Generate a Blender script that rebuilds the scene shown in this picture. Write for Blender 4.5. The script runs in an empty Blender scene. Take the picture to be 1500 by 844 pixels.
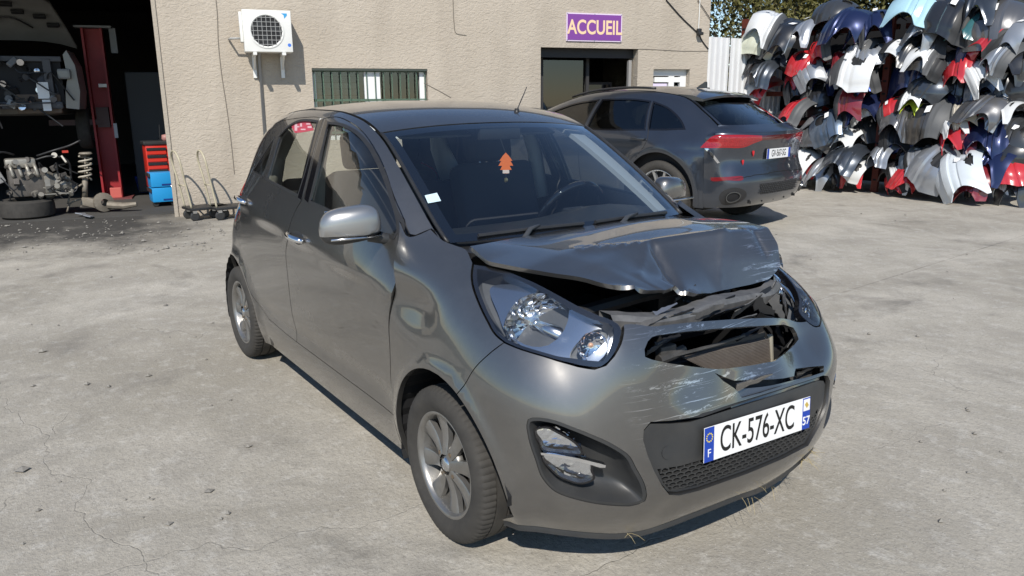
DBG = False
import bpy, bmesh, math, random
import numpy as np
from mathutils import Vector, Matrix
from mathutils.geometry import delaunay_2d_cdt

# ------------------------------------------------------------------ camera
scene = bpy.context.scene
CAM = np.array([2.0861, -1.9202, 1.4764]); YAW, PITCH, ROLL, FPX = 2.5361, -0.2419, -0.0071, 1116.06
def _axes():
    f = np.array([math.cos(PITCH)*math.cos(YAW), math.cos(PITCH)*math.sin(YAW), math.sin(PITCH)])
    r = np.array([math.sin(YAW), -math.cos(YAW), 0.]); u = np.cross(r, f)
    return math.cos(ROLL)*r+math.sin(ROLL)*u, -math.sin(ROLL)*r+math.cos(ROLL)*u, f
CR, CU, CF = _axes()
cd = bpy.data.cameras.new('camera'); cam = bpy.data.objects.new('camera', cd)
scene.collection.objects.link(cam); scene.camera = cam
cd.sensor_fit = 'HORIZONTAL'; cd.sensor_width = 36; cd.lens = FPX/1500*36
cd.clip_start = .05; cd.clip_end = 600
cam.matrix_world = Matrix(((CR[0], CU[0], -CF[0], CAM[0]), (CR[1], CU[1], -CF[1], CAM[1]), (CR[2], CU[2], -CF[2], CAM[2]), (0, 0, 0, 1)))

# ------------------------------------------------------------------ sky and sun
SUN_AZ, SUN_EL = math.atan2(-.616, .788), math.radians(43)
w = bpy.data.worlds.new('World'); scene.world = w; w.use_nodes = True
nt = w.node_tree; bg = nt.nodes['Background']
sky = nt.nodes.new('ShaderNodeTexSky'); sky.sky_type = 'NISHITA'; sky.sun_disc = False
sky.sun_elevation = SUN_EL; sky.sun_rotation = math.pi/2-SUN_AZ
sky.air_density = 1.0; sky.dust_density = .05; sky.ozone_density = 3.5
nt.links.new(sky.outputs[0], bg.inputs[0]); bg.inputs[1].default_value = .13
sl = bpy.data.lights.new('sun', 'SUN'); so = bpy.data.objects.new('sun', sl); scene.collection.objects.link(so)
sl.energy = 4.8; sl.angle = math.radians(.53); sl.color = (1, .95, .87)
so.rotation_euler = Vector((math.cos(SUN_EL)*math.cos(SUN_AZ), math.cos(SUN_EL)*math.sin(SUN_AZ), math.sin(SUN_EL))).to_track_quat('Z', 'Y').to_euler()
vs = scene.view_settings; vs.view_transform = 'Standard'; vs.look = 'None'; vs.gamma = 1; vs.use_curve_mapping = False; vs.exposure = 0.0
scene.cycles.use_denoising = True
scene.cycles.max_bounces = 8; scene.cycles.transparent_max_bounces = 16; scene.cycles.caustics_reflective = False; scene.cycles.caustics_refractive = False
scene.cycles.sample_clamp_indirect = 6

# ------------------------------------------------------------------ helpers
COL = scene.collection
rnd = random.Random(7)
def ray(px, py): return CF + CR*(px-750)/FPX - CU*(py-422)/FPX
def at(px, py, **k):
    d = ray(px, py); (a, v), = k.items(); i = 'xyz'.index(a)
    return CAM + d*(v-CAM[i])/d[i]
def proj(P):
    d = np.asarray(P)-CAM; z = d@CF
    return np.array([750+FPX*(d@CR)/z, 422-FPX*(d@CU)/z])

MATS = {}
def mat(name, col=(.5, .5, .5), rough=.5, metal=0., coat=0., coat_rough=.03, spec=.5, noise=None, bump=None, emit=None, trans=0., ior=1.45, alpha=None, rnoise=None):
    """noise=(scale, amount, colour2)  bump=(scale, strength, distance)"""
    if name in MATS: return MATS[name]
    m = bpy.data.materials.new(name); m.use_nodes = True; MATS[name] = m
    t = m.node_tree; b = t.nodes['Principled BSDF']
    b.inputs['Base Color'].default_value = (*col, 1); b.inputs['Roughness'].default_value = rough
    b.inputs['Metallic'].default_value = metal; b.inputs['Coat Weight'].default_value = coat; b.inputs['Coat Roughness'].default_value = coat_rough
    b.inputs['Specular IOR Level'].default_value = spec; b.inputs['IOR'].default_value = ior
    if trans: b.inputs['Transmission Weight'].default_value = trans
    if alpha is not None: b.inputs['Alpha'].default_value = alpha
    if emit: b.inputs['Emission Color'].default_value = (*emit[0], 1); b.inputs['Emission Strength'].default_value = emit[1]
    if noise or bump or rnoise:
        tc = t.nodes.new('ShaderNodeTexCoord')
    if noise:
        n = t.nodes.new('ShaderNodeTexNoise'); n.inputs['Scale'].default_value = noise[0]; n.inputs['Detail'].default_value = 6; n.inputs['Roughness'].default_value = .65
        r = t.nodes.new('ShaderNodeValToRGB'); r.color_ramp.elements[0].position = .5-noise[1]; r.color_ramp.elements[1].position = .5+noise[1]
        r.color_ramp.elements[0].color = (*col, 1); r.color_ramp.elements[1].color = (*noise[2], 1)
        t.links.new(tc.outputs['Object'], n.inputs['Vector']); t.links.new(n.outputs['Fac'], r.inputs['Fac']); t.links.new(r.outputs[0], b.inputs['Base Color'])
    if rnoise:
        n = t.nodes.new('ShaderNodeTexNoise'); n.inputs['Scale'].default_value = rnoise[0]; n.inputs['Detail'].default_value = 5
        r = t.nodes.new('ShaderNodeMapRange'); r.inputs[1].default_value = .35; r.inputs[2].default_value = .65; r.inputs[3].default_value = rnoise[1]; r.inputs[4].default_value = rnoise[2]
        t.links.new(tc.outputs['Object'], n.inputs['Vector']); t.links.new(n.outputs['Fac'], r.inputs[0]); t.links.new(r.outputs[0], b.inputs['Roughness'])
    if bump:
        n = t.nodes.new('ShaderNodeTexNoise'); n.inputs['Scale'].default_value = bump[0]; n.inputs['Detail'].default_value = 8; n.inputs['Roughness'].default_value = .6
        bp = t.nodes.new('ShaderNodeBump'); bp.inputs['Strength'].default_value = bump[1]; bp.inputs['Distance'].default_value = bump[2]
        t.links.new(tc.outputs['Object'], n.inputs['Vector']); t.links.new(n.outputs['Fac'], bp.inputs['Height']); t.links.new(bp.outputs[0], b.inputs['Normal'])
    return m
def glassmat(name, tint, refl=1.0, dirt=0.0):
    """thin glazing: tinted see-through plus fresnel mirror"""
    if name in MATS: return MATS[name]
    m = bpy.data.materials.new(name); m.use_nodes = True; MATS[name] = m; t = m.node_tree
    for n in list(t.nodes): t.nodes.remove(n)
    o = t.nodes.new('ShaderNodeOutputMaterial'); tr = t.nodes.new('ShaderNodeBsdfTransparent'); gl = t.nodes.new('ShaderNodeBsdfGlossy')
    mx = t.nodes.new('ShaderNodeMixShader'); ge = t.nodes.new('ShaderNodeNewGeometry'); dp = t.nodes.new('ShaderNodeVectorMath'); dp.operation = 'DOT_PRODUCT'
    t.links.new(ge.outputs['Normal'], dp.inputs[0]); t.links.new(ge.outputs['Incoming'], dp.inputs[1])
    def _m(op, a, b_):
        n = t.nodes.new('ShaderNodeMath'); n.operation = op; n.use_clamp = op == 'MULTIPLY_ADD'
        for i, x in enumerate((a, b_)):
            if isinstance(x, float): n.inputs[i].default_value = x
            else: t.links.new(x, n.inputs[i])
        return n
    fr = _m('MULTIPLY', _m('POWER', _m('SUBTRACT', 1., _m('ABSOLUTE', dp.outputs['Value'], 0.).outputs[0]).outputs[0], 5.).outputs[0], .96); fr = _m('ADD', fr.outputs[0], .042)   # Schlick, same from both sides
    tr.inputs[0].default_value = (*tint, 1); gl.inputs[0].default_value = (refl, refl, refl, 1); gl.inputs['Roughness'].default_value = .01
    ml = t.nodes.new('ShaderNodeMath'); ml.operation = 'MULTIPLY'; ml.inputs[1].default_value = 2.1; ml.use_clamp = True
    t.links.new(fr.outputs[0], ml.inputs[0]); t.links.new(ml.outputs[0], mx.inputs[0])
    t.links.new(tr.outputs[0], mx.inputs[1]); t.links.new(gl.outputs[0], mx.inputs[2])
    last = mx
    if dirt:
        df = t.nodes.new('ShaderNodeBsdfDiffuse'); df.inputs[0].default_value = (.55, .52, .47, 1); m2 = t.nodes.new('ShaderNodeMixShader')
        n = t.nodes.new('ShaderNodeTexNoise'); n.inputs['Scale'].default_value = 5; n.inputs['Detail'].default_value = 6; tc = t.nodes.new('ShaderNodeTexCoord')
        r = t.nodes.new('ShaderNodeMapRange'); r.inputs[1].default_value = .35; r.inputs[2].default_value = .75; r.inputs[3].default_value = dirt*.3; r.inputs[4].default_value = dirt
        t.links.new(tc.outputs['Object'], n.inputs[0]); t.links.new(n.outputs[0], r.inputs[0]); t.links.new(r.outputs[0], m2.inputs[0])
        t.links.new(mx.outputs[0], m2.inputs[1]); t.links.new(df.outputs[0], m2.inputs[2]); last = m2
    t.links.new(last.outputs[0], o.inputs[0])
    return m

def tag(o, label=None, cat=None, group=None, kind=None):
    if label: o['label'] = label
    if cat: o['category'] = cat
    if group: o['group'] = group
    if kind: o['kind'] = kind
    return o
def empty(name, loc=(0, 0, 0), rz=0., label=None, cat=None, group=None):
    o = bpy.data.objects.new(name, None); COL.objects.link(o); o.location = loc; o.rotation_euler = (0, 0, rz); o.empty_display_size = .1
    return tag(o, label, cat, group)
def mesh_obj(name, verts, faces, m, parent=None, smooth=False, normals=None, auto=None):
    me = bpy.data.meshes.new(name); me.from_pydata([tuple(map(float, v)) for v in verts], [], [tuple(map(int, f)) for f in faces]); me.update()
    ms = m if isinstance(m, (list, tuple)) else [m]
    for x in ms: me.materials.append(x)
    if smooth: me.polygons.foreach_set('use_smooth', [True]*len(me.polygons))
    if normals is not None: me.normals_split_custom_set_from_vertices([tuple(map(float, n)) for n in normals])
    if auto is not None: me.set_sharp_from_angle(angle=math.radians(auto))
    o = bpy.data.objects.new(name, me); COL.objects.link(o)
    if parent: o.parent = parent
    return o
class MB:
    """collects simple shapes, builds one mesh object"""
    def __init__(s): s.v = []; s.f = []
    def add(s, v, f):
        k = len(s.v); s.v += [tuple(map(float, a)) for a in v]; s.f += [tuple(int(i)+k for i in q) for q in f]; return s
    def box(s, c, d, M=None, bev=0.):
        x, y, z = d[0]/2, d[1]/2, d[2]/2
        if bev <= 0:
            v = [(a*x, b*y, e*z) for a in (-1, 1) for b in (-1, 1) for e in (-1, 1)]
            f = [(0, 1, 3, 2), (4, 6, 7, 5), (0, 4, 5, 1), (2, 3, 7, 6), (0, 2, 6, 4), (1, 5, 7, 3)]
        else:
            bm = bmesh.new(); bmesh.ops.create_cube(bm, size=1); bmesh.ops.scale(bm, vec=d, verts=bm.verts)
            bmesh.ops.bevel(bm, geom=bm.edges[:], offset=bev, segments=2, affect='EDGES', profile=.6); bm.verts.index_update()
            v = [tuple(a.co) for a in bm.verts]; f = [[a.index for a in q.verts] for q in bm.faces]; bm.free()
        if M is not None: v = [tuple(M @ Vector(a)) for a in v]
        return s.add([(a[0]+c[0], a[1]+c[1], a[2]+c[2]) for a in v], f)
    def tube(s, pts, r, n=8, cap=True):
        P = [Vector(p) for p in pts]; rr = r if hasattr(r, '__len__') else [r]*len(P); v = []; f = []; up = None
        for i, p in enumerate(P):
            t = (P[min(i+1, len(P)-1)]-P[max(i-1, 0)]).normalized()
            if up is None: up = t.orthogonal().normalized()
            up = (up-t*up.dot(t)).normalized(); q = t.cross(up)
            for k in range(n):
                a = 2*math.pi*k/n; v.append(p+(up*math.cos(a)+q*math.sin(a))*rr[i])
        for i in range(len(P)-1):
            for k in range(n): f.append((i*n+k, i*n+(k+1) % n, (i+1)*n+(k+1) % n, (i+1)*n+k))
        if cap: f.append(tuple(range(n-1, -1, -1))); f.append(tuple(range((len(P)-1)*n, len(P)*n)))
        return s.add(v, f)
    def lathe(s, prof, n=32, M=None, closed=False, rad=None):
        """prof = (radius, axial); axis = local Y unless M"""
        v = []; f = []; m = len(prof)
        for i in range(n):
            a = 2*math.pi*i/n
            for j, (r, h) in enumerate(prof):
                k = rad(i, j, r) if rad else r
                v.append((k*math.cos(a), h, k*math.sin(a)))
        for i in range(n):
            for j in range(m-(0 if closed else 1)):
                f.append((i*m+j, ((i+1) % n)*m+j, ((i+1) % n)*m+(j+1) % m, i*m+(j+1) % m))
        if M is not None: v = [tuple(M @ Vector(a)) for a in v]
        return s.add(v, f)
    def prism(s, poly, h0, h1, M=None):
        """poly in local XZ, extruded along Y from h0 to h1"""
        n = len(poly); v = [(p[0], h0, p[1]) for p in poly]+[(p[0], h1, p[1]) for p in poly]
        f = [tuple(range(n)), tuple(range(2*n-1, n-1, -1))]+[(i, i+n, (i+1) % n+n, (i+1) % n) for i in range(n)]
        if M is not None: v = [tuple(M @ Vector(a)) for a in v]
        return s.add(v, f)
    def mirror(s):
        """reflect in y, flip faces"""
        s.v = [(a, -b, c) for a, b, c in s.v]; s.f = [tuple(reversed(q)) for q in s.f]; return s
    def build(s, name, m, parent=None, smooth=False, auto=None):
        return mesh_obj(name, s.v, s.f, m, parent, smooth or auto is not None, None, auto)

def spline(P, n, closed=False):
    """Catmull-Rom through P, n samples"""
    P = np.asarray(P, float)
    if len(P) == 2: return P[0]+(P[1]-P[0])*np.linspace(0, 1, n)[:, None]
    Q = np.vstack([P[-1], P, P[0], P[1]]) if closed else np.vstack([2*P[0]-P[1], P, 2*P[-1]-P[-2]])
    m = len(P) if closed else len(P)-1
    L = np.linalg.norm(np.diff(np.vstack([P, P[:1]]) if closed else P, axis=0), axis=1); cum = np.concatenate([[0], np.cumsum(L)])
    out = []
    for s in np.linspace(0, cum[-1], n, endpoint=not closed):
        i = min(np.searchsorted(cum, s, 'right')-1, m-1); t = (s-cum[i])/max(L[i], 1e-9)
        a, b, c, d = Q[i], Q[i+1], Q[i+2], Q[i+3]
        # non uniform tangents
        l0 = max(np.linalg.norm(b-a), 1e-6); l1 = max(np.linalg.norm(c-b), 1e-6); l2 = max(np.linalg.norm(d-c), 1e-6)
        m1 = ((c-b)/l1*l0+(b-a)/l0*l1)/(l0+l1)*l1; m2 = ((d-c)/l2*l1+(c-b)/l1*l2)/(l1+l2)*l1
        out.append((2*t**3-3*t*t+1)*b+(t**3-2*t*t+t)*m1+(-2*t**3+3*t*t)*c+(t**3-t*t)*m2)
    return np.array(out)
def natural(y, xs, xq):
    """natural cubic spline, y (n,k) at xs, sampled at xq"""
    n = len(xs); h = np.diff(xs); A = np.eye(n); B = np.zeros_like(y)
    for i in range(1, n-1):
        A[i, i-1] = h[i-1]; A[i, i] = 2*(h[i-1]+h[i]); A[i, i+1] = h[i]
        B[i] = 6*((y[i+1]-y[i])/h[i]-(y[i]-y[i-1])/h[i-1])
    M = np.linalg.solve(A, B); k = np.clip(np.searchsorted(xs, xq, 'right')-1, 0, n-2)
    a = ((xs[k+1]-xq)/h[k])[:, None]; b = 1-a; hh = h[k][:, None]
    return a*y[k]+b*y[k+1]+((a**3-a)*M[k]+(b**3-b)*M[k+1])*hh**2/6
def blur(A, sig, axis):
    if sig <= 0: return A
    n = int(3*sig)+1; k = np.exp(-.5*(np.arange(-n, n+1)/sig)**2); k /= k.sum()
    A = np.moveaxis(A, axis, 0)
    # linear extrapolation at the ends keeps the border in place
    lo = 2*A[:1]-A[n:0:-1]; hi = 2*A[-1:]-A[-2:-n-2:-1]
    B = np.concatenate([lo, A, hi]); out = sum(k[i]*B[i:i+len(A)] for i in range(2*n+1))
    return np.moveaxis(out, 0, axis)
def sstep(a, b, x):
    t = np.clip((x-a)/(b-a), 0, 1); return t*t*(3-2*t)

class Surf:
    """dense smooth surface patch D[v,u] with normals"""
    def __init__(s, D, flip=False, deform=None):
        s.D = np.array(D, float)
        if deform is not None: s.D = deform(s.D)
        s.nv, s.nu = s.D.shape[:2]
        du = np.gradient(s.D, axis=1); dv = np.gradient(s.D, axis=0); N = np.cross(du, dv); N /= np.linalg.norm(N, axis=2, keepdims=True)+1e-12
        s.N = -N if flip else N
    @staticmethod
    def rows(G, nu, nv, bu=0, bv=0, flip=False, deform=None, us=None, vs_=None):
        G = np.array(G, float); R_, C_ = G.shape[:2]
        us = np.linspace(0, 1, C_) if us is None else np.asarray(us); vs_ = np.linspace(0, 1, R_) if vs_ is None else np.asarray(vs_)
        A = natural(G.transpose(1, 0, 2).reshape(C_, -1), us, np.linspace(us[0], us[-1], nu)).reshape(nu, R_, 3).transpose(1, 0, 2)
        A = natural(A.reshape(R_, -1), vs_, np.linspace(vs_[0], vs_[-1], nv)).reshape(nv, nu, 3)
        A = blur(blur(A, bu, 1), bv, 0)
        return Surf(A, flip, deform)
    def _s(s, A, uv):
        uv = np.asarray(uv, float).reshape(-1, 2)
        x = np.clip(uv[:, 0], 0, 1)*(s.nu-1); y = np.clip(uv[:, 1], 0, 1)*(s.nv-1)
        i = np.minimum(x.astype(int), s.nu-2); j = np.minimum(y.astype(int), s.nv-2); a = (x-i)[:, None]; b = (y-j)[:, None]
        return (A[j, i]*(1-a)+A[j, i+1]*a)*(1-b)+(A[j+1, i]*(1-a)+A[j+1, i+1]*a)*b
    def P(s, uv): return s._s(s.D, uv)
    def n(s, uv):
        N = s._s(s.N, uv); return N/(np.linalg.norm(N, axis=1, keepdims=True)+1e-12)
    def tris(s):
        if not hasattr(s, '_t'):
            I, J = np.meshgrid(np.arange(s.nu-1), np.arange(s.nv-1)); I = I.ravel(); J = J.ravel(); D = s.D
            s._t = (np.concatenate([D[J, I], D[J+1, I+1]]), np.concatenate([D[J, I+1], D[J+1, I]]), np.concatenate([D[J+1, I], D[J, I+1]]), I, J)
        return s._t
    def cast(s, px, py, o=None, d=None):
        """pixel of the photograph -> uv on the patch"""
        A, B, C, I, J = s.tris(); o = CAM if o is None else o; d = ray(px, py) if d is None else d
        e1 = B-A; e2 = C-A; p = np.cross(d, e2); det = (e1*p).sum(1); det = np.where(abs(det) < 1e-14, 1e-14, det)
        t_ = o-A; a = (t_*p).sum(1)/det; q = np.cross(t_, e1); b = (q@d)/det; t = (e2*q).sum(1)/det
        e = 2e-3; ok = (a > -e) & (b > -e) & (a+b < 1+e) & (t > 0)
        if not ok.any(): 
            # nearest grid point to the ray
            v = s.D.reshape(-1, 3)-o; dn = d/np.linalg.norm(d); k = np.argmin(np.linalg.norm(v-(v@dn)[:, None]*dn, axis=1))
            return np.array([(k % s.nu)/(s.nu-1), (k//s.nu)/(s.nv-1)])
        k = np.where(ok)[0][np.argmin(t[ok])]; n = len(I); u0, v0 = I[k % n], J[k % n]
        return np.array([(u0+a[k])/(s.nu-1), (v0+b[k])/(s.nv-1)]) if k < n else np.array([(u0+1-a[k])/(s.nu-1), (v0+1-b[k])/(s.nv-1)])
    def trace(s, px): return np.array([s.cast(*p) for p in px])
    def near(s, p):
        k = np.argmin(((s.D-np.asarray(p))**2).sum(2)); j, i = divmod(k, s.nu); return np.array([i/(s.nu-1), j/(s.nv-1)])

def outline(S, parts, step=.02):
    """parts: list of pixel/uv polylines; each becomes a smooth curve, corners where parts meet; returns uv polygon"""
    out = []
    for p in parts:
        p = np.asarray(p, float); P3 = S.P(p); L = np.linalg.norm(np.diff(P3, axis=0), axis=1).sum()
        q = spline(p, max(2, int(L/step)+1)); out.append(q[:-1])
    return np.vstack(out)
def metric(S, poly):
    c = poly.mean(0); e = 1e-3
    return np.linalg.norm(S.P(c+[e, 0])-S.P(c-[e, 0]))/(2*e), np.linalg.norm(S.P(c+[0, e])-S.P(c-[0, e]))/(2*e)
def area2(p): return .5*np.sum(p[:, 0]*np.roll(p[:, 1], -1)-np.roll(p[:, 0], -1)*p[:, 1])
def inset(S, poly, d):
    m = np.array(metric(S, poly)); q = poly*m; sgn = np.sign(area2(q))
    a = q-np.roll(q, 1, 0); b = np.roll(q, -1, 0)-q
    a /= np.linalg.norm(a, axis=1, keepdims=True)+1e-12; b /= np.linalg.norm(b, axis=1, keepdims=True)+1e-12
    na = np.stack([-a[:, 1], a[:, 0]], 1); nb = np.stack([-b[:, 1], b[:, 0]], 1); n = na+nb; L = (n*n).sum(1, keepdims=True)
    n = 2*n/np.maximum(L, .6)
    return (q+sgn*d*n)/m
def inside(poly, pts):
    x, y = pts[:, 0][:, None], pts[:, 1][:, None]; x0, y0 = poly[:, 0], poly[:, 1]; x1, y1 = np.roll(x0, -1), np.roll(y0, -1)
    c = ((y0 > y) != (y1 > y)) & (x < (x1-x0)*(y-y0)/np.where(y1 == y0, 1e-12, y1-y0)+x0)
    return c.sum(1) % 2 == 1
def panel(name, S, poly, m, parent=None, holes=(), step=.03, gap=.002, rim=.012, off=0., mir=False, fn=None, hole_rim=None):
    """a body panel cut from patch S: smooth skin plus a turned-in edge"""
    poly = inset(S, np.asarray(poly), gap) if gap else np.asarray(poly)
    m_ = np.array(metric(S, poly)); loops = [poly]+[np.asarray(h) for h in holes]
    lo, hi = poly.min(0), poly.max(0)
    gx = np.arange(lo[0], hi[0], step/m_[0]); gy = np.arange(lo[1], hi[1], step/m_[1])
    X, Y = np.meshgrid(gx, gy); pts = np.stack([X.ravel(), Y.ravel()], 1)
    ok = inside(poly, pts)
    for h in loops[1:]: ok &= ~inside(h, pts)
    allb = np.vstack(loops)*m_; pts = pts[ok]
    if len(pts):
        dmin = np.array([np.min(((allb-p*m_)**2).sum(1)) for p in pts]); pts = pts[dmin > (.45*step)**2]
    V2 = [Vector(p*m_) for p in np.vstack(loops)]+[Vector(p*m_) for p in pts]; E = []; k = 0
    for l in loops: E += [(k+i, k+(i+1) % len(l)) for i in range(len(l))]; k += len(l)
    vo, eo, fo, _, _, _ = delaunay_2d_cdt(V2, E, [], 0, 1e-7)
    uv = np.array([(v[0], v[1]) for v in vo])/m_; F = np.array([list(f) for f in fo])
    cen = uv[F].mean(1); ok = inside(poly, cen)
    for h in loops[1:]: ok &= ~inside(h, cen)
    F = F[ok]; used = np.unique(F); mp = -np.ones(len(uv), int); mp[used] = np.arange(len(used)); uv = uv[used]; F = mp[F]
    P = S.P(uv); N = S.n(uv)
    if fn is not None: P = fn(P)
    P = P+N*off
    # orientation
    fn_ = np.cross(P[F[:, 1]]-P[F[:, 0]], P[F[:, 2]]-P[F[:, 0]]); s = np.sign((fn_*N[F[:, 0]]).sum())
    if s < 0: F = F[:, ::-1]
    V = list(P); NN = list(N); FF = [tuple(f) for f in F]
    if rim:
        cnt = {}
        for f in FF:
            for a, b in ((f[0], f[1]), (f[1], f[2]), (f[2], f[0])): cnt[(a, b)] = 1
        be = [(a, b) for (a, b) in cnt if (b, a) not in cnt]; k = len(V); vid = {}
        for a, b in be:
            for q in (a, b):
                if q not in vid:
                    vid[q] = len(V); V += [P[q], P[q]-N[q]*rim]; NN += [N[q], N[q]]
        # edge normals point outward along the skin
        acc = {q: np.zeros(3) for q in vid}
        for a, b in be:
            o = np.cross(P[b]-P[a], N[a]); acc[a] += o; acc[b] += o
            FF.append((vid[b], vid[a], vid[a]+1, vid[b]+1))
        for q, i in vid.items():
            o = acc[q]/(np.linalg.norm(acc[q])+1e-12); NN[i] = o; NN[i+1] = o
    V = np.array(V); NN = np.array(NN)
    if mir:
        V = V*[1, -1, 1]; NN = NN*[1, -1, 1]; FF = [tuple(reversed(f)) for f in FF]
    return mesh_obj(name, V, FF, m, parent, True, NN)
def grid_obj(name, S, m, parent=None, mir=False, off=0., flip=False):
    D = S.D+S.N*off; v = D.reshape(-1, 3); n = S.N.reshape(-1, 3); nu = S.nu
    f = [(j*nu+i, j*nu+i+1, (j+1)*nu+i+1, (j+1)*nu+i) for j in range(S.nv-1) for i in range(nu-1)]
    if mir: v = v*[1, -1, 1]; f = [q[::-1] for q in f]
    return mesh_obj(name, v, f, m, parent, True)
def copy_tree(o, parent=None):
    c = o.copy(); COL.objects.link(c); c.parent = parent
    for ch in o.children: copy_tree(ch, c)
    return c
def text_obj(name, s, size, m, parent, M, depth=.002, align='CENTER', squeeze=1.0, bold=0.0, shear=0.):
    c = bpy.data.curves.new(name, 'FONT'); c.body = s; c.size = size; c.extrude = depth; c.align_x = align; c.align_y = 'CENTER'; c.offset = bold; c.shear = shear
    t = bpy.data.objects.new(name, c); COL.objects.link(t)
    dg = bpy.context.evaluated_depsgraph_get(); me = bpy.data.meshes.new_from_object(t.evaluated_get(dg)); bpy.data.objects.remove(t); bpy.data.curves.remove(c)
    me.materials.clear(); me.materials.append(m); me.transform(Matrix.Diagonal((squeeze, 1, 1, 1))); me.name = name
    o = bpy.data.objects.new(name, me); COL.objects.link(o); o.parent = parent; o.matrix_local = M
    return o
# ------------------------------------------------------------------ shared materials
M_black = mat('black_plastic', (.018, .018, .02), .45, noise=(30, .3, (.028, .028, .028)))
M_dark = mat('grey_plastic', (.024, .026, .029), .42, noise=(8, .3, (.045, .044, .042)), bump=(400, .1, .001))
M_gloss = mat('black_gloss', (.008, .008, .01), .08, coat=.5)
M_void = mat('black_interior', (.010, .010, .011), .7)
M_cloth = mat('seat_cloth', (.045, .045, .05), .85, bump=(300, .2, .002))
M_trim = mat('pale_trim', (.55, .53, .48), .7)
M_chrome = mat('chrome', (.82, .83, .85), .08, 1.)
M_chrome2 = mat('satin_chrome', (.62, .63, .65), .22, 1.)
M_alloy = mat('alloy_silver', (.33, .325, .315), .36, .75, .4, noise=(9, .25, (.20, .19, .175)))
M_disc = mat('brake_steel', (.16, .145, .13), .45, .8)
M_rub = mat('tyre_rubber', (.030, .028, .026), .8, noise=(14, .3, (.062, .057, .05)), bump=(120, .15, .002))
M_ws = glassmat('windscreen_glass', (.80, .87, .90), 1., .004)
M_gl = glassmat('side_glass', (.80, .83, .80), .9, .02)
M_lens = glassmat('lens_glass', (.95, .96, .97), .85, .02)
M_red = mat('red_lens', (.35, .01, .012), .12, coat=1.)
M_org = mat('orange_card', (.9, .17, .02), .6)
M_white = mat('white_paint', (.8, .8, .79), .5)
M_eu = mat('plate_blue', (.01, .05, .36), .4)
M_plate = mat('plate_white', (.80, .80, .79), .35, coat=.3)
M_ink = mat('plate_black', (.008, .008, .008), .4)
M_foam = mat('crash_beam', (.03, .029, .028), .55, noise=(12, .3, (.085, .08, .075)))
M_fin = mat('radiator_fins', (.20, .17, .145), .55, .2, noise=(20, .3, (.12, .10, .085)))

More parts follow.
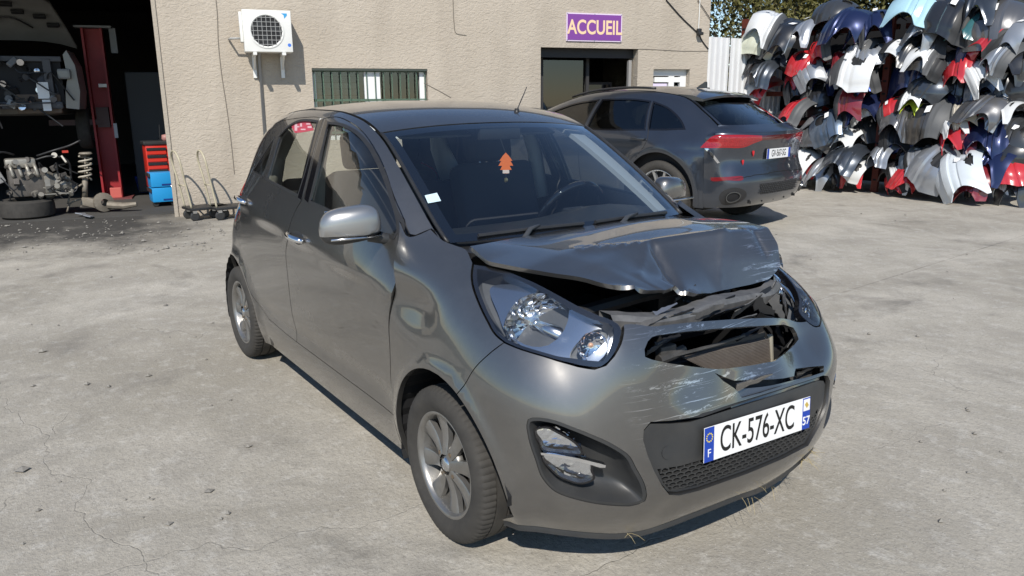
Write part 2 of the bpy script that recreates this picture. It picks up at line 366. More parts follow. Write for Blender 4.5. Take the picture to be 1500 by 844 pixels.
# ================================================================== YARD
def ground_mat():
    m = bpy.data.materials.new('yard_concrete'); m.use_nodes = True; t = m.node_tree; b = t.nodes['Principled BSDF']; L = t.links.new
    tc = t.nodes.new('ShaderNodeTexCoord'); pos = tc.outputs['Object']
    def noise(sc, det=8, ro=.65, dist=0., vec=None):
        n = t.nodes.new('ShaderNodeTexNoise'); n.inputs['Scale'].default_value = sc; n.inputs['Detail'].default_value = det; n.inputs['Roughness'].default_value = ro; n.inputs['Distortion'].default_value = dist
        L(vec or pos, n.inputs['Vector']); return n.outputs['Fac']
    def mr(x, a, b_, c, d):
        n = t.nodes.new('ShaderNodeMapRange'); L(x, n.inputs[0]); n.inputs[1].default_value = a; n.inputs[2].default_value = b_; n.inputs[3].default_value = c; n.inputs[4].default_value = d; return n.outputs[0]
    def mixc(f, a, bcol):
        n = t.nodes.new('ShaderNodeMix'); n.data_type = 'RGBA'; L(f, n.inputs[0])
        if isinstance(a, tuple): n.inputs[6].default_value = (*a, 1)
        else: L(a, n.inputs[6])
        if isinstance(bcol, tuple): n.inputs[7].default_value = (*bcol, 1)
        else: L(bcol, n.inputs[7])
        return n.outputs[2]
    def math_(op, a, b_=None):
        n = t.nodes.new('ShaderNodeMath'); n.operation = op
        for i, x in enumerate((a, b_)):
            if x is None: continue
            if isinstance(x, (int, float)): n.inputs[i].default_value = x
            else: L(x, n.inputs[i])
        return n.outputs[0]
    c = mixc(mr(noise(.55, 5, .7, .6), .38, .64, 0, 1), (.345, .316, .263), (.505, .468, .40))
    c = mixc(mr(noise(2.3, 5, .8), .44, .70, 0, .75), c, (.315, .29, .25))
    c = mixc(mr(noise(9, 4, .8), .52, .72, 0, .55), c, (.60, .575, .52))
    c = mixc(mr(noise(60, 3, .8), .50, .66, 0, .55), c, (.24, .22, .19))
    # exposed pale and dark aggregate
    v = t.nodes.new('ShaderNodeTexVoronoi'); v.inputs['Scale'].default_value = 95; L(pos, v.inputs['Vector'])
    agg = mr(v.outputs['Distance'], .22, .12, 0, 1); agc = t.nodes.new('ShaderNodeSeparateColor'); L(v.outputs['Color'], agc.inputs[0])
    c = mixc(math_('MULTIPLY', agg, mr(agc.outputs[0], .72, .8, 0, .8)), c, (.62, .60, .56)); c = mixc(math_('MULTIPLY', agg, mr(agc.outputs[1], .7, .78, 0, .7)), c, (.13, .12, .11))
    # oil and rubber stains
    st = math_('MULTIPLY', mr(noise(.9, 4, .65, 1.2), .54, .70, 0, .6), mr(noise(5, 3), .35, .6, .3, 1)); c = mixc(st, c, (.14, .13, .115))
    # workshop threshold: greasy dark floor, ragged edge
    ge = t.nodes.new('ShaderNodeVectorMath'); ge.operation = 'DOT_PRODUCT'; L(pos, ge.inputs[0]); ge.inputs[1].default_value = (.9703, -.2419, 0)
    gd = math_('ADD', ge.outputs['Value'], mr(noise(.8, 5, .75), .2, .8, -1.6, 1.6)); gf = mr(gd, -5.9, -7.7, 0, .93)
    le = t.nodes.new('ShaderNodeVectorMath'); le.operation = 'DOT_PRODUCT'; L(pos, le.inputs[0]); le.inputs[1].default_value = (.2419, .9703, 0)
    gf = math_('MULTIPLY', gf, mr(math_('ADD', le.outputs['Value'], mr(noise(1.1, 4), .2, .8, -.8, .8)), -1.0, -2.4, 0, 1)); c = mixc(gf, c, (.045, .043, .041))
    # cracks
    wob = t.nodes.new('ShaderNodeTexNoise'); wob.inputs['Scale'].default_value = 2.2; wob.inputs['Detail'].default_value = 4; L(pos, wob.inputs['Vector'])
    va = t.nodes.new('ShaderNodeVectorMath'); va.operation = 'MULTIPLY_ADD'; L(wob.outputs['Color'], va.inputs[0]); va.inputs[1].default_value = (.5, .5, 0); L(pos, va.inputs[2])
    def crack(sc, wd, thr):
        k = t.nodes.new('ShaderNodeTexVoronoi'); k.feature = 'DISTANCE_TO_EDGE'; k.inputs['Scale'].default_value = sc; L(va.outputs[0], k.inputs['Vector'])
        return math_('MULTIPLY', mr(k.outputs['Distance'], wd, wd*.25, 0, 1), mr(noise(.7, 3), thr, thr+.06, 0, 1))
    def dotv(src, vec):
        n = t.nodes.new('ShaderNodeVectorMath'); n.operation = 'DOT_PRODUCT'; L(src, n.inputs[0]); n.inputs[1].default_value = vec; return n.outputs['Value']
    def joint(vec, c0, per, wd):
        d = math_('PINGPONG', math_('ADD', dotv(pos, vec), -c0+per*40), per/2)      # distance to the nearest joint
        return mr(math_('ADD', d, mr(noise(9, 3), .3, .7, -.004, .004)), wd, wd*.4, 0, 1)
    jn = math_('MULTIPLY', joint((.997, .077, 0), -.911, 5.6, .009), mr(dotv(pos, (0, 1, 0)), 1.0, 2.0, 0, 1))
    c = mixc(math_('MULTIPLY', jn, mr(noise(.6, 3), .38, .6, .1, .6)), c, (.12, .11, .098))
    lc = mr(math_('ABSOLUTE', math_('ADD', dotv(va.outputs[0], (-.144, .99, 0)), 1.374)), .004, .001, 0, .8); lm1 = math_('MULTIPLY', mr(dotv(pos, (1, 0, 0)), -3.0, -2.7, 0, 1), mr(dotv(pos, (1, 0, 0)), .1, -.3, 0, 1))
    lc2 = mr(math_('ABSOLUTE', math_('ADD', dotv(va.outputs[0], (.985, -.16, 0)), -.05)), .004, .001, 0, .8); lm2 = math_('MULTIPLY', mr(dotv(pos, (0, 1, 0)), -.4, -.7, 0, 1), mr(dotv(pos, (0, 1, 0)), -2.6, -2.2, 0, 1))
    cr_ = math_('MAXIMUM', math_('MAXIMUM', math_('MULTIPLY', lc, lm1), math_('MULTIPLY', lc2, lm2)), crack(.30, .0012, .50)) if True else math_('MAXIMUM', crack(.30, .0014, .47), crack(.8, .0022, .58)); c = mixc(math_('MULTIPLY', cr_, .28), c, (.10, .092, .082))
    L(c, b.inputs['Base Color']); b.inputs['Roughness'].default_value = .92; b.inputs['Specular IOR Level'].default_value = .25
    hgt = math_('SUBTRACT', math_('MULTIPLY', noise(25, 5, .8), 1.2), math_('MULTIPLY', cr_, .25))
    bp = t.nodes.new('ShaderNodeBump'); bp.inputs['Strength'].default_value = .75; bp.inputs['Distance'].default_value = .010; L(hgt, bp.inputs['Height']); L(bp.outputs[0], b.inputs['Normal'])
    return m
tag(mesh_obj('ground', [(-150, -150, 0), (150, -150, 0), (150, 150, 0), (-150, 150, 0)], [(0, 1, 2, 3)], ground_mat()), kind='structure')

# ================================================================== WORKSHOP BUILDING
AZ = math.radians(76); WJ = np.array([-8.71, .141, 0]); WT = np.array([math.cos(AZ), math.sin(AZ), 0]); WN = np.array([math.sin(AZ), -math.cos(AZ), 0])
bld = empty('workshop_building', WJ, AZ-math.pi/2*0, 'beige roughcast workshop with a dark open bay and a reception doorway', 'building')
bld.rotation_euler = (0, 0, AZ)      # local x along the wall, local -y towards the camera
def wl(px, py, off=0.):
    """pixel -> (along, height) on the wall plane moved off metres out"""
    d = ray(px, py); k = ((WJ+WN*off-CAM)@WN)/(d@WN); p = CAM+k*d; return (p-WJ)@WT, p[2]
def wlp(s, h, off=0.): return WJ+WT*s+WN*off+np.array([0, 0, h])
def render_mat():
    m = mat('roughcast', (.41, .355, .288), .95, noise=(.9, .28, (.49, .433, .36)), spec=.15); t = m.node_tree; b = t.nodes['Principled BSDF']; L = t.links.new
    tc = t.nodes.new('ShaderNodeTexCoord'); mp = t.nodes.new('ShaderNodeMapping'); mp.inputs['Scale'].default_value = (14, 14, 26); mp.inputs['Rotation'].default_value = (0, .5, 0)
    n1 = t.nodes.new('ShaderNodeTexNoise'); n1.inputs['Scale'].default_value = 1.0; n1.inputs['Detail'].default_value = 5; n1.inputs['Distortion'].default_value = 1.2
    n2 = t.nodes.new('ShaderNodeTexNoise'); n2.inputs['Scale'].default_value = 55; n2.inputs['Detail'].default_value = 6
    a = t.nodes.new('ShaderNodeMath'); a.operation = 'MULTIPLY_ADD'; a.inputs[1].default_value = .22; L(n2.outputs[0], a.inputs[0]); L(n1.outputs[0], a.inputs[2])
    bp = t.nodes.new('ShaderNodeBump'); bp.inputs['Strength'].default_value = .7; bp.inputs['Distance'].default_value = .019
    L(tc.outputs['Object'], mp.inputs[0]); L(mp.outputs[0], n1.inputs[0]); L(tc.outputs['Object'], n2.inputs[0]); L(a.outputs[0], bp.inputs['Height']); L(bp.outputs[0], b.inputs['Normal'])
    # rain streaks, patches and a grubby foot
    mp2 = t.nodes.new('ShaderNodeMapping'); mp2.inputs['Scale'].default_value = (2.2, 2.2, .35); n3 = t.nodes.new('ShaderNodeTexNoise'); n3.inputs['Scale'].default_value = 1; n3.inputs['Detail'].default_value = 5; L(tc.outputs['Object'], mp2.inputs[0]); L(mp2.outputs[0], n3.inputs[0])
    r3 = t.nodes.new('ShaderNodeMapRange'); r3.inputs[1].default_value = .48; r3.inputs[2].default_value = .72; r3.inputs[4].default_value = .28; L(n3.outputs[0], r3.inputs[0])
    sx_ = t.nodes.new('ShaderNodeSeparateXYZ'); L(tc.outputs['Object'], sx_.inputs[0]); r4 = t.nodes.new('ShaderNodeMapRange'); r4.inputs[1].default_value = .55; r4.inputs[2].default_value = .0; r4.inputs[4].default_value = .6; L(sx_.outputs[2], r4.inputs[0])
    m4 = t.nodes.new('ShaderNodeMath'); m4.operation = 'MULTIPLY'; L(r4.outputs[0], m4.inputs[0]); L(n1.outputs[0], m4.inputs[1]); ad = t.nodes.new('ShaderNodeMath'); ad.operation = 'MAXIMUM'; L(m4.outputs[0], ad.inputs[0]); L(r3.outputs[0], ad.inputs[1])
    src = b.inputs['Base Color'].links[0].from_socket; mxx = t.nodes.new('ShaderNodeMix'); mxx.data_type = 'RGBA'; mxx.inputs[7].default_value = (.24, .205, .165, 1); L(ad.outputs[0], mxx.inputs[0]); L(src, mxx.inputs[6]); L(mxx.outputs[2], b.inputs['Base Color'])
    return m
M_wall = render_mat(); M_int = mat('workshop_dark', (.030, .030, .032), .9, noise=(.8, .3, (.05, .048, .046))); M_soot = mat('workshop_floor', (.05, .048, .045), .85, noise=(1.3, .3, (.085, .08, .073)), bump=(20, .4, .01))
WH, WE, TH = 4.6, 8.2, .28
ops = [(1.885, .95, 3.49, 1.915), (5.243, -.02, 6.90, 2.24), (7.19, .9, 7.865, 1.94)]
# wall as boxes around the openings (butted, no overlaps)
def wallcells():
    xs = sorted({0., WE}|{o[0] for o in ops}|{o[2] for o in ops}); mb = MB(); Yl = TH/2
    for a, b_ in zip(xs[:-1], xs[1:]):
        o = [q for q in ops if q[0] <= a+1e-6 and q[2] >= b_-1e-6]
        if not o: mb.box(((a+b_)/2, Yl, WH/2), (b_-a, TH, WH))
        else:
            q = o[0]
            if q[1] > 0: mb.box(((a+b_)/2, Yl, q[1]/2), (b_-a, TH, q[1]))
            mb.box(((a+b_)/2, Yl, (q[3]+WH)/2), (b_-a, TH, WH-q[3]))
    return mb
# fine-grained wall front with real unevenness
wall = wallcells().build('wall', M_wall, bld)
MB().box((-2.9, TH/2, (2.86+WH)/2), (5.8, TH, WH-2.86)).build('bay_lintel', M_wall, bld)
MB().box((-6.1, TH/2, WH/2), (.6, TH, WH)).build('bay_pier', M_wall, bld)
MB().box((WE-.142, 5.30, WH/2), (.28, 10.0, WH)).build('end_wall', M_wall, bld)
MB().box((.9, 5.14, WH+.06), (14.6, 10.9, .12)).build('flat_roof', mat('roof_felt', (.08, .08, .08), .9), bld)
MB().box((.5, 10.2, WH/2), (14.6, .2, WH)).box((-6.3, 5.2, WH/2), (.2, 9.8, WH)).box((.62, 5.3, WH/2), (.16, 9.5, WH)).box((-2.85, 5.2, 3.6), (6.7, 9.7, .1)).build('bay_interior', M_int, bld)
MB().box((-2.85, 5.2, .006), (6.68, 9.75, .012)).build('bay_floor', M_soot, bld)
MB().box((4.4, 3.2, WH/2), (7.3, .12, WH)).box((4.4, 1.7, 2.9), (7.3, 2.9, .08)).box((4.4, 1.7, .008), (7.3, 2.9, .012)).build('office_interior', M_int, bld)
# plaster edges: slightly lighter quoin and a crack line
MB().box((.012, -.004, 1.42), (.05, .03, 2.84), None, .006).build('jamb_edge', mat('jamb_cement', (.40, .35, .285), .95, bump=(40, .5, .02)), bld)
g = random.Random(2)
for pts in (([(315, 0), (317, 20), (321, 60), (326, 110), (330, 150), (337, 200), (343, 255)]), ([(664, 0), (665, 35), (667, 48), (683, 52)]), ([(935, 72), (960, 73), (1000, 75), (1037, 75)]), ([(620, 122), (645, 135), (660, 143)])):
    pp = []
    for (a, b_) in pts:
        s, h = wl(a, b_); pp.append((s+g.uniform(-.012, .012), -.001, h))
    MB().tube(spline(pp, 24), .0065, 5).build('wall_crack', mat('crack_dark', (.17, .15, .125), .95), bld)
# ---- barred window
fw = empty('barred_window', (0, 0, 0)); fw.parent = bld
x0, z0, x1, z1 = ops[0]; M_pvc = mat('white_pvc', (.78, .78, .77), .4); M_bar = mat('green_bar', (.06, .12, .08), .5, noise=(20, .3, (.10, .14, .10)))
yb = .10; f = MB()
for a, b_ in ((x0, x0+.05), (x1-.10, x1-.01), ((x0+x1)/2-.09, (x0+x1)/2+.13)): f.box(((a+b_)/2, yb, (z0+z1)/2), (b_-a, .06, z1-z0))
f.box(((x0+x1)/2, yb, z0+.03), (x1-x0, .055, .06)).box(((x0+x1)/2, yb, z1-.02), (x1-x0, .055, .05)); f.build('window_frame', M_pvc, fw)
MB().box((x0+.42, yb+.01, (z0+z1)/2), (.74, .006, z1-z0-.06)).build('window_pane', glassmat('office_glass', (.5, .55, .55), .9), fw)
MB().box((x1-.42, yb+.01, (z0+z1)/2), (.60, .006, z1-z0-.06)).build('window_pane', glassmat('office_glass', (.5, .55, .55), .9), fw)
bl = mat('blind_slat', (.30, .35, .36), .7)
for i in range(8): MB().box((x0+.33, yb+.07, z1-.06-i*.085), (.60, .02, .074), Matrix.Rotation(.25, 3, 'X').to_4x4()).build('blind_slat', bl, fw)
for i in range(14): MB().box((x0+.03+i*(x1-x0-.06)/13, .045, (z0+z1)/2), (.013, .013, z1-z0)).build('window_bar', M_bar, fw)
for zz in (z0+.10, z0+.54, z1-.03): MB().box(((x0+x1)/2, .062, zz), (x1-x0, .010, .03)).build('bar_rail', M_bar, fw)
MB().box(((x0+x1)/2, .02, z1+.012-.03), (x1-x0-.004, .05, .028)).build('window_head', mat('head_dark', (.05, .06, .05), .6), fw)
# ---- reception doorway
dw = empty('reception_doorway', (0, 0, 0)); dw.parent = bld
x0, _, x1, z1 = ops[1]; M_dkfr = mat('dark_frame', (.035, .033, .033), .6); M_alu = mat('grey_frame', (.30, .29, .28), .5)
MB().box(((x0+x1)/2, .20, z1-.07), (x1-x0-.004, .10, .13)).build('door_head', M_dkfr, dw)
MB().box((x1-.06, .16, z1/2-.08), (.05, .06, z1-.17)).build('door_jamb', M_alu, dw)
MB().box((x0+.12, .42, z1/2-.06), (.18, .05, z1-.14)).box((x0+.98, .42, z1/2-.06), (.05, .05, z1-.14)).build('inner_frame', M_dkfr, dw)
MB().box((x1-.42, .62, 1.45), (.58, .04, .60)).build('notice_board', mat('board_brown', (.04, .03, .025), .7), dw)
MB().box((x1-.42, .596, 1.45), (.50, .012, .52)).build('board_glass', M_gloss, dw)
MB().box((x0+.55, .46, z1/2-.06), (.80, .012, z1-.2)).build('door_glass', glassmat('door_dark_glass', (.10, .11, .12), .9), dw)
# ---- white side window with a notice
sw = empty('white_window', (0, 0, 0)); sw.parent = bld
x0, z0, x1, z1 = ops[2]
MB().box(((x0+x1)/2, .13, z1-.05), (x1-x0-.006, .07, .10)).box((x0+.03, .13, (z0+z1)/2-.05), (.05, .07, z1-z0-.11)).box((x1-.06, .13, (z0+z1)/2-.05), (.11, .07, z1-z0-.11)).box(((x0+x1)/2+.06, .13, (z0+z1)/2-.05), (.10, .065, z1-z0-.11)).box(((x0+x1)/2, .13, z0+.05), (x1-x0-.17, .06, .09)).box(((x0+x1)/2, .126, z1-.16), (x1-x0-.17, .05, .08)).build('window_frame', M_pvc, sw)
MB().box((x1-.21, .14, (z0+z1)/2-.1), (.2, .006, z1-z0-.3)).build('window_pane', glassmat('door_pane', (.35, .42, .38), .9), sw)
MB().box((x0+.19, .125, z1-.40), (.28, .006, .36)).build('paper_notice', mat('notice_paper', (.70, .62, .80), .7), sw)
MB().box((x0+.20, .1212, z1-.36), (.16, .001, .035)).build('notice_print', mat('notice_pink', (.62, .35, .52), .6), sw)
MB().box((x1-.21, .25, (z0+z1)/2-.1), (.35, .01, z1-z0-.2)).build('window_backing', mat('dark_green', (.05, .07, .06), .7), sw)
# ---- sign
s0, h1 = wl(829.2, 18.5); s1, h0 = wl(909.5, 62)
sg = empty('reception_sign', wlp((s0+s1)/2, (h0+h1)/2, .012), AZ, 'purple ACCUEIL sign with gold letters above the reception doorway', 'sign')
MB().box((0, 0, 0), (s1-s0, .018, h1-h0)).build('sign_border', mat('sign_edge', (.72, .60, .74), .5), sg)
MB().box((0, -.011, 0), (s1-s0-.035, .006, h1-h0-.035)).build('sign_panel', mat('sign_purple', (.20, .055, .29), .5), sg)
text_obj('sign_letters', 'ACCUEIL', .285, mat('sign_gold', (.80, .58, .36), .5), sg, Matrix.Translation((.006, -.0145, -.008)) @ Matrix.Rotation(math.pi/2, 4, 'X'), .0015, squeeze=.80, bold=.006)
for sx_ in (-1, 0, 1):
    for sz_ in (-1, 1): MB().lathe([(.0001, -.004), (.008, -.003), (.009, 0)], 8, Matrix.Translation((sx_*(s1-s0)*.485, -.011, sz_*(h1-h0)*.465))).build('sign_screw', M_chrome2, sg)
# ---- air conditioner
s0, h1 = wl(353.5, 13, .42); s1, h0 = wl(430, 76.5, .42); W_, H_ = s1-s0, h1-h0
ac = empty('air_conditioner', wlp((s0+s1)/2, (h0+h1)/2, .25), AZ, 'white air conditioner outdoor unit bracketed on the beige wall', 'air conditioner')
M_acw = mat('ac_white', (.76, .76, .73), .45, noise=(4, .3, (.70, .69, .65)))
D_ = .29
MB().box((0, 0, 0), (W_, D_, H_), None, .012).build('casing', M_acw, ac, auto=40)
cx_, r_ = -.005*W_-.01, H_*.385
pf = [(r_+.018, -D_/2-.006), (r_+.006, -D_/2-.012), (r_-.004, -D_/2-.008), (r_-.010, -D_/2+.0)]
fg = MB().lathe(pf, 48, Matrix.Translation((cx_, 0, .0))).build('fan_ring', M_acw, ac, True)
MB().lathe([(.0001, -D_/2-.0015), (r_, -D_/2-.0015)], 40, Matrix.Translation((cx_, 0, 0))).build('fan_opening', M_void, ac)
for k in range(3):
    a = k*2.094+.3; mb = MB(); v = []
    for t in np.linspace(0, 1, 5):
        for q in (-.5, .5): v.append((cx_+(.05+(r_*.85-.05)*t)*math.cos(a+q*.9*(.5+.5*t)), -D_/2-.003+q*.001, (.05+(r_*.85-.05)*t)*math.sin(a+q*.9*(.5+.5*t))))
    mb.add(v, [(i*2, i*2+1, i*2+3, i*2+2) for i in range(4)]).build('fan_blade', M_black, ac)
gr = MB(); gm = mat('grille_wire', (.34, .34, .33), .5)
for i in range(-3, 4):
    o_ = i*r_/3.6; l_ = math.sqrt(max(r_*r_-o_*o_, 0)); gr.box((cx_+o_, -D_/2-.012, 0), (.006, .004, 2*l_)); gr.box((cx_, -D_/2-.010, o_), (2*l_, .004, .006))
gr.build('fan_grille', gm, ac)
MB().prism([(-.035, .035), (.035, .035), (.035, .01), (0, -.03), (-.005, .012)], -.001, .001, Matrix.Translation((W_*.36, -D_/2-.001, H_*.36))).build('maker_badge', mat('badge_blue', (.05, .32, .62), .4), ac)
MB().lathe([(.0001, -D_/2-.0015), (.022, -D_/2-.001)], 16, Matrix.Translation((W_*.43, 0, -H_*.33))).build('round_sticker', mat('sticker_blue', (.06, .18, .62), .4), ac)
for sx_ in (-.30, .30):
    MB().box((sx_*W_, .03, -H_/2-.022), (.045, .44, .035)).box((sx_*W_, .235, -H_/2-.16), (.045, .03, .30)).tube([(sx_*W_, -.14, -H_/2-.03), (sx_*W_, .22, -H_/2-.20)], .012, 6).build('wall_bracket', M_acw, ac)
MB().box((-W_/2-.018, .03, .05), (.036, .20, H_*.72), None, .008).build('service_cover', M_acw, ac, auto=40)
sp0 = wl(380, 88, .03); sp1 = wl(388, 215, .03); cxw = (s0+s1)/2; czw = (h0+h1)/2
MB().tube([(sp0[0]-cxw, .08, -H_/2), (sp0[0]-cxw, .225, -H_/2-.04), (sp1[0]-cxw, .225, .15-czw)], .019, 8).build('drain_pipe', mat('pipe_grey', (.36, .36, .36), .5), ac, True)
MB().tube([(-W_/2-.02, .05, -.08), (-W_/2-.15, .06, -.085), (-W_/2-.17, .23, -.085)], .014, 8).build('refrigerant_pipe', gm, ac, True)
# ---- wall lamp with its wires
lp = empty('wall_lamp', wlp(*wl(1022, 46), .02), AZ, 'small dark lamp on the wall corner with cables above it', 'lamp')
MB().box((0, -.02, 0), (.07, .06, .08), None, .015).box((.0, -.05, -.04), (.09, .08, .05), None, .015).build('lamp_body', M_black, lp, auto=40)
a_ = wl(1025, 0); b_ = wl(1022, 46); MB().tube([(0, .0, .03), (a_[0]-b_[0]-.01, 0, 2.0)], .008, 6).build('conduit', M_acw, lp)
for p0, p1 in (((975, 0), (1020, 47)), ((1021, 47), (1037, 72))):
    a_ = wl(*p0); c_ = wl(*p1); MB().tube(spline([(a_[0]-b_[0], .005, a_[1]-b_[1]), ((a_[0]+c_[0])/2-b_[0], .004, (a_[1]+c_[1])/2-b_[1]-.02), (c_[0]-b_[0], .005, c_[1]-b_[1])], 10), .009, 5).build('cable', M_black, lp)
a_ = wl(1021, 0); c_ = wl(1041, 30); MB().tube([(a_[0]-b_[0], 0, a_[1]-b_[1]), (c_[0]-b_[0], 0, c_[1]-b_[1])], .006, 5).build('cable', M_black, lp)
# ================================================================== DAMAGED HATCHBACK (front axle at the origin, nose towards +x)
hatch = empty('damaged_hatchback', (0, 0, 0), 0, 'grey five door hatchback with a smashed front and buckled bonnet', 'car')
PAINT = (.124, .120, .115)
def paint_mat(name, col, scratch=False):
    m = mat(name, col, .22, .95, 1.0, .012, rnoise=(2.5, .20, .25))
    t = m.node_tree; b = t.nodes['Principled BSDF']; tc = t.nodes.new('ShaderNodeTexCoord')
    # road dust
    n = t.nodes.new('ShaderNodeTexNoise'); n.inputs['Scale'].default_value = 3.5; n.inputs['Detail'].default_value = 9; n.inputs['Roughness'].default_value = .75
    r = t.nodes.new('ShaderNodeMapRange'); r.inputs[1].default_value = .48; r.inputs[2].default_value = .85; r.inputs[3].default_value = 0; r.inputs[4].default_value = .22
    mx = t.nodes.new('ShaderNodeMix'); mx.data_type = 'RGBA'; mx.inputs[6].default_value = (*col, 1); mx.inputs[7].default_value = (.30, .28, .25, 1)
    t.links.new(tc.outputs['Object'], n.inputs[0]); t.links.new(n.outputs[0], r.inputs[0]); t.links.new(r.outputs[0], mx.inputs[0])
    last = mx.outputs[2]; fac = None
    if scratch:
        # scuffs: streaks stretched along the nose, limited to the hit area
        mp = t.nodes.new('ShaderNodeMapping'); mp.inputs['Scale'].default_value = (3, 3, 150); mp.inputs['Rotation'].default_value = (.13, 0, 0)
        n2 = t.nodes.new('ShaderNodeTexNoise'); n2.inputs['Scale'].default_value = 1; n2.inputs['Detail'].default_value = 7; n2.inputs['Roughness'].default_value = .7
        r2 = t.nodes.new('ShaderNodeMapRange'); r2.inputs[1].default_value = .57; r2.inputs[2].default_value = .64
        vd = t.nodes.new('ShaderNodeVectorMath'); vd.operation = 'DISTANCE'; vd.inputs[1].default_value = scratch[0]
        r3 = t.nodes.new('ShaderNodeMapRange'); r3.inputs[1].default_value = scratch[1]; r3.inputs[2].default_value = scratch[1]*.35; r3.inputs[3].default_value = 0; r3.inputs[4].default_value = scratch[2]
        mu = t.nodes.new('ShaderNodeMath'); mu.operation = 'MULTIPLY'
        m2 = t.nodes.new('ShaderNodeMix'); m2.data_type = 'RGBA'; m2.inputs[7].default_value = (.75, .75, .75, 1)
        t.links.new(tc.outputs['Object'], mp.inputs[0]); t.links.new(mp.outputs[0], n2.inputs[0]); t.links.new(n2.outputs[0], r2.inputs[0])
        t.links.new(tc.outputs['Object'], vd.inputs[0]); t.links.new(vd.outputs['Value'], r3.inputs[0])
        mp2 = t.nodes.new('ShaderNodeMapping'); mp2.inputs['Scale'].default_value = (9, 6, 26); mp2.inputs['Rotation'].default_value = (.2, 0, 0); n3 = t.nodes.new('ShaderNodeTexNoise'); n3.inputs['Scale'].default_value = 1.3; n3.inputs['Detail'].default_value = 9; n3.inputs['Roughness'].default_value = .8
        r4 = t.nodes.new('ShaderNodeMapRange'); r4.inputs[1].default_value = .57; r4.inputs[2].default_value = .64; mxm = t.nodes.new('ShaderNodeMath'); mxm.operation = 'MAXIMUM'
        t.links.new(tc.outputs['Object'], mp2.inputs[0]); t.links.new(mp2.outputs[0], n3.inputs[0]); t.links.new(n3.outputs[0], r4.inputs[0]); t.links.new(r4.outputs[0], mxm.inputs[0]); t.links.new(r2.outputs[0], mxm.inputs[1])
        t.links.new(mxm.outputs[0], mu.inputs[0]); t.links.new(r3.outputs[0], mu.inputs[1]); t.links.new(mu.outputs[0], m2.inputs[0])
        t.links.new(last, m2.inputs[6]); last = m2.outputs[2]
        iv = t.nodes.new('ShaderNodeMath'); iv.operation = 'SUBTRACT'; iv.inputs[0].default_value = 1; t.links.new(mu.outputs[0], iv.inputs[1])
        t.links.new(iv.outputs[0], b.inputs['Coat Weight'])
    t.links.new(last, b.inputs['Base Color'])
    # metal flake: a second, wider lobe under the clear coat
    b2 = t.nodes.new('ShaderNodeBsdfPrincipled'); b2.inputs['Metallic'].default_value = .9; b2.inputs['Roughness'].default_value = .43; b2.inputs['Coat Weight'].default_value = 1; b2.inputs['Coat Roughness'].default_value = .02; b2.inputs['Coat IOR'].default_value = 1.6
    b.inputs['Coat IOR'].default_value = 1.6; hs = t.nodes.new('ShaderNodeHueSaturation'); hs.inputs['Value'].default_value = 2.4; t.links.new(last, hs.inputs['Color']); t.links.new(hs.outputs[0], b2.inputs['Base Color']); ms = t.nodes.new('ShaderNodeMixShader'); ms.inputs[0].default_value = .42
    out = [n for n in t.nodes if n.type == 'OUTPUT_MATERIAL'][0]; t.links.new(b.outputs[0], ms.inputs[1]); t.links.new(b2.outputs[0], ms.inputs[2]); t.links.new(ms.outputs[0], out.inputs[0])
    return m
M_paint = paint_mat('grey_paint', PAINT)
M_bump = paint_mat('grey_bumper_paint', PAINT, ((.58, -.16, .66), .36, .85))
M_hoodp = paint_mat('grey_bonnet_paint', PAINT, ((.37, .47, .88), .17, .9))
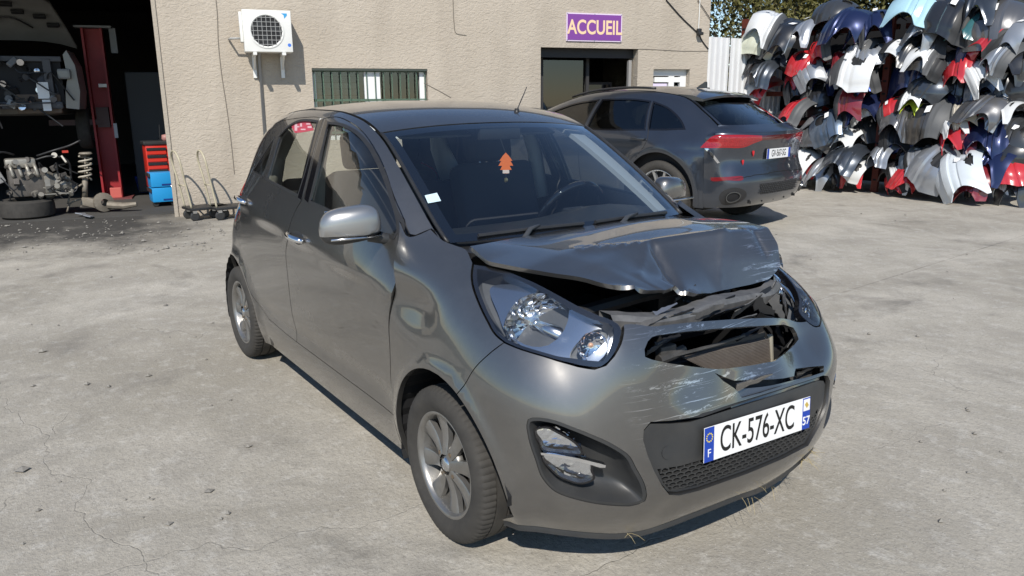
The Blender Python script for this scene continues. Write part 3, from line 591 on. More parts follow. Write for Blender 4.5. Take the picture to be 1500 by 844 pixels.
# ---------------------------------------------------------------- top edge curve (screen pillar, roof rail), right side
EPT = spline([(-.10, -.585, .90), (-.254, -.60, 1.0), (-.45, -.588, 1.128), (-.64, -.568, 1.245), (-.80, -.552, 1.332), (-.95, -.545, 1.388), (-1.15, -.548, 1.425), (-1.45, -.55, 1.438),
              (-1.8, -.542, 1.432), (-2.1, -.518, 1.402), (-2.3, -.488, 1.36), (-2.45, -.455, 1.31), (-2.52, -.43, 1.27)], 260)
XC = [.66, .6, .5, .4, .3, .15, 0, -.15, -.3, -.5, -.8, -1.2, -1.6, -2.0, -2.3, -2.5, -2.65, -2.78, -2.86]
ZR = [.12, .18, .25, .40, .55, .68, .80, .88, .96, 1.04, 1.15, 1.25, 1.35, 1.42, 1.5]
YT = [[.36, .48, .61, .67, .70, .712, .715, .715, .715, .715, .715, .715, .715, .715, .71, .69, .65, .57, .42],
      [.38, .50, .63, .69, .715, .735, .735, .735, .733, .732, .732, .732, .732, .735, .735, .71, .67, .59, .44],
      [.39, .53, .67, .735, .755, .765, .765, .76, .757, .754, .752, .752, .753, .757, .76, .74, .70, .62, .46],
      [.40, .55, .69, .75, .778, .787, .79, .785, .775, .768, .766, .766, .769, .78, .785, .768, .73, .65, .48],
      [.36, .53, .68, .745, .775, .787, .793, .789, .782, .777, .775, .775, .779, .788, .79, .772, .735, .655, .48],
      [.22, .46, .64, .725, .762, .777, .787, .789, .786, .784, .784, .784, .787, .789, .787, .768, .73, .65, .46],
      [.05, .33, .55, .66, .72, .75, .77, .781, .785, .787, .788, .788, .788, .786, .778, .758, .715, .63, .44],
      [0, .15, .42, .56, .64, .695, .735, .761, .774, .780, .783, .783, .782, .776, .763, .74, .695, .60, .40],
      [0, 0, .2, .4, .52, .59, .66, .71, .748, .764, .770, .770, .768, .758, .741, .715, .668, .56, .34],
      [0, 0, 0, .2, .36, .48, .58, .65, .71, .738, .747, .747, .743, .73, .71, .682, .625, .49, .25],
      [0, 0, 0, 0, .2, .36, .5, .6, .675, .695, .703, .703, .698, .682, .66, .63, .56, .40, .15],
      [0, 0, 0, 0, .1, .3, .45, .56, .635, .655, .663, .664, .658, .64, .615, .58, .50, .30, .05],
      [0, 0, 0, 0, .1, .3, .42, .52, .59, .61, .617, .619, .612, .592, .562, .51, .42, .2, 0],
      [0, 0, 0, 0, .1, .3, .4, .5, .56, .58, .585, .587, .58, .555, .515, .45, .34, .1, 0],
      [0, 0, 0, 0, .1, .25, .35, .45, .52, .54, .545, .545, .535, .51, .465, .39, .25, 0, 0]]
NX, NZ = 181, 121
sx = np.linspace(.66, -2.86, NX); sz = np.linspace(.12, 1.5, NZ)
Yg = np.array([np.interp(-sx, [-a for a in XC], r) for r in YT])
Yg = natural(Yg, np.array(ZR), sz)
Yg = blur(blur(Yg, 7, 1), 2.5, 0)
XX, ZZ = np.meshgrid(sx, sz)
# roll-over towards the pillar / roof rail
q = np.stack([XX.ravel(), ZZ.ravel()], 1); e2 = EPT[:, [0, 2]]
kk = np.array([np.argmin(((e2-p)**2).sum(1)) for p in q]); tg = np.gradient(e2, axis=0); tg /= np.linalg.norm(tg, axis=1, keepdims=True)
nn = np.stack([tg[:, 1], -tg[:, 0]], 1)          # points up / forward of the curve
dd = -((q-e2[kk])*nn[kk]).sum(1).reshape(XX.shape)   # >0 below the curve
yE = -EPT[kk, 1].reshape(XX.shape)
Yp = np.where(dd > 0, yE+.085*(1-np.exp(-np.maximum(dd, 0)/.035))+.55*dd, yE+dd*2.6)
fade = sstep(.02, -.14, XX)
kq = .018; mn = -kq*np.log(np.exp(-Yg/kq)+np.exp(-np.clip(Yp, -1, 3)/kq)); mn = np.where(Yp > Yg+.2, Yg, mn)
Yg = Yg*(1-fade)+mn*fade
def ybase(x, z):
    i = np.clip((.66-x)/(3.52)*(NX-1), 0, NX-1.001); j = np.clip((z-.12)/1.38*(NZ-1), 0, NZ-1.001); a = int(i); b = int(j); i -= a; j -= b
    return (Yg[b, a]*(1-i)+Yg[b, a+1]*i)*(1-j)+(Yg[b+1, a]*(1-i)+Yg[b+1, a+1]*i)*j
def feat(x, z):
    """pressed lines and arch lips on the body side (outward +)"""
    zc = .80+(-x-.3)*.062
    f = .011*sstep(zc-.016, zc+.004, z)*sstep(.1, -.4, x)*(1-sstep(zc, zc+.16, z))
    zl = .335+.02*sstep(-1.4, -2.0, x)
    f = f-.010*np.exp(-((z-zl-.05)/.055)**2)*sstep(-.25, -.5, x)*sstep(-2.15, -1.8, x)
    for xc in (.03, -2.36):
        r = np.hypot(x-xc, z-.28); f = f+.014*np.exp(-((r-.342)/.032)**2)
    return f
SIDE = Surf(np.stack([XX, -(Yg+feat(XX, ZZ)), ZZ], 2), flip=False)
if SIDE.N[60, 90, 1] > 0: SIDE.N = -SIDE.N
def suv(x, z): return np.array([(.66-x)/3.52, (z-.12)/1.38])
def SV(pts): return np.array([suv(*p) for p in pts])
def arc(xc, r, a0, a1, n=16, zc=.28): return [(xc+r*math.cos(math.radians(a)), zc+r*math.sin(math.radians(a))) for a in np.linspace(a0, a1, n)]

# ---------------------------------------------------------------- nose patch (bumper, wings, lamps)
NZr = [.14, .20, .235, .30, .42, .55, .65, .73, .80, .88, .95, 1.0, 1.06]
NXr = [[.60, .59, .55, .475, .40, .325, .26, .17, 0], [.64, .63, .59, .515, .435, .355, .28, .19, 0], [.668, .658, .618, .545, .46, .375, .29, .2, 0], [.69, .68, .645, .573, .483, .392, .30, .2, 0], [.695, .686, .652, .587, .497, .402, .305, .2, 0],
       [.688, .678, .643, .582, .497, .402, .305, .2, 0], [.665, .655, .62, .56, .48, .39, .30, .2, 0], [.63, .62, .585, .53, .452, .367, .283, .19, 0],
       [.585, .575, .54, .485, .412, .333, .255, .17, 0], [.49, .48, .45, .395, .33, .26, .19, .12, -.02], [.33, .32, .295, .255, .20, .145, .09, .035, -.06], [.13, .13, .11, .085, .05, .015, -.02, -.05, -.11], [0, 0, -.01, -.03, -.05, -.075, -.10, -.12, -.16]]
NYr = [[0, .22, .42, .545, .63, .68, .70, .71, .715], [0, .22, .42, .56, .65, .70, .725, .735, .74], [0, .22, .42, .567, .663, .718, .745, .757, .758], [0, .22, .42, .582, .682, .737, .765, .777, .778], [0, .22, .43, .592, .696, .752, .777, .788, .791],
       [0, .22, .43, .592, .696, .752, .78, .792, .796], [0, .22, .43, .586, .687, .741, .77, .785, .792], [0, .22, .425, .573, .665, .716, .746, .763, .782],
       [0, .22, .41, .545, .628, .677, .71, .735, .768], [0, .21, .385, .492, .565, .612, .645, .676, .728], [0, .2, .355, .44, .50, .543, .575, .602, .655], [0, .18, .31, .39, .44, .475, .505, .535, .582], [0, .15, .28, .34, .39, .42, .45, .48, .53]]
G = []
for z, xr, yr in zip(NZr, NXr, NYr):
    xr = list(xr)+[-.16 if z < 1.02 else -.21, -.30, -.46]; zz = z
    yy = list(yr)+[ybase(xr[9], z), ybase(-.30, z), ybase(-.46, z)]
    if z > .85: yy[9:] = {.88: [.752, .772, .779], .95: [.708, .752, .765], 1.0: [.63, .705, .748], 1.06: [.56, .640, .715]}[z]
    half = [(x, y, zz) for x, y in zip(xr, yy)]
    G.append([(x, -y, z_) for x, y, z_ in half[::-1]]+half[1:])
def nose_deform(D):
    x, y, z = D[..., 0].copy(), D[..., 1].copy(), D[..., 2].copy()
    w_ = sstep(.50, .72, z)*sstep(.05, .35, x); rf = (1-sstep(.48, .64, -y))*(1-.75*sstep(.40, .60, y))
    z = z-.15*y*w_*rf
    x = x-.045*w_*rf*sstep(-.45, .1, y)-.02*sstep(.5, .72, D[..., 2])*sstep(.05, .6, y)
    # dents in the bumper skin
    for cx, cy, cz, rr, am in ((.66, -.30, .66, .12, .022), (.68, -.02, .60, .13, .030), (.62, .30, .57, .13, .022), (.67, -.36, .50, .08, .010), (.69, -.35, .27, .05, .012), (.64, .33, .66, .07, .012)):
        x = x-am*np.exp(-((D[..., 1]-cy)**2+(z-cz)**2)/(rr*rr)*1.6)*sstep(.35, .5, x)
    f = np.zeros_like(x)
    for s in (-1, 1):
        r = np.hypot(D[..., 0]-.03, D[..., 2]-.28); f = f+.014*np.exp(-((r-.342)/.032)**2)*(np.sign(y) == s)*(abs(y) > .5)*s
    return np.stack([x, y+f, z], -1)
NOSE = Surf.rows(G, 221, 121, 5.5, 3, deform=nose_deform, vs_=(np.array(NZr)-.14)/.92)
if NOSE.N[60, 110, 0] < 0: NOSE.N = -NOSE.N
def nx(x, z): return NOSE.cast(0, 0, np.array([x, -3., z]), np.array([0., 1., 0.]))
def mu(uv): return np.asarray(uv)*[-1, 1]+[1, 0]

# ---------------------------------------------------------------- roof and windscreen patch
u_ = np.linspace(0, 1, len(EPT)); V_ = np.linspace(-1, 1, 61)
zc_ = np.interp(EPT[:, 0], [-2.6, -2.3, -1.5, -1.0, -.8, -.5, -.25, 0], [.03, .035, .042, .038, .030, .022, .012, 0])
xc_ = np.interp(EPT[:, 0], [-2.6, -2.2, -1.2, -.8, -.5, -.25, 0], [-.10, -.02, .0, .035, .06, .085, .1])
RD = np.zeros((61, len(EPT), 3))
for j, v in enumerate(V_):
    k = 1-abs(v)**2.4
    RD[j] = np.stack([EPT[:, 0]+xc_*k, EPT[:, 1]*-v, EPT[:, 2]+zc_*k], 1)
RD = blur(RD, 4, 1)
ROOF = Surf(RD)
if ROOF.N[30, 150, 2] < 0: ROOF.N = -ROOF.N
def ruv(x, v):
    """u where the rail has this x; v -1 (left) .. 1 (right)"""
    return np.array([np.interp(-x, -RD[0, :, 0], u_), (v+1)/2])

# ---------------------------------------------------------------- panels, both sides
gapA = [(593.5, 322), (592, 345), (587.6, 379.6), (580, 415), (571.5, 450.9), (569.5, 480), (571, 507), (573, 560), (578, 618)]
gapB = [(475.2, 173.2), (467, 200), (455, 246), (443, 292), (437, 301), (428, 320), (422, 339), (419, 365), (421, 400), (428, 460), (436, 512)]
gapC = [(-2.111, 1.362), (-2.17, 1.24), (-2.275, 1.10), (-2.315, 1.0), (-2.31, .93), (-2.285, .82), (-2.225, .70), (-2.10, .52), (-1.99, .41), (-1.85, .355)]
topF = [(475.2, 172), (492, 170.8), (509.6, 176.5), (522, 184), (533, 194), (545, 210), (557, 231), (567, 256), (577, 285), (588, 310), (593.5, 322)]
topR = [(475.2, 172), (460, 171), (445.6, 172), (425, 174.5), (412, 177), (403, 181)]
sillF, sillR = None, None
tA, tB, tC, tF, tR = SIDE.trace(gapA), SIDE.trace(gapB), SV(gapC), SIDE.trace(topF), SIDE.trace(topR)
def xz(uv): return (.66-uv[0]*3.52, .12+uv[1]*1.38)
xA, xB, xC = xz(tA[-1]), xz(tB[-1]), xz(tC[-1])
zD = .325
tA[-1] = suv(xA[0], zD); tB[-1] = suv(xB[0], zD+.005)
rearArc = arc(-2.36, .342, -20, 200, 40)
tC[-1] = suv(xC[0], max(xC[1], zD+.03))
tJ = tA[0].copy()                 # foot of the screen pillar
tF[-1] = tJ; tF[0] = tB[0]; tR[0] = tB[0]; tR[-1] = tC[0]
winF = [(480.5, 179), (500, 181.5), (521.4, 192), (540.4, 211), (557, 239.5), (568, 266), (576, 292), (583, 318), (584, 338), (577, 350)]
winFb = [(577, 350), (530, 331), (481, 309.4), (452.5, 296)]
winFr = [(452.5, 296), (467, 240), (480.5, 179)]
winR = [(466, 177.5), (452, 175.5), (438.5, 176.5), (422, 185), (409, 199)]
winRd = [(409, 199), (400, 228), (389.5, 263)]
winRb = [(389.5, 263), (412, 275), (436.5, 288)]
winRf = [(436.5, 288), (452, 235), (466, 177.5)]
qtr = [[(402.5, 201), (385, 228), (370, 251.5)], [(370, 251.5), (384.5, 260.5)], [(384.5, 260.5), (396, 225), (402.5, 201)]]
o_wF = outline(SIDE, [SIDE.trace(winF), SIDE.trace(winFb), SIDE.trace(winFr)])
o_wR = outline(SIDE, [SIDE.trace(winR), SIDE.trace(winRd), SIDE.trace(winRb), SIDE.trace(winRf)])
o_q = outline(SIDE, [SIDE.trace(a) for a in qtr])
belt_y = None
# door skins end at the belt; the frames above are separate black-edged pieces
o_fd = outline(SIDE, [tF, tA, np.array([tA[-1], suv(-.9, zD), tB[-1]]), tB[::-1]])
o_rd = outline(SIDE, [tB, np.array([tB[-1], suv(-1.6, zD+.01), tC[-1]]), tC[::-1], tR[::-1]])
E_uv = np.array([suv(p[0], p[2]-.004) for p in EPT[17:236:6]])
rear_edge = SV([(-2.46, 1.29), (-2.52, 1.2), (-2.60, 1.1), (-2.70, .98), (-2.745, .85), (-2.76, .7), (-2.765, .5), (-2.75, .35), (-2.70, .20)])
o_bs = outline(SIDE, [np.vstack([E_uv[E_uv[:, 0] < rear_edge[0][0]], rear_edge[:1]]), rear_edge, SV([(-2.70, .20), (-2.68, .17)]), SV([(-2.68, .17)]+arc(-2.36, .342, 198, -18, 30)),
                       SV([(-2.36+.342*math.cos(math.radians(-18)), .174), (-1.2, .165), (-.37, .165)]), np.array([suv(-.37, .165), tA[-1]]), np.array([tA[-1], suv(-.9, zD), tB[-1]]),
                       np.array([tB[-1], suv(-1.6, zD+.01), tC[-1]]), tC[::-1], tR[::-1], tF, np.vstack([tJ, SIDE.trace([(599, 338), (605, 345), (618, 340.5), (630, 334.5), (640, 342)]), E_uv[0]])])
HL = [[(692.4, 384.6), (720, 389.5), (747.5, 397), (775, 408), (803.8, 421.8), (832, 437), (860, 451), (883, 461), (900.6, 468)], [(900.6, 468), (910, 474), (914, 482.6), (912, 496), (907, 509.6), (897, 525), (887, 535.5), (880, 539.5), (871, 540.6)],
      [(871, 540.6), (850, 537.5), (826, 531), (803, 524), (781, 517.5), (758, 510), (738.5, 501.7)], [(738.5, 501.7), (724, 489), (713.8, 471.3), (705, 454), (698, 437.5), (692, 420), (690, 402), (692.4, 384.6)]]
tHL = [NOSE.trace(a) for a in HL]
o_hl = outline(NOSE, tHL, .015)
th0 = 66
archF = lambda a0, a1, n: np.array([nx(*p) for p in arc(.03, .342, a0, a1, n)])
seam = NOSE.trace([(738.5, 501.7), (722, 514), (704, 530)])
a_seam = archF(th0, th0, 1)
uA = np.array([nx(*xz(p)) for p in tA]); uJ = uA[0]
fen_top = np.vstack([uJ, NOSE.trace([(604, 346.5), (618, 341.5), (631, 335)])])
fen_top2 = NOSE.trace([(631, 335), (640, 344), (650, 352), (668, 359), (683, 365), (688, 374), (692.4, 384.6)])
o_fen = outline(NOSE, [fen_top, fen_top2, tHL[3][::-1], np.vstack([seam, a_seam]), archF(th0, 198, 26), np.vstack([archF(198, 198, 1), [nx(-.365, .168)]]), np.vstack([[nx(-.365, .168)], uA[::-1]])])
for mir in (False, True):
    dr = panel('front_door', SIDE, o_fd, M_paint, hatch, holes=[o_wF], gap=.003, mir=mir, step=.035)
    panel('door_window', SIDE, inset(SIDE, o_wF, -.012), M_gl, dr, rim=0, off=-.008, gap=0, mir=mir, step=.08)
    panel('window_seal', SIDE, inset(SIDE, o_wF, -.003), M_black, dr, holes=[inset(SIDE, o_wF, .009)], rim=.006, off=.0015, gap=0, mir=mir, step=.05)
    dr2 = panel('rear_door', SIDE, o_rd, M_paint, hatch, holes=[o_wR, o_q], gap=.003, mir=mir, step=.035)
    panel('door_window', SIDE, inset(SIDE, o_wR, -.012), M_gl, dr2, rim=0, off=-.008, gap=0, mir=mir, step=.08)
    panel('quarter_window', SIDE, inset(SIDE, o_q, -.006), M_gl, dr2, rim=0, off=-.008, gap=0, mir=mir, step=.08)
    panel('window_seal', SIDE, inset(SIDE, o_wR, -.003), M_black, dr2, holes=[inset(SIDE, o_wR, .008)], rim=.006, off=.0015, gap=0, mir=mir, step=.05)
    panel('window_seal', SIDE, inset(SIDE, o_q, -.003), M_black, dr2, holes=[inset(SIDE, o_q, .006)], rim=.006, off=.0015, gap=0, mir=mir, step=.05)
    # black pillar covers between the two windows
    bp1 = SIDE.trace([(482, 180), (477, 174.5), (446, 292), (452, 297.5)]); bp2 = SIDE.trace([(473.5, 174.5), (465, 177), (436, 289), (441.5, 293)])
    panel('pillar_cover', SIDE, outline(SIDE, [bp1[0:2], bp1[1:3], bp1[2:4], bp1[[3, 0]]]), M_gloss, dr, rim=.003, off=.001, gap=0, mir=mir)
    panel('pillar_cover', SIDE, outline(SIDE, [bp2[0:2], bp2[1:3], bp2[2:4], bp2[[3, 0]]]), M_gloss, dr2, rim=.003, off=.001, gap=0, mir=mir)
    panel('body_side', SIDE, o_bs, M_paint, hatch, gap=.0, mir=mir, step=.04, rim=.02)
    panel('front_wing', NOSE, mu(o_fen) if mir else o_fen, M_paint, hatch, gap=.002, step=.03, rim=.02)
if DBG:
    for n_, a in (('hl', o_hl), ('fen', o_fen)): print(n_, np.round(NOSE.P(a)[::6], 3).tolist())
    print('gapA', np.round([xz(p) for p in tA], 3).tolist()); print('gapB', np.round([xz(p) for p in tB], 3).tolist()); print('gapC', np.round([xz(p) for p in tC], 3).tolist())
    print('left lamp in px', np.round([proj(p) for p in NOSE.P(mu(o_hl))[::6]], 0).tolist())
# ---------------------------------------------------------------- front bumper
T = NOSE.trace
FOG = [(772, 618.7), (775, 613), (783, 611.5), (802, 613.4), (841, 626.5), (870, 638), (896, 650), (916.8, 663), (932.4, 686.4), (946.7, 717.7), (947, 729), (942.8, 736), (929.8, 741), (896, 741), (854, 734.6), (815, 721.6), (797, 704.6), (783.9, 673.4), (773.5, 639.5)]
uFOG = spline(T(FOG), 70, True)
GR = T([(949, 500), (955, 494), (963, 491), (1003, 486), (1043, 482), (1100, 478), (1148, 475.5), (1162, 480), (1167, 488), (1170, 497), (1163, 506), (1150, 518), (1135, 529), (1100, 535.5), (1065, 540), (1049, 541), (1012, 537), (981, 532.5), (955, 527), (945, 523), (944, 512)])
TEAR = T([(1048, 546), (1061, 552), (1074, 557), (1110, 557), (1136, 555), (1162, 552), (1163.5, 545), (1165, 540), (1186, 538), (1207, 536), (1206, 545), (1180, 554), (1145, 565), (1110, 576), (1086, 584), (1081, 576), (1076, 569), (1060, 559)])
LOWP = T([(953, 618), (985, 616), (1014, 611), (1078, 590), (1145, 569.5), (1206, 550), (1213, 551), (1216, 558), (1213, 591), (1200, 625), (1184, 653), (1145, 673), (1095, 694), (1024, 719), (995, 726), (980, 725), (970, 712), (958, 690), (949, 668), (942, 645), (943, 630)])
BOT = T([(737, 763), (750, 766), (790, 772), (828, 777), (870, 781), (905, 782), (939, 778), (975, 767), (1017, 751), (1070, 730), (1127, 708), (1170, 688), (1198, 674)])
aB = archF(th0, -6, 24)
TOPB = T([(1148, 466), (1120, 465), (1092, 466), (1056, 468), (1020, 470.5), (985, 474), (951, 477), (930, 474), (916, 474)])
lt = [mu(tHL[1])[::-1], mu(tHL[2])[::-1]]
o_bu = outline(NOSE, [aB, np.vstack([aB[-1:], BOT, mu(aB[-1:])]), mu(aB)[::-1], np.vstack([mu(a_seam), mu(seam)[::-1]]), lt[1], lt[0][:6], np.vstack([lt[0][5:6], TOPB, tHL[1][2:3]]), tHL[1][2:], tHL[2], np.vstack([seam, a_seam])], .02)
rg = random.Random(3)
jag = lambda uv, a: np.array([p+np.array([rg.uniform(-a, a), rg.uniform(-a, a)]) for p in uv])
bumper = panel('front_bumper', NOSE, o_bu, M_bump, hatch, holes=[uFOG, mu(uFOG), GR, jag(TEAR, .0016), LOWP], step=.022, gap=.002, rim=.016)
# black centre panel with the number plate, honeycomb below it
MESH = T([(966, 690), (1000, 685), (1060, 668), (1120, 648), (1188, 622), (1203, 600), (1199, 623), (1181, 650), (1140, 671), (1093, 690), (1024, 715), (985, 722), (975, 711)])
LOWQ = T([(956, 622), (985, 622), (1014, 619), (1078, 598), (1145, 577), (1204, 557), (1211, 558), (1214, 564), (1211, 592), (1199, 625), (1183, 652), (1145, 672), (1095, 693), (1024, 718), (995, 725), (981, 724), (971, 711), (959, 690), (950, 668), (944, 646), (946, 632)])
cpn = panel('centre_panel', NOSE, LOWQ, M_dark, bumper, holes=[MESH], off=-.012, gap=.001, rim=.02, step=.03)
panel('grille_backing', NOSE, inset(NOSE, MESH, -.01), M_void, cpn, off=-.035, gap=0, rim=0, step=.05)
mm = np.array(metric(NOSE, MESH)); q0 = (MESH*mm).min(0); q1 = (MESH*mm).max(0); hv = []; hf = []
def strip(a, b, wd):
    a = np.array(a); b = np.array(b); t = b-a; t = t/np.linalg.norm(t); nrm_ = np.array([-t[1], t[0]])*wd
    uv = np.array([a-nrm_, b-nrm_, b+nrm_, a+nrm_])/mm
    if not inside(MESH, ((a+b)/2/mm)[None])[0]: return
    P = NOSE.P(uv); N = NOSE.n(uv); k = len(hv); hv.extend(P-N*.012); hv.extend(P-N*.03); hf.extend([(k, k+1, k+2, k+3), (k, k+4, k+5, k+1), (k+1, k+5, k+6, k+2), (k+2, k+6, k+7, k+3), (k+3, k+7, k+4, k)])
hx, hz = .030, .0135; yv = q0[1]; r_ = 0
while yv < q1[1]:
    xv = q0[0]+(hx/2 if r_ % 2 else 0)
    while xv < q1[0]:
        strip((xv, yv), (xv+hx*.32, yv+hz*.28), .0022); strip((xv+hx*.32, yv+hz*.28), (xv+hx*.68, yv+hz*.28), .0022); strip((xv+hx*.68, yv+hz*.28), (xv+hx, yv), .0022)
        strip((xv, yv), (xv, yv-hz*.72), .0022); xv += hx
    yv += hz; r_ += 1
o = mesh_obj('honeycomb_grille', hv, hf, M_dark, cpn); o['kind'] = 'stuff'
# tow eye cover on the panel
tc_ = T([(980, 665)])[0]; ang = np.linspace(0, 2*math.pi, 24, endpoint=False)
panel('tow_eye_cover', NOSE, tc_+np.stack([np.cos(ang)*.019/mm[0], np.sin(ang)*.019/mm[1]], 1), M_dark, cpn, off=-.0095, gap=0, rim=.004, step=.02)
# dark strip in the torn slot above the plate and inner skin behind the tear
panel('bumper_inner_skin', NOSE, inset(NOSE, outline(NOSE, [TEAR[:9], TEAR[8:15], TEAR[14:]]), -.02), M_foam, bumper, off=-.06, gap=0, rim=0, step=.05)
isk = T([(1072, 572), (1110, 566), (1146, 561), (1180, 552), (1209, 546), (1209, 556), (1180, 566), (1145, 578), (1110, 589), (1080, 598)]); panel('inner_strip', NOSE, outline(NOSE, [jag(isk[:5], .0012), isk[4:6], isk[5:], isk[[-1, 0]]]), M_paint, bumper, off=-.022, gap=0, rim=.004, step=.03)
panel('bumper_foam', NOSE, inset(NOSE, LOWP, -.01), M_foam, bumper, off=-.06, gap=0, rim=0, step=.06)
panel('torn_edge', NOSE, T([(976, 618), (1030, 605), (1083, 586), (1140, 567), (1190, 552), (1200, 553), (1140, 573), (1083, 592), (1030, 611)]), M_black, bumper, off=-.004, gap=0, rim=.01, step=.03)
# lower lip
LIP = []
for k_, uvp in enumerate(spline(np.vstack([BOT[0]+[.004, .0], BOT, mu(BOT[:4])[::-1]]), 60)):
    p = NOSE.P(uvp)[0]; nrm_ = NOSE.n(uvp)[0]; nrm_[2] = 0
    LIP.append([p+[0, 0, .01]-nrm_*.012, p-nrm_*.004, p+[0, 0, -.022]-nrm_*.006, p+[0, 0, -.030]-nrm_*.022, p+[0, 0, -.03]-nrm_*.10])
LS = np.array(LIP).transpose(1, 0, 2); v = LS.reshape(-1, 3); nl = LS.shape[1]
mesh_obj('lower_lip', v, [(j*nl+i, j*nl+i+1, (j+1)*nl+i+1, (j+1)*nl+i) for j in range(4) for i in range(nl-1)], M_dark, bumper, True, auto=40)
# fog lamp bays
def fogbay(flip_):
    F_ = mu if flip_ else (lambda a: a)
    m3 = np.array(metric(NOSE, uFOG))
    bay = panel('fog_lamp_bay', NOSE, F_(uFOG), M_dark, bumper, off=-.002, gap=.001, rim=.0, step=.02, fn=None, holes=[inset(NOSE, F_(uFOG), .010)])
    ins = F_(inset(NOSE, uFOG, .010)); cin = ins.mean(0)
    rings = [(1., 0.), (.94, -.03), (.82, -.062), (.55, -.075), (.28, -.075), (0.02, -.075)]
    V = []; nq = len(ins)
    for s_, d_ in rings:
        uv = cin+(ins-cin)*s_; V.extend(NOSE.P(uv)+NOSE.n(uv)*(d_-.002))
    Fq = [(j*nq+i, j*nq+(i+1) % nq, (j+1)*nq+(i+1) % nq, (j+1)*nq+i) for j in range(len(rings)-1) for i in range(nq)]
    if flip_: pass
    mesh_obj('bay_wall', V, Fq, M_dark, bay, True)
    up = T([(786.5, 632), (797, 630.5), (818, 639.5), (838.6, 651), (850, 664), (851.5, 668), (826, 667), (796, 663), (789, 652)])
    lo = T([(797, 671), (825.5, 674.7), (862, 681), (866, 694), (865.5, 708.5), (854, 712), (828, 706), (807, 691.6)])
    for nm, pl in (('daytime_lamp', up), ('fog_lamp', lo)):
        pl = F_(spline(pl, 40, True)); d = -.016
        ln = panel(nm, NOSE, pl, M_lens, bay, off=d, gap=0, rim=.0, step=.02)
        panel('lamp_surround', NOSE, inset(NOSE, pl, -.006), M_gloss, ln, off=d-.001, gap=0, rim=.02, step=.02, holes=[pl])
        # facetted reflector
        lo_, hi_ = pl.min(0), pl.max(0); n1, n2 = 9, 5; RV = []; RF = []; g = random.Random(5)
        for a in range(n1+1):
            for b in range(n2+1):
                uv = lo_+(hi_-lo_)*[a/n1, b/n2]; cc = abs(a/n1-.5)*2; RV.append(NOSE.P(uv)[0]+NOSE.n(uv)[0]*(d-.012-.02*(1-cc**2)+g.uniform(-.0012, .0012)))
        for a in range(n1):
            for b in range(n2):
                cuv = lo_+(hi_-lo_)*[(a+.5)/n1, (b+.5)/n2]
                if inside(inset(NOSE, pl, -.008), cuv[None])[0]: RF.append((a*(n2+1)+b, (a+1)*(n2+1)+b, (a+1)*(n2+1)+b+1, a*(n2+1)+b+1))
        mesh_obj('reflector', RV, RF, M_chrome, ln)
    ch = F_(T([(791, 664.5), (812, 667), (840, 671.5), (868, 678), (889, 685.5), (887, 687), (866, 682.5), (838, 675.5), (811, 670.5), (792, 668)]))
    panel('chrome_blade', NOSE, outline(NOSE, [ch, ch[[-1, 0]]]), M_chrome, bay, off=-.006, gap=0, rim=.02, step=.02)
fogbay(False); fogbay(True)

# ---------------------------------------------------------------- number plate
yw, rl, pt = -.0068, -.0359, -.0732
pa = Vector((-math.sin(yw), math.cos(yw)*math.cos(rl), math.sin(rl))); pn = Vector((math.cos(yw), math.sin(yw), -pt)); pn = (pn-pa*pn.dot(pa)).normalized(); pb = pn.cross(pa)
PM = Matrix((( pa.x, pb.x, pn.x, .684), (pa.y, pb.y, pn.y, .0071), (pa.z, pb.z, pn.z, .456), (0, 0, 0, 1)))
plate = MB().box((0, 0, 0), (.52, .11, .003), None, .0012).build('number_plate', M_plate, hatch); plate.matrix_local = PM
def plate_marks(pl, txt, sz_, sq, num=None, right_txt=None):
    z1 = .0016
    MB().box((-.2385, 0, z1), (.042, .108, .0012)).build('country_band', M_eu, pl)
    for k in range(12):
        a = k*math.pi/6; MB().lathe([(0.0001, .0007), (.0024, .0007), (.0024, -.001)], 6, Matrix.Translation((-.2385+.013*math.cos(a), .022+.013*math.sin(a), z1+.0008)) @ Matrix.Rotation(math.pi/2, 4, 'X')).build('band_star', mat('star_yellow', (.75, .6, .05), .5), pl)
    text_obj('country_letter', 'F', .036, M_plate, pl, Matrix.Translation((-.2385, -.028, z1+.001)), .0004)
    text_obj('plate_text', txt, sz_, M_ink, pl, Matrix.Translation((-.007, -.001, z1)), .0008, squeeze=sq, bold=.0006)
    if num:
        MB().box((.2395, 0, z1), (.040, .108, .0012)).build('region_band', M_eu, pl)
        MB().box((.2395, .030, z1+.0009), (.034, .040, .0008)).build('region_emblem', M_plate, pl)
        MB().box((.2395, .030, z1+.0015), (.014, .018, .0006), Matrix.Rotation(.7, 4, 'Z')).build('emblem_mark', mat('emblem_ochre', (.5, .36, .08), .5), pl)
        text_obj('region_number', num, .040, M_plate, pl, Matrix.Translation((.2395, -.026, z1+.001)), .0004, bold=.0006)
plate_marks(plate, 'CK-576-XC', .116, .645, '57')

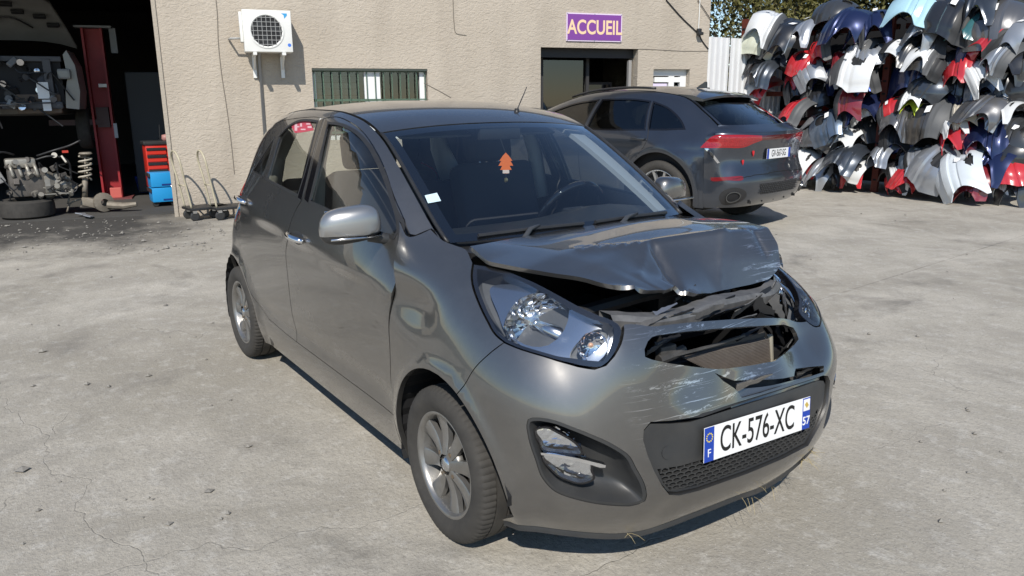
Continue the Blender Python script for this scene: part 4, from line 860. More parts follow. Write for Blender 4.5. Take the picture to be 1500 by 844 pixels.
# ---------------------------------------------------------------- headlamps
for left in (False, True):
    F_ = mu if left else (lambda a: a); ol = F_(o_hl)
    lens = panel('headlamp', NOSE, ol, M_lens, hatch, off=-.003, gap=.004, rim=0, step=.03)
    bz = inset(NOSE, ol, .004); bz2 = inset(NOSE, ol, .016)
    panel('lamp_bezel', NOSE, bz, M_gloss, lens, holes=[bz2], off=-.006, gap=0, rim=.025 if left else .06, step=.03)
    panel('lamp_housing', NOSE, inset(NOSE, ol, .006), mat('lamp_housing', (.055, .06, .068), .4, noise=(6, .3, (.16, .165, .17))), lens, off=-.07, gap=0, rim=0, step=.04)
    # silver inner fairing around the main reflector
    fa = F_(spline(T([(715, 405), (745, 402), (778, 413), (812, 430), (845, 452), (872, 470), (893, 480), (897, 505), (880, 527), (850, 526), (800, 513), (755, 497), (732, 478), (722, 450)]), 60, True))
    rf = [((776, 462), .098), ((861, 500), .044)]
    hl_ = []
    for (px, py), rr in rf:
        c = T([(px, py)])[0]; m4 = np.array(metric(NOSE, o_hl)); hl_.append(F_(c+np.stack([np.cos(ang)*rr/m4[0], np.sin(ang)*rr*.9/m4[1]], 1)))
    panel('lamp_fairing', NOSE, fa, mat('lamp_fairing', (.60, .62, .65), .18, .95), lens, holes=hl_, off=-.045, gap=0, rim=.01, step=.02)
    for k, ((px, py), rr) in enumerate(rf):
        uvc = F_(T([(px, py)])[0]); c = NOSE.P(uvc)[0]; n_ = NOSE.n(uvc)[0]; ax = Vector((.86, (.42 if left else -.42), .10)).normalized()
        Mx = Matrix.Translation(Vector(c-n_*.055)) @ ax.to_track_quat('Y', 'Z').to_matrix().to_4x4()
        R_ = rr*1.02; pf = [(R_*math.sin(t), .030-.05*math.cos(t)*(rr/.08)) for t in np.linspace(.05, 1.5, 9)]
        gt = np.random.RandomState(8).uniform(-1, 1, (40, 12)); rfl = MB().lathe([(r_0, h_0) for r_0, h_0 in pf], 30, Mx, rad=lambda i, j, r: r*(1+(.07*gt[i, j % 3])*(0 < j < 8))).build('reflector_bowl' if k == 0 else 'indicator_bowl', M_chrome, lens)
        if k == 0:
            MB().tube([Vector(c-n_*.05), Vector(c-n_*.045)+Vector((.05, .05 if not left else -.05, -.035)), Vector(c-n_*.045)+Vector((.075, .075 if not left else -.075, -.055))], [.012, .030, .026], 12).build('bulb_hood', M_chrome2, rfl, True)
            MB().lathe([(.0001, .012), (.010, .010), (.017, .002), (.020, -.012), (.020, -.05)], 16, Mx).build('bulb_shield', M_chrome2, rfl, True)
        else:
            MB().lathe([(.0001, .006), (.007, .004), (.010, -.004), (.010, -.02)], 14, Mx).build('indicator_bulb', mat('amber', (.75, .42, .25), .2), rfl, True)

# ---------------------------------------------------------------- buckled bonnet
HG = [[(-.069, -.60, 1.000), (-.10, -.42, 1.000), (-.15, -.2, .996), (-.165, 0, .999), (-.16, .15, 1.003), (-.165, .35, .998), (-.17, .48, .99), (-.178, .58, .981)],
      [(.045, -.605, .967), (.03, -.42, .992), (0, -.2, 1.005), (-.02, 0, 1.012), (-.02, .15, 1.016), (-.03, .34, 1.014), (-.03, .47, 1.0), (-.011, .59, .991)],
      [(.178, -.553, .960), (.16, -.39, .985), (.13, -.2, .998), (.10, 0, 1.004), (.10, .15, 1.008), (.11, .33, 1.010), (.12, .46, 1.002), (.134, .57, .997)],
      [(.285, -.452, .943), (.26, -.33, .963), (.225, -.18, .968), (.188, -.015, .987), (.215, .15, .992), (.245, .32, .998), (.255, .46, .991), (.25, .555, .990)],
      [(.352, -.385, .919), (.335, -.28, .928), (.305, -.15, .918), (.315, -.02, .905), (.300, .14, .905), (.318, .31, .912), (.338, .45, .908), (.322, .53, .938)],
      [(.412, -.30, .893), (.409, -.22, .888), (.405, -.115, .882), (.425, -.045, .850), (.364, .135, .820), (.358, .30, .818), (.370, .425, .824), (.361, .505, .862)]]
HGa = np.array(HG); nu_, nv_ = 113, 81
ui = np.linspace(0, 7, nu_); vi = np.linspace(0, 5, nv_)
HD = np.stack([np.stack([np.interp(ui, range(8), HGa[r, :, c]) for r in range(6)]) for c in range(3)], 2)
HD = np.stack([np.stack([np.interp(vi, range(6), HD[:, i, c]) for i in range(nu_)], 1) for c in range(3)], 2)
HD = blur(blur(HD, 1.7, 1), 1.4, 0)
g = np.random.RandomState(4); rough = np.stack([blur(blur(g.randn(nv_, nu_), 7, 0), 7, 1)]*3, 2)
wv = sstep(.35, .9, np.linspace(0, 1, nv_))[:, None, None]
HD[..., 2] += (rough*wv*.03)[..., 0]; HD[..., 0] += (np.roll(rough, 23, 1)*wv*.015)[..., 0]
# sharp pinch at the peak and the gouge running to the front edge
pk = np.array([.19, -.015]); 
for (x0, y0, x1, y1, am, wd) in ((.19, -.015, .40, -.075, -.028, .013), (.19, -.015, .24, .32, .013, .012), (.19, -.015, .16, -.30, .012, .014), (.19, -.015, .33, -.20, .010, .012), (.24, .47, .33, .45, -.012, .014), (.25, .30, .35, .18, .008, .010), (.245, .32, .26, .54, .008, .010)):
    a_ = np.array([x0, y0]); b_ = np.array([x1, y1]); ab = b_-a_; pts = HD[..., :2]; t = np.clip(((pts-a_)@ab)/(ab@ab), 0, 1)
    ds = np.linalg.norm(pts-a_-t[..., None]*ab, axis=2); HD[..., 2] += am*np.exp(-(ds/wd)**1.0)
HOOD = Surf(HD)
if HOOD.N[20, 50, 2] < 0: HOOD.N = -HOOD.N
bu = np.linspace(0, 1, 90); eps = .002
fr = np.array([(u, 1-eps-.004*abs(math.sin(u*41))*(.30 < u < .62)-(.035*math.exp(-((u-.335)/.035)**2))) for u in bu[::-1]])
o_ho = np.vstack([np.array([(u, eps) for u in bu[:-1]]), np.array([(1-eps, t) for t in np.linspace(eps, 1-eps, 50)[:-1]]), fr[:-1], np.array([(eps, t) for t in np.linspace(1-eps, eps, 50)[:-1]])])
bonnet = panel('bonnet', HOOD, o_ho, M_hoodp, hatch, gap=0, rim=.014, step=.018)
panel('bonnet_underside', HOOD, inset(HOOD, o_ho, .012), M_void, bonnet, gap=0, rim=0, off=-.013, step=.04)

# ---------------------------------------------------------------- roof, screen, pillars
uvr = lambda x, v: ruv(x, v)
vv = np.linspace(-.99, .99, 25); uw0, uw1 = ruv(-.232, 0)[0], ruv(-.835, 0)[0]
o_ws = outline(ROOF, [np.array([(uw0-.004*(1-v*v), (v+1)/2) for v in vv]), np.array([(uw0, .995), (uw1, .995)]), np.array([(uw1, (v+1)/2) for v in vv[::-1]]), np.array([(uw1, .005), (uw0, .005)])], .04)
ws = panel('windscreen', ROOF, o_ws, M_ws, hatch, gap=.001, rim=0, step=.06)
panel('screen_border', ROOF, inset(ROOF, o_ws, .001), M_gloss, ws, holes=[inset(ROOF, o_ws, .045)], gap=0, rim=0, off=-.002, step=.05)
uw2 = uw1+.003
o_rf = outline(ROOF, [np.array([(uw2, t) for t in np.linspace(.004, .996, 20)]), np.array([(t, .996) for t in np.linspace(uw2, .96, 20)]), np.array([(.96, t) for t in np.linspace(.996, .004, 20)]), np.array([(t, .004) for t in np.linspace(.96, uw2, 20)])], .04)
roof = panel('roof', ROOF, o_rf, M_paint, hatch, gap=.001, rim=.015, step=.05)
panel('headlining', ROOF, inset(ROOF, o_rf, .02), mat('headlining', (.30, .29, .27), .9), roof, gap=0, rim=0, off=-.03, step=.1)
for s in (-1, 1):   # seal between the screen and the pillar
    pts = [ROOF.P(np.array([[t, (1+s*.988)/2]]))[0] for t in np.linspace(uw0, uw1, 20)]
    MB().tube(pts, .008, 6).build('screen_seal', M_black, ws, True)
# tail end
TZ = [.18, .35, .55, .75, .90, .985, 1.18, 1.29]
TX = [-2.70, -2.75, -2.768, -2.758, -2.72, -2.64, -2.535, -2.46]
tv = []; tf = []; tw = []; ny = 21
for z, x in zip(TZ, TX):
    yw_ = ybase(x, z)
    for j in range(ny):
        s = -1+2*j/(ny-1); tv.append((x-.115*(1-abs(s)**2.6), yw_*s, z))
for i in range(len(TZ)-1):
    for j in range(ny-1): (tw if i >= 5 and 2 <= j < ny-3 else tf).append((i*ny+j, (i+1)*ny+j, (i+1)*ny+j+1, i*ny+j+1))
tg_ = mesh_obj('tailgate', tv, tf, M_paint, hatch, True); mesh_obj('rear_window', tv, tw, M_gl, tg_, True)
for s in (-1, 1):
    tl = [suv(-2.60, 1.07), suv(-2.52, 1.02), suv(-2.56, .93), suv(-2.66, .86), suv(-2.735, .88), suv(-2.695, .98)]
    panel('tail_lamp', SIDE, outline(SIDE, [np.array(tl+tl[:1])]), M_red, hatch, gap=0, off=.003, rim=.02, mir=s > 0)
# ---------------------------------------------------------------- underbody, engine bay, arch liners
MB().box((-1.2, 0, .27), (2.2, 1.30, .10)).box((-2.55, 0, .35), (.25, 1.1, .25)).box((.05, 0, .30), (.6, .95, .12)).build('underbody', M_void, hatch)
for s in (-1, 1):
    for xc in (.03, -2.36):
        v = []; f = []; n = 36
        for i in range(n+1):
            a = math.radians(2+196*i/n); rb = .352+(.008 if i % 2 else 0)
            for yy in (.765, .62, .46): v.append((xc+rb*math.cos(a), s*yy, .28+rb*math.sin(a)))
        for i in range(n):
            for j in range(2): f.append((i*3+j, i*3+j+1, (i+1)*3+j+1, (i+1)*3+j))
        c_ = len(v)
        v += [(xc+.37*math.cos(math.radians(a)), s*.46, .28+.37*math.sin(math.radians(a))) for a in np.linspace(2, 198, 24)]; f.append(tuple(range(c_, c_+24)))
        mesh_obj('wheel_arch_liner', v, f, M_void, hatch)
bayv = MB().box((-.30, 0, .62), (.04, 1.3, .66)).box((-.02, -.575, .66), (.5, .03, .40)).box((-.06, .56, .58), (.4, .03, .24)).box((.0, 0, .42), (.7, 1.1, .04))
bayv.build('engine_bay', M_void, hatch)
MB().box((.02, .22, .70), (.34, .36, .24), None, .03).box((.10, -.25, .66), (.3, .34, .22), None, .03).tube([(.2, -.4, .78), (.25, -.1, .82), (.2, .3, .8)], .025).tube([(.3, .1, .7), (.28, .3, .78), (.1, .4, .8)], .018).build('engine', M_black, hatch, auto=40)
# bent upper crossmember with clips and broken plastic
cm = spline([(.44, -.44, .845), (.47, -.30, .822), (.455, -.12, .806), (.425, .05, .806), (.41, .22, .80), (.40, .38, .795), (.36, .47, .80)], 30)
cmv = []; g = random.Random(11)
for i, p in enumerate(cm):
    j = .0025*g.uniform(-1, 1)
    cmv += [p+[-.03, 0, .012+j], p+[.022, 0, .010+j], p+[.032, 0, -.006], p+[.026, 0, -.034+j*2], p+[-.03, 0, -.03]]
mesh_obj('slam_panel', cmv, [(i*5+k, i*5+(k+1) % 5, (i+1)*5+(k+1) % 5, (i+1)*5+k) for i in range(29) for k in range(5)], mat('slam_metal', (.07, .07, .07), .45, .2, noise=(14, .25, (.19, .185, .18))), hatch, True, auto=35)
gsh = random.Random(17)
def shard(px, py, xx, l, w_, roll, m, tilt=None):
    """thin jagged plastic or sheet-metal splinter"""
    p = Vector(at(px, py, x=xx)); n = 9; poly = []
    for i in range(n):
        t = i/(n-1); poly.append((-l/2+l*t, -w_/2*(1-.5*t)*gsh.uniform(.6, 1.2)))
    for i in range(n):
        t = 1-i/(n-1); poly.append((-l/2+l*t, w_/2*(1-.6*t)*gsh.uniform(.3, 1.25)))
    Mx = Matrix.Translation(p) @ Matrix.Rotation(math.pi/2, 4, 'Z') @ Matrix.Rotation(-roll, 4, 'Y') @ Matrix.Rotation(gsh.uniform(-.9, .9) if tilt is None else tilt, 4, 'X')
    return MB().prism(poly, -.0018, .0018, Mx).build('broken_plastic', m, hatch)
M_br1 = mat('broken_black', (.012, .012, .013), .4); M_br2 = mat('broken_grey', (.05, .05, .05), .5, noise=(15, .25, (.13, .125, .12))); M_br3 = mat('bare_metal', (.30, .30, .31), .35, .8)
for (px, py, xx, l, w_, a, m) in ((955, 470, .50, .12, .022, .18, M_br2), (990, 462, .49, .16, .030, .10, M_br1), (1030, 458, .48, .20, .035, .12, M_br2), (1068, 455, .47, .16, .05, .05, M_br1), (1095, 447, .46, .16, .045, .35, M_br2), (1120, 450, .46, .13, .06, -.5, M_br1), (1140, 452, .45, .12, .05, -.9, M_br2),
        (1110, 434, .43, .15, .03, .3, M_br1), (1128, 428, .41, .10, .04, .9, M_br2), (1012, 430, .37, .07, .04, .9, M_br1), (998, 434, .37, .06, .02, .3, M_br3), (1045, 446, .44, .22, .018, .14, M_br1), (975, 452, .47, .10, .018, .2, M_br3), (1080, 470, .50, .20, .03, .06, M_br2), (1125, 466, .48, .12, .03, -.3, M_br1),
        (962, 508, .50, .09, .03, .3, M_br2), (978, 497, .50, .11, .02, .1, M_br1), (1143, 492, .47, .09, .05, -.9, M_br1), (1158, 500, .50, .07, .04, .7, M_br2), (1100, 486, .48, .16, .02, .2, M_br1), (1150, 446, .40, .10, .03, -1.2, M_br3), (1165, 452, .42, .09, .03, -.9, M_br2), (1172, 462, .43, .06, .03, -.5, M_br3)):
    shard(px, py, xx, l, w_, a, m)
# flaps of torn skin hanging over the slot
shard(1105, 558, .64, .18, .030, .03, M_bump, .15); shard(1180, 543, .60, .10, .022, .12, M_bump, .1); shard(1155, 556, .60, .05, .020, -.5, M_br1, 0)
MB().tube(spline([at(1000, 440, x=.36), at(1030, 446, x=.40), at(1055, 440, x=.40), at(1090, 436, x=.38)], 14), .006, 6).build('torn_cable', M_br1, hatch)
# crash beam and radiator behind the grille
MB().box((.42, -.02, .60), (.05, .95, .05), Matrix.Rotation(-.10, 4, 'X'), .01).build('crash_beam', M_black, hatch)
r0, r1, r2, r3 = at(1000, 524, x=.475), at(1124, 496, x=.47), at(1126, 530, x=.47), at(1045, 546, x=.475)
rad_ = MB(); nf = 17
for i in range(nf):
    t = i/(nf-1); a = r0+(r3-r0)*t; b = r1+(r2-r1)*t; c = (a+b)/2; L_ = np.linalg.norm(b-a); dv = Vector(b-a).normalized()
    rad_.box(c, (.02, L_, .0036), Vector((0, 1, 0)).rotation_difference(dv).to_matrix())
radiator = rad_.build('radiator', M_fin, hatch)
MB().box((r0+r1+r2+r3)/4+np.array([-.02, 0, 0]), (.008, .36, .11)).build('radiator_core', mat('core', (.09, .08, .07), .6), radiator)
ed = MB().tube([r1+[0, .012, .01], r2+[0, .012, -.01]], .011, 6).build('radiator_tank', mat('tank_pale', (.36, .33, .26), .5), radiator)
MB().tube([at(965, 528, x=.5), at(985, 520, x=.5), at(1000, 512, x=.48)], .016, 8).tube([at(985, 522, x=.51), at(1050, 505, x=.50), at(1090, 492, x=.48)], .006, 6).box(at(975, 516, x=.49), (.03, .07, .05), None, .008).build('air_duct', M_foam, hatch, auto=40)
# ---------------------------------------------------------------- wheels
def alloy_wheel(parent, loc, side, R=.272, rim=.178, W=.165, steer=0., nsp=8, lug=4, rot=0., style=0, alloy=None, dark=None):
    """wheel with its outer face towards local -y for side=-1"""
    hub = empty('wheel', loc, steer); hub.parent = parent
    s = side; h = W/2
    pr = [(rim, h*.60), (rim+.008, h*.84), (rim+.03, h*.98), ((rim+R)/2, h*1.03), (R-.028, h*.99), (R-.012, h*.90), (R-.003, h*.78), (R, h*.55), (R, h*.34), (R-.008, h*.32), (R-.008, h*.26), (R, h*.24), (R, 0.02*h),
          (R, -h*.24), (R-.008, -h*.26), (R-.008, -h*.32), (R, -h*.34), (R, -h*.55), (R-.003, -h*.78), (R-.012, -h*.90), (R-.028, -h*.99), (rim+.01, -h*.9), (rim, -h*.6)]
    tread = {5: .002, 6: .004, 7: .005, 8: .002, 17: .005, 18: .004, 19: .002}
    MB().lathe([(r, s*y) for r, y in pr], 216, rad=lambda i, j, r: r-(tread.get(j, 0) if i % 3 == 0 else 0)).build('tyre', M_rub, hub, auto=32)
    al = alloy or M_alloy
    rm = MB().lathe([(rim+.010, s*h*.72), (rim+.013, s*h*.80), (rim+.006, s*h*.86), (rim-.004, s*h*.80), (rim-.009, s*h*.60), (rim-.014, s*h*.2), (rim-.03, -s*h*.5), (rim-.02, -s*h*.9)], 72).build('rim', al, hub, True)
    yo = s*h*.74
    for k in range(nsp):
        if style == 0:
            a = rot+2*math.pi*k/nsp; M_ = Matrix.Rotation(-a, 4, 'Y'); r0, r1 = .035, rim-.004; w0, w1 = .017, .034
            v = []
            for t in np.linspace(0, 1, 6):
                r = r0+(r1-r0)*t; w_ = w0+(w1-w0)*t**1.3; yy = yo-s*(.010*math.sin(math.pi*t)+.006*t); b = .007
                v += [(r, yy-s*.022, -w_), (r, yy-s*.004, -w_), (r, yy, -w_+b), (r, yy, w_-b), (r, yy-s*.004, w_), (r, yy-s*.022, w_)]
            f = [(i*6+j, i*6+j+1, (i+1)*6+j+1, (i+1)*6+j) for i in range(5) for j in range(5)]
            MB().add([tuple(M_ @ Vector(p)) for p in v], f).build('spoke', al, hub, auto=30)
        else:
            for q in (-1, 1):
                a = rot+2*math.pi*k/nsp; M_ = Matrix.Rotation(-a, 4, 'Y'); r1 = rim-.004
                v = []
                for t in np.linspace(0, 1, 4):
                    r = .05+(r1-.05)*t; c = q*(.008+.075*t*(rim/.28)); w_ = .016+.012*t; yy = yo-s*.012*math.sin(math.pi*t)
                    v += [(r, yy-s*.03, c-w_), (r, yy, c-w_*.6), (r, yy, c+w_*.6), (r, yy-s*.03, c+w_)]
                f = [(i*4+j, i*4+j+1, (i+1)*4+j+1, (i+1)*4+j) for i in range(3) for j in range(3)]
                MB().add([tuple(M_ @ Vector(p)) for p in v], f).build('spoke', al, hub, auto=30)
    MB().lathe([(.0001, yo-s*.002), (.026, yo-s*.003), (.03, yo-s*.010), (.055, yo-s*.012), (.066, yo-s*.024), (.066, yo-s*.04)], 32).build('hub', al, hub, True)
    MB().lathe([(.0001, yo+s*.004), (.022, yo+s*.002), (.026, yo-s*.004)], 24).build('hub_cap', M_chrome2, hub, True)
    for k in range(lug):
        a = rot+math.pi/lug+2*math.pi*k/lug; MB().lathe([(.0001, .0), (.009, -.001), (.010, -.012), (.012, -.014)], 6, Matrix.Translation((.05*math.cos(a), yo-s*.002, .05*math.sin(a))) @ Matrix.Rotation(0 if s > 0 else math.pi, 4, 'X')).build('lug_nut', mat('lug_bronze', (.32, .25, .18), .35, .9), hub)
    MB().lathe([(.07, s*.0), (rim*.72, s*.0), (rim*.72, -s*.02), (.07, -s*.02)], 40).build('brake_disc', M_disc, hub)
    MB().lathe([(.0001, -s*h*.3), (rim-.02, -s*h*.3)], 32).build('wheel_back', M_void, hub)
    MB().box((.0, -s*.01, rim*.55), (.10, .06, .06), None, .01).build('brake_caliper', M_disc, hub)
    return hub
for x in (0, -2.385):
    for s in (-1, 1):
        alloy_wheel(hatch, (x, s*.698, .272), s, rot=.22 if x == 0 else .05, steer=-.011 if x == 0 else 0)

# ---------------------------------------------------------------- door mirrors
def mirror_unit(s):
    base = empty('door_mirror', (0, 0, 0)); base.parent = hatch
    C = Vector((-.470, s*.855, 1.047)) if s < 0 else Vector((-.535, .83, 1.045)); yawM = s*.18
    def shell(name, zlo, zhi, sc, m, parent, dx=0.):
        v = []; f = []; n, k = 40, 14
        for i in range(k+1):
            th = -math.pi/2+math.pi*i/k
            for j in range(n):
                a = 2*math.pi*j/n; sg = lambda c, e: math.copysign(abs(c)**e, c)
                x = .062*sg(math.cos(th), .7)*sg(math.cos(a), .75); y = .112*sg(math.cos(th), .55)*sg(math.sin(a), .65); z = .066*sg(math.sin(th), .65)
                x *= 1.0 if x > 0 else .75; z = max(zlo, min(zhi, z+.010*(-s*y/.11))); y *= 1-.10*(z > 0)*(z/.066); x *= 1-.25*max(0, -s*-y/.112)
                p = Vector((x*sc+dx, y*sc, z*sc)); p.rotate(Matrix.Rotation(yawM, 3, 'Z')); v.append(C+p)
        for i in range(k):
            for j in range(n): f.append((i*n+j, i*n+(j+1) % n, (i+1)*n+(j+1) % n, (i+1)*n+j))
        return mesh_obj(name, v, f, m, parent, True, auto=50)
    shell('mirror_cap', -.036, .08, 1., mat('mirror_cap_paint', (.36, .358, .35), .36, .75, 1., .03) if s < 0 else M_paint, base)  # far cap takes the darker body grey, its shade put into the colour
    shell('mirror_base', -.08, -.034, .985, M_dark, base)
    dv = MB()
    dv.tube([C+Vector((.066, -s*-.10, -.038)), C+Vector((.070, 0, -.040)), C+Vector((.045, -s*.10, -.044))], .004, 6)
    dv.build('mirror_repeater', M_chrome2, base, True)
    MB().tube([C+Vector((.0, -s*.07, -.045)), C+Vector((.02, -s*.12, -.06)), C+Vector((.03, -s*.17, -.075)), C+Vector((.03, -s*.205, -.085))], [.026, .022, .024, .034], 10).build('mirror_arm', M_dark, base, True)
    MB().box(C+Vector((-.050, 0, .008)), (.004, .14, .075), Matrix.Rotation(yawM, 3, 'Z').to_4x4(), .001).build('mirror_glass', M_chrome, base)
mirror_unit(-1); mirror_unit(1)
SAIL = SIDE.trace([(577, 292), (586, 313), (593, 325), (592, 345), (589, 372), (584, 364), (583, 345), (584, 330), (581, 310)])
for mir in (False, True): panel('mirror_sail', SIDE, outline(SIDE, [np.vstack([SAIL, SAIL[:1]])]), M_black, hatch, gap=0, rim=.003, off=.002, mir=mir, step=.03)
# cowl tray
MB().box((-.19, 0, .955), (.16, 1.14, .02)).box((-.26, 0, .80), (.02, 1.2, .3)).build('cowl_tray', M_black, hatch)
# ---------------------------------------------------------------- handles
for (xh, zh) in ((-1.235, .885), (-2.17, .955)):
    for mir in (False, True):
        s = 1 if mir else -1; root = empty('door_handle', (0, 0, 0)); root.parent = hatch
        pts = []
        for t in np.linspace(0, 1, 9):
            x = xh+.095-.19*t; z = zh+(t-.5)*.012; uv = suv(x, z); p = SIDE.P(uv)[0]; n = SIDE.n(uv)[0]; o_ = .006+.030*math.sin(math.pi*min(max(t, .0), 1))**.6
            p = p+n*o_; pts.append((p[0], -s*p[1] if s > 0 else p[1], p[2]))
        MB().tube(pts, [.010, .013, .013, .013, .013, .013, .013, .012, .009], 8).build('grip', M_chrome, root, True)
        c = suv(xh, zh-.002); mS = np.array([3.52, 1.38]); el = c+np.stack([np.cos(ang)*.075/mS[0], np.sin(ang)*.030/mS[1]], 1)
        panel('recess', SIDE, el, M_dark, root, gap=0, rim=.002, off=.0012, mir=mir, step=.03)
# ---------------------------------------------------------------- wipers, antenna, sticker
def wp(v, x): return ROOF.P(np.array([[ruv(x, 0)[0], (v+1)/2]]))[0]+ROOF.n(np.array([[ruv(x, 0)[0], (v+1)/2]]))[0]*.007
wip = empty('windscreen_wipers', (0, 0, 0)); wip.parent = hatch
for va, vb, vp in ((.78, .05, .20), (-.05, -.80, -.55)):
    MB().tube([wp(va, -.244), wp((va+vb)/2, -.248), wp(vb, -.244)], .008, 6).build('wiper_blade', M_black, wip)
    m_ = (va*.55+vb*.45); MB().tube([wp(m_, -.25)+[0, 0, .008], wp((m_+vp)/2, -.235)+[0, 0, .012], wp(vp, -.21)+[.01, 0, .006], wp(vp, -.19)+[.03, 0, -.02]], [.006, .009, .011, .010], 8).build('wiper_arm', mat('wiper_grey', (.05, .052, .055), .4), wip, True)
a0 = at(757, 162, x=-.95); a1 = at(771.5, 128, x=-1.05)
an = MB().tube([a0-np.array([0, 0, .03]), a0+np.array([0, 0, .01])], [.018, .010], 10).tube([a0, a1], [.0035, .002], 6).build('aerial', M_black, hatch, True)
stk = [ROOF.cast(*p) for p in ((622, 287), (640, 283), (646, 295), (627, 298.5))]
panel('toll_sticker', ROOF, outline(ROOF, [np.array([stk[i], stk[(i+1) % 4]]) for i in range(4)]), mat('sticker_paper', (.62, .76, .80), .6, noise=(60, .2, (.45, .6, .68))), ws, gap=0, rim=0, off=.002)
# ---------------------------------------------------------------- cabin
cab = empty('cabin', (0, 0, 0)); cab.parent = hatch
def cushion(name, loc, dim, rx=0., m=M_cloth, bev=.05, parent=cab):
    bm = bmesh.new(); bmesh.ops.create_cube(bm, size=1); bmesh.ops.scale(bm, vec=dim, verts=bm.verts); bmesh.ops.bevel(bm, geom=bm.edges[:], offset=bev, segments=4, affect='EDGES', profile=.6)
    me = bpy.data.meshes.new(name); bm.to_mesh(me); bm.free(); me.materials.append(m); me.polygons.foreach_set('use_smooth', [True]*len(me.polygons))
    o = bpy.data.objects.new(name, me); COL.objects.link(o); o.parent = parent; o.location = loc; o.rotation_euler = (0, rx, 0); return o
for s in (-1, 1):
    cushion('seat_cushion', (-1.02, s*.345, .56), (.50, .48, .16)); cushion('seat_back', (-1.30, s*.345, .86), (.15, .47, .60), -.30); cushion('head_restraint', (-1.41, s*.345, 1.245), (.10, .27, .18), -.15, bev=.045)
    MB().tube([(-1.385, s*.345-.06, 1.10), (-1.40, s*.345-.06, 1.2)], .006).tube([(-1.385, s*.345+.06, 1.10), (-1.40, s*.345+.06, 1.2)], .006).build('restraint_posts', M_chrome2, cab)
    panel('door_card', SIDE, inset(SIDE, outline(SIDE, [np.vstack([tB[3:], tC[::-1][:5]]), SV([(-2.3, 1.0), (-1.9, 1.03), (-1.3, 1.0)])]), 0), M_void, cab, gap=0, rim=0, off=-.06, mir=s > 0, step=.1)
    # pale trims of the centre and rear pillars
    MB().tube([(-1.36, s*.66, .95), (-1.36, s*.625, 1.2), (-1.38, s*.56, 1.39)], [.05, .04, .035], 8).build('pillar_trim', M_trim, cab, True)
    MB().tube([(-2.24, s*.60, 1.0), (-2.26, s*.53, 1.18), (-2.18, s*.46, 1.32)], [.08, .06, .04], 8).build('pillar_trim', M_trim, cab, True)
    ua_, ub_ = ruv(-.28, 0)[0], ruv(-1.0, 0)[0]
    if s > 0: panel('pillar_trim', ROOF, outline(ROOF, [np.array([(ua_, .975), (ub_, .975)]), np.array([(ub_, .975), (ub_+.02, .93), (ub_, .885)]), np.array([(ub_, .885), ((ua_+ub_)/2, .895), (ua_, .92)]), np.array([(ua_, .92), (ua_, .975)])], .03), mat('pillar_grey', (.36, .36, .35), .8), cab, gap=0, rim=.02, off=-.03, step=.05)
cushion('rear_bench', (-1.95, 0, .50), (.48, 1.2, .16)); cushion('rear_seat_back', (-2.22, 0, .72), (.14, 1.2, .52), -.28)
for y in (-.35, .35): cushion('rear_restraint', (-2.32, y, .99), (.09, .25, .10), -.1, bev=.04)
dv = []
for (x, z) in ((-.22, .955), (-.34, .975), (-.48, .985), (-.60, .965), (-.66, .90), (-.64, .75), (-.60, .55), (-.30, .5)):
    for y in np.linspace(-.70, .70, 15): dv.append((x, y, z+(.035*math.exp(-((y-.36)/.2)**2) if -.7 < x < -.4 and z > .8 else 0)))
mesh_obj('dashboard', dv, [(i*15+j, i*15+j+1, (i+1)*15+j+1, (i+1)*15+j) for i in range(7) for j in range(14)], M_black, cab, True)
MB().box((-1.2, 0, .40), (2.2, 1.36, .05)).build('floor_carpet', M_void, cab)
stw = empty('steering_wheel', (-.72, .36, .935)); stw.parent = cab; stw.rotation_euler = (0, math.radians(-62), 0)
MB().lathe([(.183+.016*math.cos(t), .016*math.sin(t)) for t in np.linspace(0, 2*math.pi, 9)[:-1]], 40, Matrix.Rotation(math.pi/2, 4, 'X'), closed=True).build('wheel_rim', M_gloss, stw, True)
MB().box((0, 0, -.02), (.12, .14, .05), None, .02).box((.0, .10, -.015), (.05, .13, .02), None, .008).box((.0, -.10, -.015), (.05, .13, .02), None, .008).box((-.10, 0, -.015), (.13, .04, .02), None, .008).build('wheel_spokes', M_black, stw, auto=40)
MB().box((-.78, .0, 1.335), (.03, .22, .06), None, .014).build('rear_view_mirror', M_black, cab, auto=40)
for s in (-1, 1): MB().box((-.99, s*.24, 1.345), (.16, .36, .012), Matrix.Rotation(.32, 3, 'Y').to_4x4(), .006).build('sun_visor', mat('visor_grey', (.16, .16, .16), .8), cab)
# air freshener hanging from the mirror
fc = Vector(at(741, 239, x=-.70)); k = .0036
tree = [(-2.2, -14), (2.2, -14), (2.2, -9), (7, -9), (4.5, -3.5), (9, -3.5), (5.5, 3), (8, 3), (3.5, 10), (0, 14), (-3.5, 10), (-8, 3), (-5.5, 3), (-9, -3.5), (-4.5, -3.5), (-7, -9), (-2.2, -9)]
tree = [(x, y*.9) for x, y in tree]
Mf = Matrix.Translation(fc) @ Matrix.Rotation(math.radians(58), 4, 'Z') @ Matrix.Diagonal((k, 1, k, 1))
fr_ = MB().prism(tree, -.002, .002, Mf).build('air_freshener', M_org, cab)
MB().tube([fc+Vector((0, 0, .04)), (-.77, 0, 1.31)], .0015, 5).tube([fc-Vector((0, 0, .04)), fc-Vector((0, 0, .065))], .0015, 5).build('freshener_string', M_black, fr_)
MB().lathe([(.0001, .006), (.010, .004), (.010, -.004), (.0001, -.006)], 12, Matrix.Translation(fc-Vector((0, 0, .074)))).build('key_charm', mat('brass', (.5, .4, .2), .35, .8), fr_)
